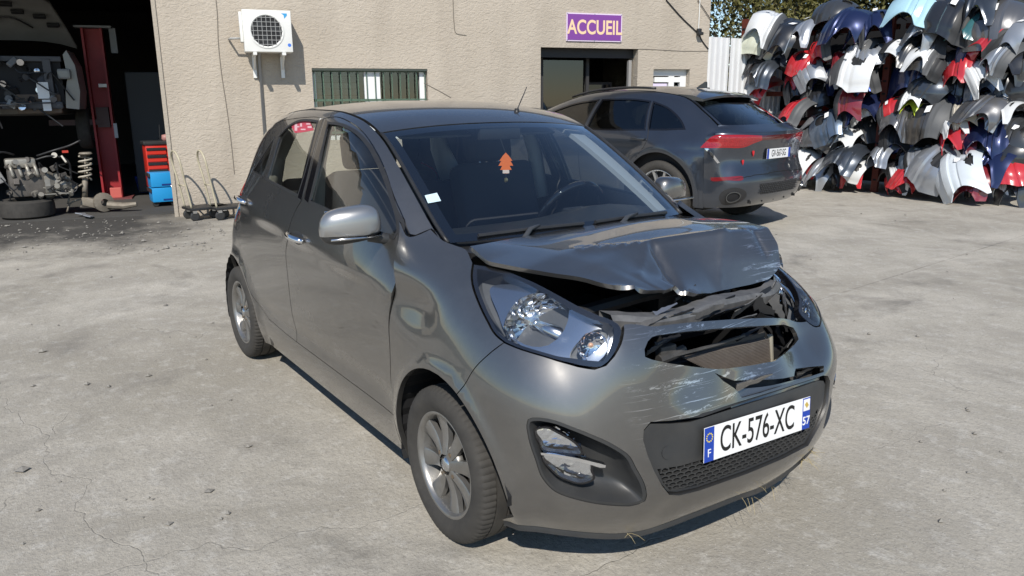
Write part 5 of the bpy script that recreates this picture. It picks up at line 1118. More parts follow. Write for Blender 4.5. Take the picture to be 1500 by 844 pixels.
MB().prism([(-4, -3), (4, -3), (4, 1), (-4, 1)], -.0026, .0026, Mf @ Matrix.Translation((0, 0, -9.3))).build('freshener_label', mat('label_cream', (.8, .6, .5), .6), fr_)
# red sticker at the top of the rear side glass
rs = SIDE.trace([(424, 182), (434, 178), (452, 177), (458, 190), (438, 193.5), (430, 194)])
rst = panel('red_sticker', SIDE, outline(SIDE, [rs[[0, 1, 2]], rs[[2, 3]], rs[[3, 4, 5]], rs[[5, 0]]]), mat('sticker_red', (.50, .06, .09), .5), hatch, gap=0, rim=0, off=-.0065)
for i, (x0, y0, x1, y1) in enumerate(((430, 181, 434, 191), (438, 180, 441, 185), (439, 188, 446, 190), (447, 180, 453, 182), (449, 184, 455, 187), (433, 184, 437, 186))):
    qd = SIDE.trace([(x0, y0), (x1, y0), (x1, y1), (x0, y1)]); panel('sticker_print', SIDE, outline(SIDE, [qd[[0, 1]], qd[[1, 2]], qd[[2, 3]], qd[[3, 0]]]), mat('sticker_pink', (.7, .42, .45), .5), rst, gap=0, rim=0, off=-.0055)
# ================================================================== THINGS IN THE OPEN BAY
def gl(px, py): return at(px, py, z=.012)
M_lred = mat('lift_red', (.36, .025, .03), .5, noise=(6, .3, (.25, .02, .025)))
b0 = gl(168, 290)
lift = empty('vehicle_lift', b0, AZ, 'red two post vehicle lift column inside the dark bay', 'vehicle lift')
top = 2.55
MB().box((0, .0, top/2), (.28, .03, top)).box((-.125, -.10, top/2), (.03, .17, top)).box((.125, -.10, top/2), (.03, .17, top)).build('column', M_lred, lift)
MB().box((0, -.02, .012), (.55, .5, .024)).build('base_plate', mat('lift_base', (.16, .05, .05), .6), lift)
MB().box((.02, -.05, top+.02), (.50, .25, .03)).box((.27, -.02, top-.17), (.09, .12, .36)).build('lift_motor', mat('motor_grey', (.22, .23, .24), .5), lift)
MB().box((0, -.07, 1.25), (.17, .12, .30)).box((-.35, -.15, 1.18), (.75, .10, .08), Matrix.Rotation(.2, 3, 'Z').to_4x4()).build('lift_arm', mat('arm_dark', (.08, .05, .05), .6), lift)
MB().box((.06, -.19, 1.72), (.11, .004, .05)).build('rating_label', M_plate, lift)
MB().box((.16, -.19, 1.05), (.05, .004, .22)).build('warning_strip', mat('strip_grey', (.4, .42, .45), .5), lift)
MB().box((.05, -.19, .10), (.16, .02, .16), None, .01).build('sunlit_foot_patch', mat('sunlit_foot_pink', (.55, .12, .10), .6), lift)  # sunlit foot of the column, painted as a lighter pink patch
# ---- raised car with its bonnet open
rc = empty('raised_car', wlp(-2.02, .0, -1.6), AZ, 'pale car without a front bumper raised on the lift with its bonnet open', 'car')
M_wcar = mat('old_white_paint', (.27, .27, .26), .45, coat=.4, noise=(3, .3, (.19, .185, .17)))
zb = 1.35
# bonnet underside: pale pressed panel standing open
bv = []; nb = 9
for i, (yy, zz) in enumerate(((.85, zb+1.02), (.60, zb+1.22), (.30, zb+1.40), (.02, zb+1.56), (-.10, zb+1.60))):
    for j in range(nb):
        s = -1+2*j/(nb-1); bv.append((s*(.78-.05*i), yy+.10*s*s, zz-.10*abs(s)**3))
hb = mesh_obj('open_bonnet', bv+[(a, b_+.03, c+.03) for a, b_, c in bv], [(i*nb+j, i*nb+j+1, (i+1)*nb+j+1, (i+1)*nb+j) for i in range(4) for j in range(nb-1)]+[(45+i*nb+j, 45+(i+1)*nb+j, 45+(i+1)*nb+j+1, 45+i*nb+j+1) for i in range(4) for j in range(nb-1)], M_wcar, rc, True)
for p in ((.2, .3, 1.39), (-.15, .45, 1.30), (.45, .35, 1.34), (.58, .5, 1.24), (.1, .15, 1.47)): MB().box((p[0], p[1]-.03, zb+p[2]-.03), (.16, .06, .05), Matrix.Rotation(-.6, 3, 'X').to_4x4(), .015).build('bonnet_pocket', M_black, hb)
MB().tube(spline([(-.7, .55, zb+1.2), (-.2, .42, zb+1.28), (.1, .40, zb+1.29), (.3, .6, zb+1.18)], 14), .012, 6).build('bonnet_rib', M_black, hb)
# body shell
MB().box((-.1, 1.9, zb+.35), (1.25, 2.6, .8), None, .12).build('body', M_wcar, rc, auto=40)
MB().box((0, .22, zb+.42), (1.35, .5, .62)).build('engine_bay', M_void, rc)
MB().box((0, -.06, zb+.72), (1.4, .06, .07), None, .01).box((0, -.06, zb+.10), (1.3, .08, .10), None, .02).box((.52, -.08, zb+.42), (.10, .05, .60), None, .01).box((-.52, -.08, zb+.42), (.10, .05, .60), None, .01).build('front_frame', mat('frame_dark', (.07, .07, .075), .5), rc)
for s in (-1, 1):
    MB().prism([(-.10, -.42), (.06, -.44), (.10, -.2), (.08, .16), (.0, .36), (-.05, .30), (-.03, .0), (-.08, -.2)], -.12, .5, Matrix.Translation((s*.78, .05, zb+.48)) @ Matrix.Diagonal((s, 1, 1, 1))).build('front_wing', M_wcar, rc)
    MB().box((s*.72, -.1, zb+.52), (.16, .12, .14), None, .03).build('lamp_bracket', M_wcar, rc)
MB().box((.44, -.13, zb+.30), (.14, .01, .22)).build('bay_sticker', M_white, rc)
MB().box((.46, -.13, zb+.10), (.10, .01, .15)).build('bay_sticker', M_white, rc)
MB().lathe([(.0001, -.02), (.035, -.01), (.04, .0)], 12, Matrix.Translation((.40, -.12, zb+.56))).build('horn', M_chrome2, rc)
MB().box((.35, -.02, zb+.12), (.55, .06, .26), None, .02).build('brown_panel', mat('rusty_panel', (.14, .10, .07), .7), rc)
MB().box((-.35, -.10, zb+.35), (.30, .06, .40), None, .02).build('radiator_pack', mat('rad_grey', (.25, .25, .25), .5), rc)
for p, a in (((-.5, -.1, zb-.35), .5), ((-.35, -.12, zb-.70), -.4)): MB().box(p, (.16, .03, .55), Matrix.Rotation(a, 3, 'Y').to_4x4(), .012).build('hanging_liner', mat('liner_grey', (.22, .22, .22), .7), rc)
for s in (-1, 1):
    wh = MB().lathe([(.20, .09), (.29, .09), (.31, .05), (.31, -.05), (.29, -.09), (.20, -.09)], 28, Matrix.Translation((s*.74, 1.0, zb-.25)) @ Matrix.Rotation(math.pi/2, 4, 'Z')); wh.build('tyre', M_rub, rc, True)
g = random.Random(31)
for k in range(46):
    p = (g.uniform(-.62, .62), g.uniform(-.20, -.02), zb+g.uniform(.05, .78)); q = g.random(); Mr = Matrix.Rotation(g.uniform(0, 3), 4, 'Y') @ Matrix.Rotation(g.uniform(-.8, .8), 4, 'Z'); mk_ = (M_chrome2, M_black, MATS['liner_grey'], MATS['frame_dark'], M_wcar)[k % 5]
    if q < .35: MB().lathe([(.0001, .04), (.025, .04), (.03, .02), (.045, .01), (.045, -.03), (.0001, -.03)], 9, Matrix.Translation(p) @ Mr).build('bay_part', mk_, rc)
    elif q < .65: MB().box(p, (g.uniform(.05, .18), .05, g.uniform(.03, .10)), Mr, .01).build('bay_part', mk_, rc)
    else: MB().tube(spline([p, (p[0]+g.uniform(-.2, .2), p[1]-.05, p[2]+g.uniform(-.15, .1)), (p[0]+g.uniform(-.4, .4), p[1]-.02, p[2]+g.uniform(-.35, .1))], 9), .011, 5).build('bay_hose', M_black, rc)
# ---- engine standing on a tyre
M_cast = mat('cast_alloy', (.42, .40, .35), .5, .5, noise=(9, .3, (.22, .20, .17))); M_grime = mat('engine_grime', (.06, .055, .05), .6, noise=(12, .3, (.14, .125, .11)))
ty0 = gl(42, 318)
ty = empty('loose_tyre', ty0+np.array([0, 0, 0.0]), AZ, 'worn tyre lying flat under the removed engine', 'tyre')
MB().lathe([(.20, .11), (.27, .12), (.315, .09), (.325, .04), (.325, -.04), (.315, -.09), (.27, -.12), (.20, -.11), (.19, 0)], 48, Matrix.Translation((0, 0, .12)) @ Matrix.Rotation(math.pi/2, 4, 'X'), closed=True, rad=lambda i, j, r: r-(.010 if j in (3, 4) and i % 2 else 0)).build('tyre_carcass', M_rub, ty, auto=50)
en = empty('removed_engine', ty0+np.array([-.03, .10, .24]), AZ+.25, 'greasy removed engine with gearbox resting on a tyre', 'engine')
MB().box((-.05, 0, .22), (.42, .40, .36), None, .04).build('engine_block', M_grime, en, auto=40)
gb = MB().lathe([(.0001, .20), (.10, .19), (.14, .12), (.15, .0), (.19, -.06), (.20, -.12), (.0001, -.13)], 14, Matrix.Translation((.25, -.05, .17)) @ Matrix.Rotation(-math.pi/2, 4, 'Z')).build('gearbox', M_cast, en)
for k in range(7): MB().box((.22+.03*math.cos(k), -.22+.02*k, .06+.035*k), (.30-.02*k, .02, .016), Matrix.Rotation(.4*k, 3, 'Y').to_4x4(), .004).build('casting_rib', M_cast, gb)
MB().lathe([(.0001, .05), (.06, .045), (.085, .02), (.085, -.05)], 16, Matrix.Translation((.42, -.12, .14))).build('pulley', mat('pulley_grey', (.3, .3, .32), .4, .6), en, True)
MB().box((-.1, -.02, .47), (.34, .26, .12), None, .03).build('cylinder_head', M_cast, en, auto=40)
for k in range(4): MB().tube(spline([(-.22+.09*k, -.08, .46), (-.22+.09*k, -.20, .42), (-.20+.09*k, -.22, .30)], 8), .022, 8).build('manifold_pipe', M_cast, en, True)
for pts in (([(-.35, -.1, .35), (-.42, -.15, .55), (-.3, -.1, .62), (-.15, 0, .58)]), ([(.05, -.1, .5), (.25, -.15, .55), (.42, -.12, .50), (.45, -.1, .2)]), ([(.1, 0, .55), (.3, -.1, .62), (.5, -.1, .68), (.62, -.12, .74)]), ([(-.4, .1, .3), (-.5, -.1, .2), (-.42, -.2, .1)])):
    MB().tube(spline(pts, 14), .014, 6).build('hose', M_black, en, True)
MB().box((.42, -.14, .60), (.07, .03, .03)).build('red_connector', mat('conn_red', (.5, .05, .03), .5), en)
for k in range(6): MB().lathe([(.0001, .02), (.03, .018), (.036, 0)], 10, Matrix.Translation((-.28+.11*k, -.21+.02*(k % 2), .12+.09*(k % 3)))).build('engine_boss', M_cast if k % 2 else M_grime, en)
g = random.Random(21)
for k in range(34):
    p = (g.uniform(-.30, .42), g.uniform(-.26, -.12), g.uniform(.05, .56)); q = g.random(); Mr = Matrix.Rotation(g.uniform(0, 3), 4, 'Y') @ Matrix.Rotation(g.uniform(-.8, .8), 4, 'Z')
    if q < .45: MB().lathe([(.0001, .05), (.02, .05), (.024, .03), (.035, .02), (.036, -.03), (.0001, -.03)], 9, Matrix.Translation(p) @ Mr).build('engine_part', M_cast if k % 3 else M_grime, en)
    elif q < .75: MB().box(p, (g.uniform(.04, .12), .05, g.uniform(.02, .07)), Mr, .008).build('engine_part', M_grime if k % 3 else M_cast, en)
    else: MB().tube(spline([p, (p[0]+g.uniform(-.1, .1), p[1]-.05, p[2]+g.uniform(-.1, .1)), (p[0]+g.uniform(-.2, .2), p[1]-.02, p[2]+g.uniform(-.2, .15))], 8), .009, 5).build('engine_hose', M_black, en)
# ---- suspension strut
st0 = gl(130, 312)
stt = empty('suspension_strut', st0, AZ-.1, 'rusty suspension strut with coil spring standing on the bay floor', 'strut')
M_rust = mat('rusty_metal', (.17, .14, .11), .7, .3, noise=(14, .3, (.30, .27, .22)))
ax0, ax1 = Vector((-.02, 0, .22)), Vector((.06, .0, .80))
MB().tube([ax0, ax0.lerp(ax1, .45)], .036, 12).tube([ax0.lerp(ax1, .45), ax1], .014, 8).build('damper', M_rust, stt, True)
hel = [ax0.lerp(ax1, .40+.55*t)+Vector((math.cos(t*2*math.pi*4.6)*.075, math.sin(t*2*math.pi*4.6)*.075, 0)) for t in np.linspace(0, 1, 110)]
MB().tube(hel, .013, 6).build('coil_spring', mat('spring_pale', (.42, .38, .31), .6), stt, True)
MB().lathe([(.0001, .02), (.07, .02), (.085, 0), (.05, -.02)], 18, Matrix.Translation(ax1) @ Matrix.Rotation(math.pi/2, 4, 'X')).build('top_mount', M_rust, stt)
MB().lathe([(.03, .06), (.10, .05), (.13, .02), (.13, -.03), (.05, -.05)], 18, Matrix.Translation((.20, 0, .14)) @ Matrix.Rotation(.6, 4, 'Z')).build('brake_drum', M_rust, stt)
MB().box((.05, .0, .14), (.24, .07, .12), Matrix.Rotation(.3, 3, 'Y').to_4x4(), .02).tube([(.25, 0, .1), (.45, -.02, .08), (.62, -.02, .10)], [.05, .045, .03], 8).build('knuckle', M_rust, stt, auto=40)
for pts in (([(-.05, 0, .20), (-.20, -.05, .14), (-.25, -.05, .03)]), ([(-.02, -.05, .4), (-.16, -.05, .30), (-.22, -.08, .14)])): MB().tube(spline(pts, 10), .012, 6).build('link_rod', M_rust, stt, True)
fl = gl(125, 318); MB().prism([(-.2, -.06), (-.05, -.03), (.12, -.07), (.2, .0), (.1, .05), (-.02, .03), (-.1, .09)], -.006, .006, Matrix.Translation(fl+np.array([0, 0, .03])) @ Matrix.Rotation(1.35, 4, 'X') @ Matrix.Rotation(.2, 4, 'Y')).build('heat_shield', mat('shield_grey', (.32, .33, .36), .5, .5))
tag(bpy.data.objects['heat_shield'], 'bent grey metal heat shield lying in front of the strut', 'car part')
# ---- tool trolley and boxes
t0 = gl(238, 299); tt = AZ+.20
tr = empty('tool_trolley', t0+WT*.02-WN*.10, tt, 'red tool trolley with dark drawers beside the bay wall', 'tool trolley')
M_tr = mat('tool_red', (.62, .035, .02), .4, coat=.3)
MB().box((0, .0, .56), (.38, .34, .62), None, .012).build('cabinet', M_tr, tr, auto=40)
for k in range(5): 
    d_ = MB().box((-.05, -.178, .36+.105*k), (.26, .016, .092), None, .004).build('drawer', M_tr, tr); MB().box((-.05, -.19, .39+.105*k), (.26, .012, .040), None, .004).build('drawer_handle', M_black, d_)
MB().box((0, 0, .895), (.42, .38, .05), None, .012).build('top_tray', M_dark, tr)
MB().tube([(.05, .05, .9), (.06, .05, 1.15)], .006, 6).build('screwdriver', M_black, tr)
MB().lathe([(.0001, .04), (.05, .03), (.06, -.03), (.03, -.06)], 12, Matrix.Translation((.12, 0, .97)) @ Matrix.Rotation(1.57, 4, 'X')).build('spray_can', mat('can_pink', (.4, .2, .18), .5), tr, True)
bx = empty('blue_tool_box', t0+WN*.16+WT*.03, tt, 'two bright blue stacked tool boxes on castors below the red trolley', 'tool box')
M_bl = mat('tool_blue', (.02, .30, .66), .45)
for z in (.17, .385):
    q = MB().box((0, 0, z), (.32, .34, .205), None, .015).build('box_shell', M_bl, bx, auto=40)
    MB().box((-.172, 0, z+.07), (.022, .34, .05), None, .006).build('box_handle', M_dark, q)
    MB().box((.06, -.1715, z-.07), (.16, .002, .026)).build('box_print', mat('print_navy', (.01, .04, .2), .5), q)
for sx_ in (-.12, .12): MB().lathe([(.0001, .015), (.04, .015), (.045, 0), (.04, -.015), (.0001, -.015)], 12, Matrix.Translation((sx_, -.12, .045))).build('castor', M_dark, bx)
MB().tube([(.10, -.18, .30), (.16, -.28, .10), (.20, -.42, .0)], .008, 6).build('crowbar', mat('bar_steel', (.4, .39, .36), .4, .8), bx)
bk = gl(213, 285)-WN*.3
tag(MB().lathe([(.0001, 0.01), (.12, .01), (.16, .27), (.165, .275), (.15, .27), (.115, .03), (.0001, .03)], 20, Matrix.Translation(bk) @ Matrix.Rotation(math.pi/2, 4, 'X')).build('bucket', mat('bucket_blue', (.02, .06, .35), .5), None, True), 'dark blue plastic bucket in the shade behind the tool trolley', 'bucket')
tag(MB().box(wlp(-.35, 1.0, -2.9), (.65, .10, 1.9), Matrix.Rotation(AZ, 3, 'Z').to_4x4(), .02).build('locker', mat('locker_grey', (.06, .065, .07), .6)), 'tall dark grey locker standing deep in the bay', 'locker')

# ================================================================== PLATFORM TROLLEYS AT THE WALL
def trolley(px, py, rz, label, hx=.0):
    c = at(px, py, z=0); o = empty('platform_trolley', c, AZ+rz, label, 'trolley', 'trolleys at the workshop wall')
    MB().box((0, 0, .15), (.50, .36, .035), None, .012).build('deck', M_black, o, auto=40)
    cream = mat('cream_tube', (.52, .47, .34), .5, noise=(10, .3, (.40, .35, .25)))
    x = -.22; h = .86
    for yy in (-.13, .13): pass
    MB().tube(spline([(x, -.13, .16), (x-.05, -.13, .5), (x-.10, -.13, h-.04), (x-.105, -.09, h), (x-.105, .09, h), (x-.10, .13, h-.04), (x-.05, .13, .5), (x, .13, .16)], 40), .013, 8).build('handle', cream, o, True)
    MB().tube([(x-.045, -.13, .45), (x-.045, .13, .45)], .010, 6).build('cross_bar', cream, o, True)
    for a in (-.19, .19):
        for b_ in (-.13, .13):
            w_ = MB().lathe([(.0001, .018), (.045, .018), (.06, .012), (.06, -.012), (.045, -.018), (.0001, -.018)], 16, Matrix.Translation((a, b_, .06))).build('castor', M_dark, o)
            MB().box((a, b_, .115), (.05, .05, .035)).build('castor_fork', M_chrome2, w_)
trolley(303, 320, .35, 'cream handled platform trolley nearest the bay corner')
trolley(340, 319, .30, 'cream handled platform trolley nearest the parked hatchback')

# ================================================================== WHITE METAL FENCE
fa = wlp(8.25, 0, -.3); fb = np.array([-7.0, 10.45, 0])
fdir = fb-fa; FL = np.linalg.norm(fdir[:2]); faz = math.atan2(fdir[1], fdir[0])
fen = empty('metal_fence', fa, faz, 'white corrugated metal fence between the building and the bumper rack', 'fence')
M_fe = mat('fence_white', (.70, .71, .72), .45, noise=(3, .3, (.62, .63, .63)))
ns = 3; FH = 2.48
for k in range(ns):
    x0, x1 = FL*k/ns+.003, FL*(k+1)/ns-.003; prof = []; x = x0
    while x < x1-.001:
        for dx, dy in ((0, 0), (.07, 0), (.085, -.028), (.125, -.028), (.14, 0)):
            if x+dx <= x1: prof.append((x+dx, dy))
        x += .14
    n = len(prof); MB().add([(a, b_, .05) for a, b_ in prof]+[(a, b_, FH) for a, b_ in prof], [(i, i+1, i+1+n, i+n) for i in range(n-1)]).build('fence_sheet', M_fe, fen)
for z in (.4, 1.3, 2.2): MB().box((FL/2, .04, z), (FL, .05, .05)).build('fence_rail', M_alu, fen)
MB().box((FL*.80, .02, FH+.05), (FL*.42, .16, .16)).build('coping_board', mat('coping_brown', (.30, .20, .13), .8), fen)

# ================================================================== RACK OF SALVAGED BUMPERS
pa_ = np.array([-6.1, 9.95, 0]); pd = np.array([3.46, .28, 0]); pd /= np.linalg.norm(pd); pn_ = np.array([pd[1], -pd[0], 0]); PAZ = math.atan2(pd[1], pd[0])
def rk(px, py, off=0.):
    d = ray(px, py); k = ((pa_+pn_*off-CAM)@pn_)/(d@pn_); p = CAM+k*d; return (p-pa_)@pd, p[2]
def rkp(s, z, off=0.): return pa_+pd*s+pn_*off+np.array([0, 0, z])
rack = empty('bumper_rack', pa_, PAZ, 'rust red steel rack carrying the piled car bumpers', 'rack')
M_rk = mat('rack_red', (.17, .035, .022), .65, noise=(8, .3, (.10, .03, .022)))
for s in (-1.18, 1.42, 4.0):
    for dp in (-.22, .85):
        MB().box((s, dp, 1.42), (.10, .07, 2.84)).build('post', M_rk, rack)
    for k in range(14): MB().box((s, -.258, .2+k*.19), (.05, .010, .03)).build('post_slot', M_void, rack)
for z in (.55, 1.05, 1.55, 2.05, 2.55):
    for s0_, s1_ in ((-1.13, 1.37), (1.47, 3.95)): MB().box(((s0_+s1_)/2, .16, z), (s1_-s0_, .05, .08)).build('beam', M_rk, rack)
MB().box((1.45, .95, 1.4), (5.6, .04, 2.7)).box((-1.36, .55, 1.3), (.03, .8, 2.4)).build('gap_shade_sheet', M_void, rack)  # black filler sheets added so the gaps between bumpers look shaded
# bumper skins: hang over the beams with one wing towards the yard
def bumper_mesh(v):
    na, nb = 29, 30
    Wd = (.60, .70, .50, .66, .56)[v]; arch = (.16, .06, .26, .12, .20)[v]; ca = (-.15, .2, 0, .45, -.4)[v]; bulge = (.10, .12, .07, .11, .09)[v]; led = (.25, -.25, .45, .05, .3)[v]
    P = np.zeros((nb, na, 3))
    for j in range(na):
        a = -1+2*j/(na-1)
        end = 1-arch*max(0, 1-((a-ca)/.70)**2)-(.10 if v == 3 and a > .75 else 0)
        for i in range(nb):
            t = i/(nb-1)*end
            if t < .35: y = .55-.55*t/.35; z = .28+.05*t/.35; th = 0
            else:
                k = (t-.35)/.65*1.9; th = min(1.45, k); r = (.36, .30, .38, .33, .36)[v]
                y = -r*math.sin(th); z = .33-r*(1-math.cos(th))
                if k > 1.45: z -= (k-1.45)*.36; y -= (k-1.45)*(.05, -.06, .08, .0, -.03)[v]
            up = bulge*(1-abs(a)**2.2)
            up += .030*sstep(led-.05, led+.03, a)-.022*sstep(led+.32, led+.36, a)            # ledge and trim step
            up -= .016*math.exp(-((a-led+.30)/.045)**2)                                       # swage line
            if v in (1, 4): up += .035*sstep(.52, .58, t)*(a < led)                            # number plate / lamp step
            if v == 0: up -= .05*sstep(.60, .50, t)*sstep(-.55, -.35, a)*sstep(.15, -.05, a)
            up += .018*sstep(.93, 1.0, t/max(end, .1))                                        # arch lip
            w = Wd/2*(1-.14*t*(a > 0)-.06*t*(a < 0)); P[i, j] = (a*w+.05*math.sin(3*t+v), y-up*math.sin(max(th, .25)), z+up*math.cos(max(th, .25)))
    return P
HOLE = [(15, 21, 4, 9), (14, 18, 17, 25), (17, 22, 5, 9), (14, 20, 5, 13), None]
def mkmesh(name, V, F, th=.012):
    me = bpy.data.meshes.new(name); bm = bmesh.new(); vs_ = [bm.verts.new(q) for q in V]
    for f in F: bm.faces.new([vs_[i] for i in f])
    bmesh.ops.delete(bm, geom=[q for q in bm.verts if not q.link_faces], context='VERTS'); bmesh.ops.recalc_face_normals(bm, faces=bm.faces)
    if th: bmesh.ops.solidify(bm, geom=bm.faces[:], thickness=th)
    bm.to_mesh(me); bm.free(); me.materials.append(None); me.polygons.foreach_set('use_smooth', [True]*len(me.polygons)); me.set_sharp_from_angle(angle=math.radians(32)); return me
BP = []
for v in range(5):
    P = bumper_mesh(v); n_, m_ = P.shape[:2]; V = [tuple(p) for p in P.reshape(-1, 3)]; k = (19, 9, 22, 17, 20)[v]; h = HOLE[v]
    def quad(i, j): return (i*m_+j, i*m_+j+1, (i+1)*m_+j+1, (i+1)*m_+j)
    inh = lambda i, j: h is not None and h[0] <= i < h[1] and h[2] <= j < h[3] and not ((i, j) in ((h[0], h[2]), (h[0], h[3]-1), (h[1]-1, h[2]), (h[1]-1, h[3]-1)))
    istrim = (lambda j: j >= k) if v != 1 else (lambda j: j < k)
    cells = [(i, j) for i in range(n_-1) for j in range(m_-1)]
    skin = mkmesh('bumper_skin', V, [quad(i, j) for i, j in cells if not istrim(j) and not inh(i, j)]); trim = mkmesh('lower_trim', V, [quad(i, j) for i, j in cells if istrim(j) and not inh(i, j)])
    gr_ = None
    if h:
        Q = P.copy(); du = np.gradient(P, axis=1); dv_ = np.gradient(P, axis=0); N = np.cross(du, dv_); N /= np.linalg.norm(N, axis=2, keepdims=True)+1e-9; N[N[..., 1] > 0] *= -1
        Q -= N*.03; gr_ = mkmesh('grille_insert', [tuple(p) for p in Q.reshape(-1, 3)], [quad(i, j) for i, j in cells if h[0]-1 <= i < h[1]+1 and h[2]-1 <= j < h[3]+1], 0)
    ji, jj = 19, (13, 13, 13, 15, 10)[v]; c = P[ji, jj]; e1 = P[ji, jj+2]-c; e1 /= np.linalg.norm(e1); e2_ = P[ji+2, jj]-c; e2_ /= np.linalg.norm(e2_); nrm_ = np.cross(e1, e2_); nrm_ = nrm_ if nrm_[1] < 0 else -nrm_; c = c+nrm_*.028
    lab = mkmesh('price_label', [tuple(c+e1*a+e2_*b_) for a, b_ in ((-.034, -.05), (.034, -.05), (.034, .05), (-.034, .05))], [(0, 1, 2, 3)], 0)
    BP.append((skin, trim, lab, gr_))
COLS = {'white': (.74, .75, .75), 'pale cream': (.66, .68, .55), 'black': (.014, .015, .018), 'slate grey': (.05, .06, .075), 'silver': (.34, .36, .39), 'red': (.52, .022, .03), 'dark red': (.20, .012, .02), 'navy blue': (.012, .022, .085), 'mid grey': (.13, .13, .135),
        'blue': (.02, .06, .30), 'steel blue': (.10, .14, .20), 'yellow green': (.52, .62, .04), 'cream': (.60, .54, .44), 'light blue': (.42, .66, .76), 'teal': (.03, .13, .14), 'taupe': (.085, .08, .075), 'charcoal': (.035, .037, .04), 'maroon': (.11, .012, .02), 'pale blue white': (.62, .67, .71)}
def cmat(n):
    c = COLS[n]; met = n in ('silver', 'slate grey', 'mid grey', 'steel blue', 'taupe', 'navy blue', 'blue')
    return mat('bumper_'+n.replace(' ', '_'), c, .30, .45 if met else 0., .9, .06, noise=(3, .35, tuple(x*.8+.012 for x in c)))
BL = """1130 45 white 1.25 0 12|1122 62 pale_cream 1.1 1 15|1158 58 black 1.35 0 5|1157 88 slate_grey .8 2 0|1195 52 silver 1.2 2 -6|1207 72 red .8 0 -12|1226 26 charcoal 1.0 1 5|1250 45 navy_blue 1.35 0 8|1284 40 navy_blue 1.15 2 -10|1272 78 silver .9 1 0
1110 98 mid_grey .85 2 8|1136 110 slate_grey 1.1 0 6|1165 116 red .6 2 0|1192 106 silver 1.0 0 -14|1216 116 navy_blue 1.1 2 4|1258 106 white 1.3 3 -6|1228 112 white .7 2 -4|1290 117 blue .9 0 -14|1118 132 red .8 2 10|1106 134 white .6 2 12|1176 127 black .9 0 0|1234 90 dark_red .7 2 6
1178 168 red 1.05 0 4|1157 178 slate_grey .85 2 6|1206 160 black 1.0 1 -5|1226 186 steel_blue 1.1 3 -8|1266 168 navy_blue 1.3 0 -6|1278 192 charcoal 1.0 2 -10|1262 143 dark_red 1.0 0 0|1206 204 mid_grey .9 1 4|1216 218 silver .85 2 -12|1256 206 white .9 0 2|1222 238 navy_blue .85 2 8|1241 243 black .8 0 0|1268 240 slate_grey 1.15 0 0|1274 262 red .8 2 -8|1182 236 white .9 2 14|1197 242 red .75 3 6|1186 258 silver .75 0 8|1180 210 slate_grey .9 1 0|1296 202 blue .75 2 6|1312 207 slate_grey .9 0 -5
1336 160 yellow_green .85 2 -4|1326 177 mid_grey 1.15 0 5|1350 212 black 1.0 2 0|1332 206 blue .75 1 0|1376 176 taupe 1.2 3 8|1396 186 white .8 2 -16|1406 198 red .85 2 -18|1416 168 cream .9 0 -14|1427 212 maroon 1.0 2 -10|1452 168 mid_grey 1.25 0 10|1487 170 white .85 2 -8|1460 206 navy_blue 1.3 0 -4|1484 226 black 1.2 1 -6
1350 243 steel_blue .95 1 4|1338 256 white .8 2 10|1378 244 silver 1.25 3 12|1418 250 pale_blue_white 1.25 0 -14|1392 284 slate_grey .9 2 0|1466 264 red 1.15 1 -14|1432 280 dark_red .95 0 -6|1496 284 charcoal 1.0 2 0|1316 266 white .8 2 -20|1306 230 silver .85 0 -6|1326 256 black .9 1 0|1360 280 charcoal .85 2 8|1472 238 navy_blue 1.1 2 6
1340 22 light_blue 1.3 0 4|1359 44 silver 1.0 2 14|1367 60 charcoal 1.0 2 14|1395 38 black 1.4 1 8|1392 68 taupe 1.0 0 0|1397 92 slate_grey .7 2 -12|1430 44 teal .9 0 -4|1442 66 navy_blue 1.1 2 0|1470 38 mid_grey 1.3 3 6|1498 52 silver 1.0 0 6|1384 8 charcoal 1.1 1 0|1450 8 slate_grey 1.1 2 -6
1346 104 navy_blue 1.3 0 6|1362 96 taupe .85 1 16|1416 100 red .9 0 -8|1432 110 white .9 2 -14|1402 120 black 1.2 0 0|1480 98 black 1.15 2 -6|1436 128 steel_blue .8 2 -6|1420 142 navy_blue 1.0 0 0|1371 132 slate_grey .9 1 14|1342 76 black 1.1 2 0|1472 132 navy_blue 1.1 0 -6|1497 128 black 1.1 1 0|1500 200 charcoal 1.1 0 0|1500 86 charcoal 1.0 2 4"""
gx_ = random.Random(77)
items = []
for ln in BL.replace('\n', '|').split('|'):
    a = ln.split()
    if len(a) == 6: items.append((float(a[0]), float(a[1]), a[2].replace('_', ' '), float(a[3]), int(a[4]), float(a[5])))
for _k in range(46):
    items.append((gx_.uniform(1112, 1498), gx_.uniform(25, 278), gx_.choice(['black']*6+['white']*4+['red']*3+['charcoal']*3+['silver']*3+['navy blue']*2+['steel blue', 'dark red']), gx_.uniform(.62, .95), gx_.randrange(5), gx_.uniform(-22, 22)))
gq = random.Random(12); placed = []
for px, py, cn, sc, v, rot in items:
    off = gq.uniform(.05, .32)+(.20 if py > 225 else 0)-(.18 if cn in ('black', 'charcoal', 'navy blue') else 0); s, z = rk(px, py, off); sc *= .90
    for ps in (1.42, -1.18):
        d = s-ps; md = .30*sc+.05
        if abs(d) < md and z < 2.5: s = ps+math.copysign(md, d)
    placed.append([s, z, off, cn, sc, v, rot])
rows_ = ['lowest', 'second lowest', 'third', 'fourth', 'fifth', 'topmost']
for q in placed: q.append(min(5, max(0, int(q[1]/.50))))
_o1 = 'first second third fourth fifth sixth seventh eighth ninth tenth eleventh twelfth thirteenth fourteenth fifteenth sixteenth seventeenth eighteenth nineteenth'.split()
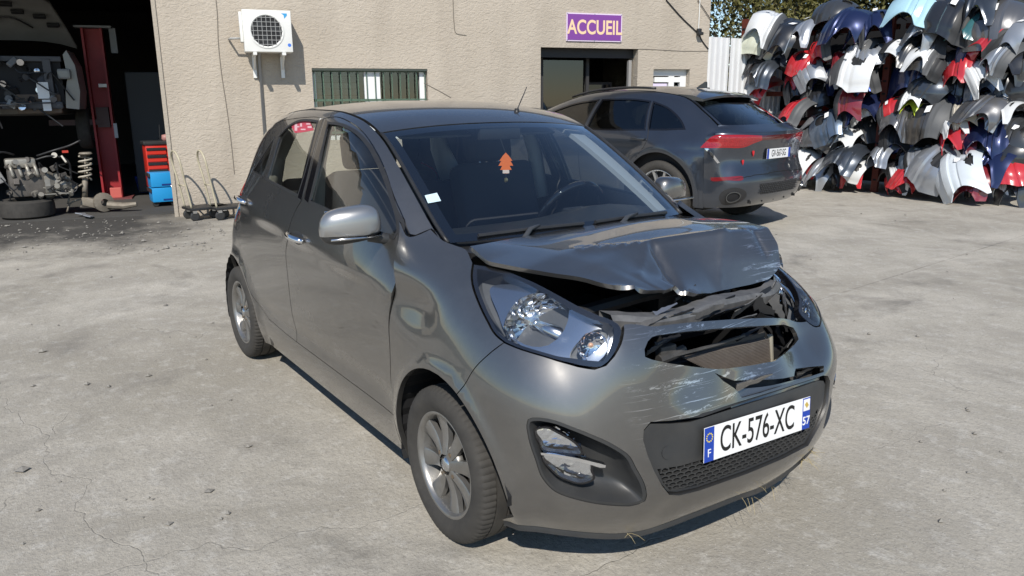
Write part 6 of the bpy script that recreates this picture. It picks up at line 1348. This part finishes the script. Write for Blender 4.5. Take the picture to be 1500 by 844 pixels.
def ordn(n):
    n += 1
    if n < 20: return _o1[n-1]
    t_, u = divmod(n, 10); return ({2: 'twentieth', 3: 'thirtieth', 4: 'fortieth'}[t_] if u == 0 else {2: 'twenty', 3: 'thirty', 4: 'forty'}[t_]+'-'+_o1[u-1])
M_trims = [mat('trim_dark', (.025, .026, .028), .6), mat('trim_grey', (.08, .083, .087), .55), None]
for r in range(6):
    for n, q in enumerate(sorted([q for q in placed if q[7] == r])):
        s, z, off, cn, sc, v, rot, _ = q
        o = empty('car_bumper', rkp(s, max(z, .20*sc+.14), off), PAZ+math.radians(gq.uniform(-14, 14)), f'{cn} car bumper, {ordn(n)} from the left in the {rows_[r]} tier of the pile', 'bumper', 'salvaged bumpers on the rack')
        o.rotation_euler = (math.radians(gq.uniform(-18, 14)), math.radians(rot*1.3+gq.uniform(-9, 9)), o.rotation_euler[2]+math.radians(gq.uniform(-14, 14))); o.scale = (sc*(1 if gq.random() < .5 else -1), sc, sc)
        if gq.random() < .22: v = 4
        sk, tm, lb, gi = BP[v]
        for me, nm, mm_ in ((sk, 'bumper_skin', cmat(cn)), (tm, 'lower_trim', M_trims[gq.choice((0, 1, 2, 2))] or cmat(cn)), (lb, 'price_label', M_white), (gi, 'grille_insert', M_black)):
            if me is None or (nm == 'price_label' and gq.random() < .25): continue
            c = bpy.data.objects.new(nm, me); COL.objects.link(c); c.parent = o; c.location = (0, 0, -.15); c.material_slots[0].link = 'OBJECT'; c.material_slots[0].material = mm_
# ================================================================== TREES BEHIND THE FENCE
M_bark = mat('bark', (.10, .08, .06), .9, bump=(20, .5, .02))
def leafmat(n, c1, c2):
    m = mat(n, c1, .6, noise=(1.2, .35, c2)); b = m.node_tree.nodes['Principled BSDF']; b.inputs['Subsurface Weight'].default_value = 0; return m
LM_ = [leafmat('leaves_olive', (.075, .085, .022), (.13, .125, .035)), leafmat('leaves_green', (.045, .07, .02), (.085, .105, .03)), leafmat('leaves_yellow', (.14, .12, .03), (.09, .095, .03))]
def tree(loc, h, rx, label, lm, seed, nl=15000):
    g = np.random.RandomState(seed); o = empty('broadleaf_tree', loc, 0, label, 'tree', 'trees behind the yard'); tb = MB(); tips = []
    tb.tube([(0, 0, -.1), (.05, .03, h*.25), (.0, .1, h*.5), (.1, 0, h*.8)], [.16, .13, .09, .03], 8)
    for k in range(9):
        a = g.uniform(0, 6.28); z0 = h*g.uniform(.2, .6); e = Vector((math.cos(a)*rx*g.uniform(.5, .9), math.sin(a)*rx*g.uniform(.5, .9), h*g.uniform(.5, .95))); tb.tube([(0, 0, z0), tuple(Vector((0, 0, z0)).lerp(e, .5)+Vector((0, 0, .2))), tuple(e)], [.06, .04, .012], 5); tips.append(e)
    tb.build('trunk', M_bark, o, True)
    cl = [np.array(t) for t in tips]+[np.array([g.uniform(-1, 1)*rx*.8, g.uniform(-1, 1)*rx*.8, h*g.uniform(.12, .98)]) for _ in range(60)]
    V = np.zeros((nl, 4, 3)); 
    for i in range(nl):
        c = cl[g.randint(len(cl))]; p = c+g.randn(3)*[.36, .36, .30]; d = g.randn(3); d /= np.linalg.norm(d); e = np.cross(d, g.randn(3)); e /= np.linalg.norm(e)+1e-9; s = g.uniform(.028, .058)
        V[i] = [p-d*s*1.5, p-e*s*.6, p+d*s*1.5, p+e*s*.6]
    mesh_obj('crown', V.reshape(-1, 3), [(4*i, 4*i+1, 4*i+2, 4*i+3) for i in range(nl)], lm, o)
tree((-9.0, 15.2, 0), 5.2, 1.9, 'olive green tree nearest the building behind the white fence', LM_[0], 1)
tree((-7.2, 14.6, 0), 4.8, 1.9, 'yellowish bushy tree behind the left end of the bumper rack', LM_[2], 2)
tree((-5.3, 15.0, 0), 5.0, 2.0, 'dark green tree behind the middle of the bumper rack', LM_[1], 3)
tree((-3.2, 14.6, 0), 4.6, 1.9, 'olive tree rising above the light blue bumper', LM_[0], 4)
tree((-1.0, 14.9, 0), 4.8, 2.0, 'green tree behind the right end of the bumper rack', LM_[1], 5)
tree((-9.6, 13.4, 0), 5.4, 2.0, 'tall olive tree partly hidden by the building corner', LM_[2], 6)
# ================================================================== small rubble on the yard
g = np.random.RandomState(9); rv = []; rfc = []
for i in range(420):
    if i < 260: p = at(g.uniform(-40, 330), g.uniform(322, 372), z=0)
    else: p = at(g.uniform(-20, 1500), 300+500*g.rand()**1.5, z=0)
    s = g.uniform(.006, .020)*(1 if i % 9 else 1.8)
    if abs(p[1]) < .9 and -2.9 < p[0] < .8: continue
    k = len(rv); q = g.uniform(.6, 1.2, (6, 3))*s; rv += [p+[q[0, 0], 0, s*.3], p+[-q[1, 0], 0, s*.3], p+[0, q[2, 0], s*.3], p+[0, -q[3, 0], s*.3], p+[0, 0, q[4, 0]], p+[0, 0, -.001]]
    rfc += [(k+a, k+b_, k+4) for a, b_ in ((0, 2), (2, 1), (1, 3), (3, 0))]+[(k+b_, k+a, k+5) for a, b_ in ((0, 2), (2, 1), (1, 3), (3, 0))]
tag(mesh_obj('rubble', rv, rfc, mat('rubble_stone', (.35, .33, .29), .9, noise=(3, .4, (.12, .11, .10)))), 'small stones and grit scattered over the concrete yard', 'rubble', kind='stuff')
# dry grass caught under the bumper
g = random.Random(5); gv = MB()
for px, py, n in ((1196, 682, 12), (1128, 712, 5), (1098, 728, 4), (932, 781, 3), (1208, 676, 6)):
    for i in range(n):
        p = NOSE.P(NOSE.cast(px+g.uniform(-12, 12), py-6)[None])[0] if 'NOSE' in globals() else at(px, py, x=.6); d = Vector((g.uniform(-.3, 1)*.04, g.uniform(-1, 1)*.05, -g.uniform(.015, .06)))
        gv.tube([Vector(p)+Vector((-.01, 0, -.02)), Vector(p)+d*.5, Vector(p)+d+Vector((.01, 0, .01))], [.0008, .0007, .0004], 3)
if 'hatch' in globals(): o = gv.build('caught_grass', mat('dry_grass', (.42, .34, .18), .8), hatch); o['kind'] = 'stuff'
# ================================================================== DARK GREY COUPE SUV (rear axle at its origin, nose towards local +x)
SX, SY, SA = -4.3407, 5.3675, 3.28948
suv_ = empty('coupe_suv', (SX, SY, 0), SA, 'dark grey coupe SUV parked behind the hatchback, tail towards the bumper rack', 'car')
_c, _s = math.cos(SA), math.sin(SA)
def slo(v): return np.array([v[0]*_c+v[1]*_s, -v[0]*_s+v[1]*_c, v[2]])
SO = slo(CAM-np.array([SX, SY, 0]))
M_sp = mat('suv_paint', (.075, .085, .105), .28, .8, 1., .02); M_clad = mat('suv_cladding', (.035, .038, .043), .4, .2, .3)
M_sgl = glassmat('suv_glass', (.10, .115, .12), .9)
M_tail = mat('suv_tail_red', (.30, .010, .013), .12, coat=1.); M_tail2 = mat('suv_tail_dark', (.20, .008, .011), .10, coat=1., noise=(90, .12, (.38, .02, .025)))
# left side height field y(x, z)
SZ = [.24, .36, .50, .65, .80, .92, 1.02, 1.12, 1.20, 1.32, 1.42, 1.52, 1.62]
SYr = [.90, .945, .955, .958, .972, .978, .968, .94, .90, .835, .775, .71, .63]
SXc = [-1.1, -1.0, -.9, -.75, -.55, -.3, 0, .6, 1.2, 2.0, 2.6, 3.0, 3.4, 3.65, 3.8]
STp = [.52, .34, .20, .085, .02, .0, -.005, .012, .012, .008, 0., .0, .06, .16, .34]
NX2, NZ2 = 161, 81; x2 = np.linspace(-1.1, 3.8, NX2); z2 = np.linspace(.24, 1.62, NZ2)
X2, Z2 = np.meshgrid(x2, z2); Y2 = np.interp(Z2, SZ, SYr)-np.interp(X2, SXc, STp)*(1+.4*sstep(1.0, 1.5, Z2))
Y2 = blur(blur(Y2, 4, 1), 3, 0)
E2 = spline([(2.62, .80, 1.06), (2.2, .735, 1.24), (1.9, .685, 1.37), (1.6, .645, 1.475), (1.3, .62, 1.54), (.95, .612, 1.572), (.5, .612, 1.575), (.15, .612, 1.548), (-.18, .62, 1.482), (-.42, .665, 1.345), (-.66, .72, 1.19), (-.74, .735, 1.13)], 200)
q = np.stack([X2.ravel(), Z2.ravel()], 1); e2 = E2[:, [0, 2]]; kk = np.array([np.argmin(((e2-p)**2).sum(1)) for p in q]); tg = np.gradient(e2, axis=0); tg /= np.linalg.norm(tg, axis=1, keepdims=True)
nn = np.stack([-tg[:, 1], tg[:, 0]], 1); nn[nn[:, 1] < 0] *= -1
d2 = -((q-e2[kk])*nn[kk]).sum(1).reshape(X2.shape); yE2 = E2[kk, 1].reshape(X2.shape)
Yp2 = np.where(d2 > 0, yE2+.07*(1-np.exp(-np.maximum(d2, 0)/.03))+.60*d2, yE2+2.4*d2)
kq = .018; mn = -kq*np.log(np.exp(-Y2/kq)+np.exp(-np.clip(Yp2, -1, 3)/kq)); Y2 = np.where(Yp2 > Y2+.2, Y2, mn)
f2 = .016*sstep(.93, 1.0, Z2)*(1-sstep(1.0, 1.1, Z2))*0
zs = 1.0-.02*X2*.2; f2 = f2-.012*np.exp(-((Z2-zs+.07)/.05)**2)-.02*np.exp(-((Z2-.48)/.07)**2)*sstep(.5, .8, X2)*sstep(2.5, 2.2, X2)
for xc in (-.05, 2.95):
    r = np.hypot(X2-xc, Z2-.42); f2 = f2+.030*np.exp(-((r-.52)/.06)**2)
SS = Surf(np.stack([X2, Y2+f2, Z2], 2))
if SS.N[40, 80, 1] < 0: SS.N = -SS.N
def s2(x, z): return np.array([(x+1.1)/4.9, (z-.24)/1.38])
def S2(pts): return np.array([s2(*p) for p in pts])
def tr2(S, px): return np.array([S.cast(0, 0, SO, slo(ray(*p))) for p in px])
sarc = lambda xc, r, a0, a1, n: [(xc+r*math.cos(math.radians(a)), .42+r*math.sin(math.radians(a))) for a in np.linspace(a0, a1, n)]
# panels
e_uv = np.array([s2(p[0], p[2]-.006) for p in E2[::5]])
o_body = outline(SS, [e_uv, np.vstack([e_uv[-1:], S2([(-.72, 1.05), (-.70, .9), (-.72, .7), (-.70, .5), (-.62, .30)])]), S2([(-.62, .30), (-.56, .30)]), S2(sarc(-.05, .485, 194, -14, 30)), S2([(-.05+.485*math.cos(math.radians(-14)), .302), (1.4, .30), (2.48, .30)]), S2(sarc(2.95, .485, 194, -14, 30)), S2([(3.42, .30), (3.6, .34)]), S2([(3.6, .34), (3.66, .6), (3.60, .85)]), S2([(3.60, .85), (3.1, .98), (2.62, 1.055)])], .05)
w1 = [S2([(2.18, 1.12), (1.95, 1.245), (1.65, 1.36), (1.35, 1.432), (1.06, 1.462)]), S2([(1.06, 1.462), (1.12, 1.28), (1.15, 1.125)]), S2([(1.15, 1.125), (1.7, 1.115), (2.18, 1.12)])]
w2 = [S2([(.99, 1.465), (.75, 1.472), (.45, 1.465), (.26, 1.445)]), S2([(.26, 1.445), (.24, 1.3), (.19, 1.14)]), S2([(.19, 1.14), (.6, 1.13), (1.06, 1.127)]), S2([(1.06, 1.127), (1.04, 1.28), (.99, 1.465)])]
w3 = [S2([(.20, 1.437), (.02, 1.385), (-.14, 1.305), (-.27, 1.205), (-.31, 1.158)]), S2([(-.31, 1.158), (-.1, 1.147), (.13, 1.142)]), S2([(.13, 1.142), (.17, 1.3), (.20, 1.437)])]
W_ = [outline(SS, w) for w in (w1, w2, w3)]
dgap = [S2([(.22, 1.44), (.17, 1.2), (.12, 1.10), (.14, .95), (.26, .80), (.40, .62), (.46, .40), (.46, .34)]), S2([(1.06, 1.46), (1.13, 1.12), (1.16, .8), (1.13, .34)])]
for mir in (False, True):
    b_ = panel('body_side', SS, o_body, M_sp, suv_, holes=W_, gap=0, rim=.02, step=.05, mir=mir)
    for k, wv_ in enumerate(W_):
        gl_ = panel('side_window', SS, inset(SS, wv_, -.008), M_sgl, suv_, gap=0, rim=0, off=-.008, step=.1, mir=mir)
        panel('window_surround', SS, inset(SS, wv_, -.016), M_gloss, gl_, holes=[inset(SS, wv_, .004)], gap=0, rim=.004, off=.002, step=.08, mir=mir)
    for k, gp in enumerate(dgap):
        pts = [SS.P(p)[0]+SS.n(p)[0]*.0005 for p in spline(gp, 30)]
        if mir: pts = [p*[1, -1, 1] for p in pts]
        MB().tube(pts, .004, 5).build('door_gap', M_void, b_)
    # sill and arch cladding
    for xc in (-.05, 2.95):
        ou = S2(sarc(xc, .535, -12, 192, 34)); inn = S2(sarc(xc, .475, 192, -12, 34)); cl_ = np.vstack([ou, inn])
        panel('arch_cladding', SS, cl_, M_sp, b_, gap=0, rim=.03, off=.006, step=.05, mir=mir)
    panel('sill', SS, np.vstack([S2([(.46, .42), (1.4, .44), (2.44, .42)]), S2([(2.44, .26), (1.4, .26), (.46, .26)])]), M_clad, b_, gap=0, rim=.03, off=.008, step=.08, mir=mir)
    for xh in (.24, 1.28):
        p = SS.P(s2(xh, 1.035))[0]; m_ = MB().box((p[0], p[1]+.022, p[2]), (.20, .022, .028), None, .009).tube([(p[0]-.085, p[1]-.01, p[2]), (p[0]-.085, p[1]+.02, p[2])], .012, 6).tube([(p[0]+.085, p[1]-.01, p[2]), (p[0]+.085, p[1]+.02, p[2])], .012, 6)
        (m_.mirror() if mir else m_).build('door_handle', M_sp, suv_, auto=40)
    s = -1 if mir else 1
    alloy_wheel(suv_, (-.05, s*.83, .40), s, .40, .285, .28, nsp=5, lug=5, style=1, rot=.3, alloy=mat('suv_alloy', (.55, .56, .57), .28, .85))
    alloy_wheel(suv_, (2.95, s*.83, .40), s, .40, .285, .28, nsp=5, lug=5, style=1, rot=.1, alloy=MATS['suv_alloy'])
    for xc in (-.05, 2.95):
        v = []; f = []
        for i in range(25):
            a = math.radians(-10+200*i/24)
            for yy in (.93, .55): v.append((xc+.49*math.cos(a), s*yy, .42+.49*math.sin(a)))
        f = [(i*2, i*2+1, i*2+3, i*2+2) for i in range(24)]; mesh_obj('arch_liner', v, f, M_void, suv_)
# roof, screen and tailgate glass
u2 = np.linspace(0, 1, len(E2)); zc2 = np.interp(E2[:, 0], [-.8, -.4, 0, .5, 1.3, 2, 2.6], [.03, .04, .055, .055, .05, .04, .02]); xc2 = np.interp(E2[:, 0], [-.8, -.4, 0, 1.2, 1.8, 2.6], [-.17, -.10, -.02, 0, .08, .22])
RD2 = np.zeros((41, len(E2), 3))
for j, v in enumerate(np.linspace(-1, 1, 41)):
    k = 1-abs(v)**2.6; RD2[j] = np.stack([E2[:, 0]+xc2*k, E2[:, 1]*v, E2[:, 2]+zc2*k], 1)
RF2 = Surf(RD2)
if RF2.N[20, 100, 2] < 0: RF2.N = -RF2.N
ur = lambda x: float(np.interp(-x, -E2[:, 0], u2))
def rrect(ua, ub, va, vb): return outline(RF2, [np.array([(ua, va), (ua, vb)]), np.array([(ua, vb), (ub, vb)]), np.array([(ub, vb), (ub, va)]), np.array([(ub, va), (ua, va)])], .08)
panel('windscreen', RF2, rrect(ur(2.5), ur(1.5), .03, .97), M_sgl, suv_, gap=0, rim=0, step=.1)
panel('roof_panel', RF2, rrect(ur(1.49), ur(-.14), .004, .996), M_sp, suv_, gap=0, rim=.02, step=.08)
rg_ = panel('rear_glass', RF2, rrect(ur(-.17), ur(-.715), .03, .97), M_sgl, suv_, gap=0, rim=0, step=.08)
panel('glass_border', RF2, rrect(ur(-.15), ur(-.735), .01, .99), M_sp, suv_, holes=[rrect(ur(-.19), ur(-.70), .045, .955)], gap=0, rim=.02, off=-.003, step=.06)
for s in (-1, 1): MB().tube([tuple(E2[i]*[1, s, 1]+[0, -s*.045, .035]) for i in range(62, 142, 8)], .014, 8).build('roof_rail', M_black, suv_, True)
# spoiler
spv = []
for y in np.linspace(-.60, .60, 17):
    k = 1-abs(y/.62)**2.6; xs = -.14-.02*k; zt = 1.492+.05*k
    spv += [(xs+.12, y, zt+.035), (xs-.08, y, zt+.018), (xs-.23-.03*k, y, zt-.025), (xs-.22-.03*k, y, zt-.050), (xs-.02, y, zt-.03)]
mesh_obj('roof_spoiler', spv, [(i*5+k, i*5+(k+1) % 5, (i+1)*5+(k+1) % 5, (i+1)*5+k) for i in range(16) for k in range(5)]+[(4, 3, 2, 1, 0), (80, 81, 82, 83, 84)], M_sp, suv_, True, auto=35)
MB().prism([(-.07, 0), (.07, 0), (.03, .03), (-.05, .075), (-.065, .07)], -.012, .012, Matrix.Translation((.05, .0, 1.60))).build('shark_fin', M_sp, suv_)
# tail patch
TZ2 = [.30, .38, .50, .60, .70, .80, .90, .98, 1.04, 1.10, 1.16, 1.21]
TX2 = [-.92, -1.0, -1.045, -1.05, -1.02, -.985, -.985, -1.0, -1.01, -1.0, -.92, -.84]
GT = []
for z, xc in zip(TZ2, TX2):
    side = [(-.42, float(np.interp(z, SZ, SYr))-.004), (-.58, float(np.interp(z, SZ, SYr))-.022), (-.72, float(np.interp(z, SZ, SYr))-.07)]
    k = 1 if z < 1.06 else max(.0, 1-(z-1.06)/.15)
    half = [(xc, 0.), (xc+.008, .25), (xc+.03, .48), (xc+.085, .68), (xc+.17, .80), (side[2][0]-.02, side[2][1]+.012*0), (side[1][0], side[1][1]), (side[0][0], side[0][1])]
    if z > 1.1: half = [(xc, 0.), (xc+.01, .22), (xc+.03, .42), (xc+.06, .56), (xc+.11, .66), (xc+.17, .715-.12*(z-1.1)), (-.62, .77-.3*(z-1.1)), (-.45, .86-.4*(z-1.1))]
    GT.append([(x, -y, z) for x, y in half[::-1]]+[(x, y, z) for x, y in half[1:]])
TL = Surf.rows(GT, 161, 91, 2, 1.2, vs_=(np.array(TZ2)-.30)/.91)
if TL.N[45, 80, 0] > 0: TL.N = -TL.N
tl = lambda px: tr2(TL, px)
full = np.vstack([[(t, .012) for t in np.linspace(.095, .905, 40)], [(.905, t) for t in np.linspace(.012, .985, 20)[1:]], [(t, .985) for t in np.linspace(.905, .095, 40)[1:]], [(.095, t) for t in np.linspace(.985, .012, 20)[1:-1]]])
lampL = tl([(1025.8, 216.5), (1035, 207), (1048, 198.8), (1070, 198), (1100, 198.2), (1116, 199)]); 
lampLb = tl([(1116, 205.5), (1104, 210), (1091, 215.5), (1060, 216.5), (1040, 217)])
oL = outline(TL, [lampL, np.vstack([lampL[-1:], lampLb[:1]]), np.vstack([lampLb, lampL[:1]])], .03)
mt = lambda uv: np.asarray(uv)*[-1, 1]+[1, 0]
bar = np.vstack([lampL[-1:], mt(lampL[-1:]), mt(lampLb[:1]), lampLb[:1]])
tb_ = panel('tail_bodywork', TL, full, M_sp, suv_, gap=0, rim=.02, step=.035, holes=[])
for F_ in (lambda a: a, mt):
    lm_ = panel('tail_lamp', TL, F_(oL), M_tail, suv_, gap=0, rim=.01, off=.004, step=.03)
    ii = inset(TL, F_(oL), .018)
    panel('lamp_core', TL, ii, M_tail2, lm_, gap=0, rim=0, off=.006, step=.03)
    ch = F_(tl([(1032, 217.5), (1037.5, 217.5), (1054, 238.5), (1050.5, 239.5)])); panel('chrome_vent', TL, outline(TL, [ch[[0, 1]], ch[[1, 2]], ch[[2, 3]], ch[[3, 0]]]), M_chrome, tb_, gap=0, rim=.01, off=.006, step=.03)
    rr_ = F_(tl([(1041, 260), (1065, 259.3), (1088, 259), (1088, 263.5), (1065, 264.5), (1042, 265)])); panel('red_reflector', TL, outline(TL, [np.vstack([rr_, rr_[:1]])]), mat('reflector_red', (.17, .010, .014), .2, coat=.6), tb_, gap=0, rim=.004, off=.004, step=.03)
    ex = tl([(1073, 288)])[0]; me_ = np.array(metric(TL, full)); el = lambda r1, r2: F_(ex+np.stack([np.cos(ang)*r1/me_[0], np.sin(ang)*r2/me_[1]], 1))
    panel('diffuser_corner', TL, el(.26, .105), M_black, tb_, gap=0, rim=.01, off=.004, step=.04)
    pm = panel('exhaust_tip', TL, el(.135, .062), mat('exhaust_steel', (.16, .165, .17), .25, .9), tb_, holes=[el(.118, .050)], gap=0, rim=.06, off=.025, step=.03)
    panel('exhaust_bore', TL, el(.122, .054), M_void, pm, gap=0, rim=0, off=.012, step=.05)
panel('light_bar', TL, outline(TL, [bar[[0, 1]], bar[[1, 2]], bar[[2, 3]], bar[[3, 0]]], .04), mat('light_bar_dark', (.085, .008, .010), .12, coat=1.), suv_, gap=0, rim=.006, off=.004, step=.04)
lipz = [(t, (1.105-.30)/.91) for t in np.linspace(.13, .87, 40)]; lv = []
for uvp in lipz:
    p = TL.P(uvp)[0]; n = TL.n(uvp)[0]; lv += [p+[.05, 0, .022], p+n*.012+[0, 0, .006], p+n*.004+[0, 0, -.022]]
mesh_obj('tail_lip', lv, [(i*3+k, i*3+k+1, (i+1)*3+k+1, (i+1)*3+k) for i in range(39) for k in range(2)], M_sp, tb_, True)
# lower valance: crease, honeycomb insert, fins
vz = lambda y, z: TL.near((-1.0, y, z))
vq = np.array([vz(.42, .56), vz(.0, .56), vz(-.42, .56), vz(-.36, .45), vz(0, .45), vz(.36, .45)])
vi_ = panel('valance_insert', TL, outline(TL, [vq[:3], vq[[2, 3]], vq[3:6], vq[[5, 0]]]), M_black, tb_, gap=0, rim=.01, off=.003, step=.05)
dm = MB()
for r in range(6):
    for k in range(22):
        uvp = vz(.40-.038*k-(.019 if r % 2 else 0), .462+.018*r); p = TL.P(uvp)[0]+TL.n(uvp)[0]*.006; dm.box(p, (.008, .026, .006))
o = dm.build('valance_mesh', M_clad, vi_); o['kind'] = 'stuff'
for y in (-.5, -.25, 0, .25, .5): MB().box((-.92, y, .362), (.12, .010, .03), None, .003).build('diffuser_fin', M_black, tb_)
for z in (.66,): 
    pts = [TL.P(vz(y, z))[0]+np.array([-.002, 0, 0]) for y in np.linspace(.86, -.86, 30)]; MB().tube(pts, .004, 5).build('bumper_gap', M_void, tb_)
# plate, badge and decals
zp, xp = .877, -.99
sp_ = MB().box((0, 0, 0), (.52, .11, .004), None, .0012).build('number_plate', M_plate, suv_); sp_.matrix_local = Matrix(((0, 0, -1, xp-.010), (-1, 0, 0, 0), (0, 1, 0, zp), (0, 0, 0, 1)))
MB().box((-.2385, 0, .0024), (.042, .108, .0012)).build('country_band', M_eu, sp_); MB().box((.2385, 0, .0024), (.042, .108, .0012)).build('region_band', M_eu, sp_)
text_obj('plate_text', 'GV-567-SG', .105, M_ink, sp_, Matrix.Translation((0, -.001, .0022)), .0008, squeeze=.66, bold=.001)
BMx = lambda x, y, z: Matrix(((0, 0, -1, x), (-1, 0, 0, y), (0, 1, 0, z), (0, 0, 0, 1)))
text_obj('tail_badge', 'QUATTRO', .045, M_chrome2, suv_, BMx(-1.018, -.42, .965), .003, squeeze=.9)
for y, z, r in ((.50, .89, .036), (.66, .82, .034)):
    h = [(.55*16*math.sin(t)**3*r/16, (13*math.cos(t)-5*math.cos(2*t)-2*math.cos(3*t)-math.cos(4*t))*r/16) for t in np.linspace(0, 2*math.pi, 20, endpoint=False)]
    p = TL.P(vz(y, z))[0]; MB().prism([(-a, b_) for a, b_ in h], -.003, .003, Matrix.Translation(p+np.array([-.006, 0, 0])) @ Matrix.Rotation(math.pi/2, 4, 'Z')).build('heart_decal', mat('decal_red', (.6, .02, .03), .4), suv_)
# nose, underbody, cabin
nb_ = MB()
for (x, z0, z1, w_) in ((3.55, .28, .86, 1.5),): nb_.box((x, 0, (z0+z1)/2), (.35, w_, z1-z0), None, .08)
nb_.build('front_bumper', M_sp, suv_, auto=40)
hv = []
for x, z, w_ in ((2.66, 1.07, .80), (2.9, 1.06, .84), (3.3, 1.0, .84), (3.6, .90, .78), (3.7, .80, .72)):
    for y in np.linspace(-1, 1, 9): hv.append((x+.06*(1-y*y), y*w_, z+.03*(1-y*y)))
mesh_obj('bonnet', hv, [(i*9+j, i*9+j+1, (i+1)*9+j+1, (i+1)*9+j) for i in range(4) for j in range(8)], M_sp, suv_, True)
MB().box((1.45, 0, .36), (4.0, 1.5, .2)).build('underbody', M_void, suv_)
cb2 = empty('suv_cabin', (0, 0, 0)); cb2.parent = suv_
for s in (-1, 1):
    cushion('seat_back', (1.05, s*.42, .95), (.18, .52, .65), -.25, parent=cb2); cushion('head_restraint', (.90, s*.42, 1.34), (.11, .28, .18), -.15, bev=.045, parent=cb2); cushion('rear_restraint', (-.05, s*.42, 1.22), (.11, .28, .15), -.15, bev=.045, parent=cb2)
    MB().box((.9, s*.86, .80), (3.0, .04, .50)).build('door_card', M_void, cb2)
cushion('rear_seat_back', (.1, 0, .92), (.18, 1.4, .6), -.3, parent=cb2)
MB().box((2.25, 0, .92), (.7, 1.5, .25), None, .05).build('dashboard', M_void, cb2); MB().box((1.0, 0, .50), (3.2, 1.6, .05)).build('floor_carpet', M_void, cb2); MB().box((-.35, 0, 1.02), (.6, 1.4, .03)).build('parcel_shelf', M_void, cb2)
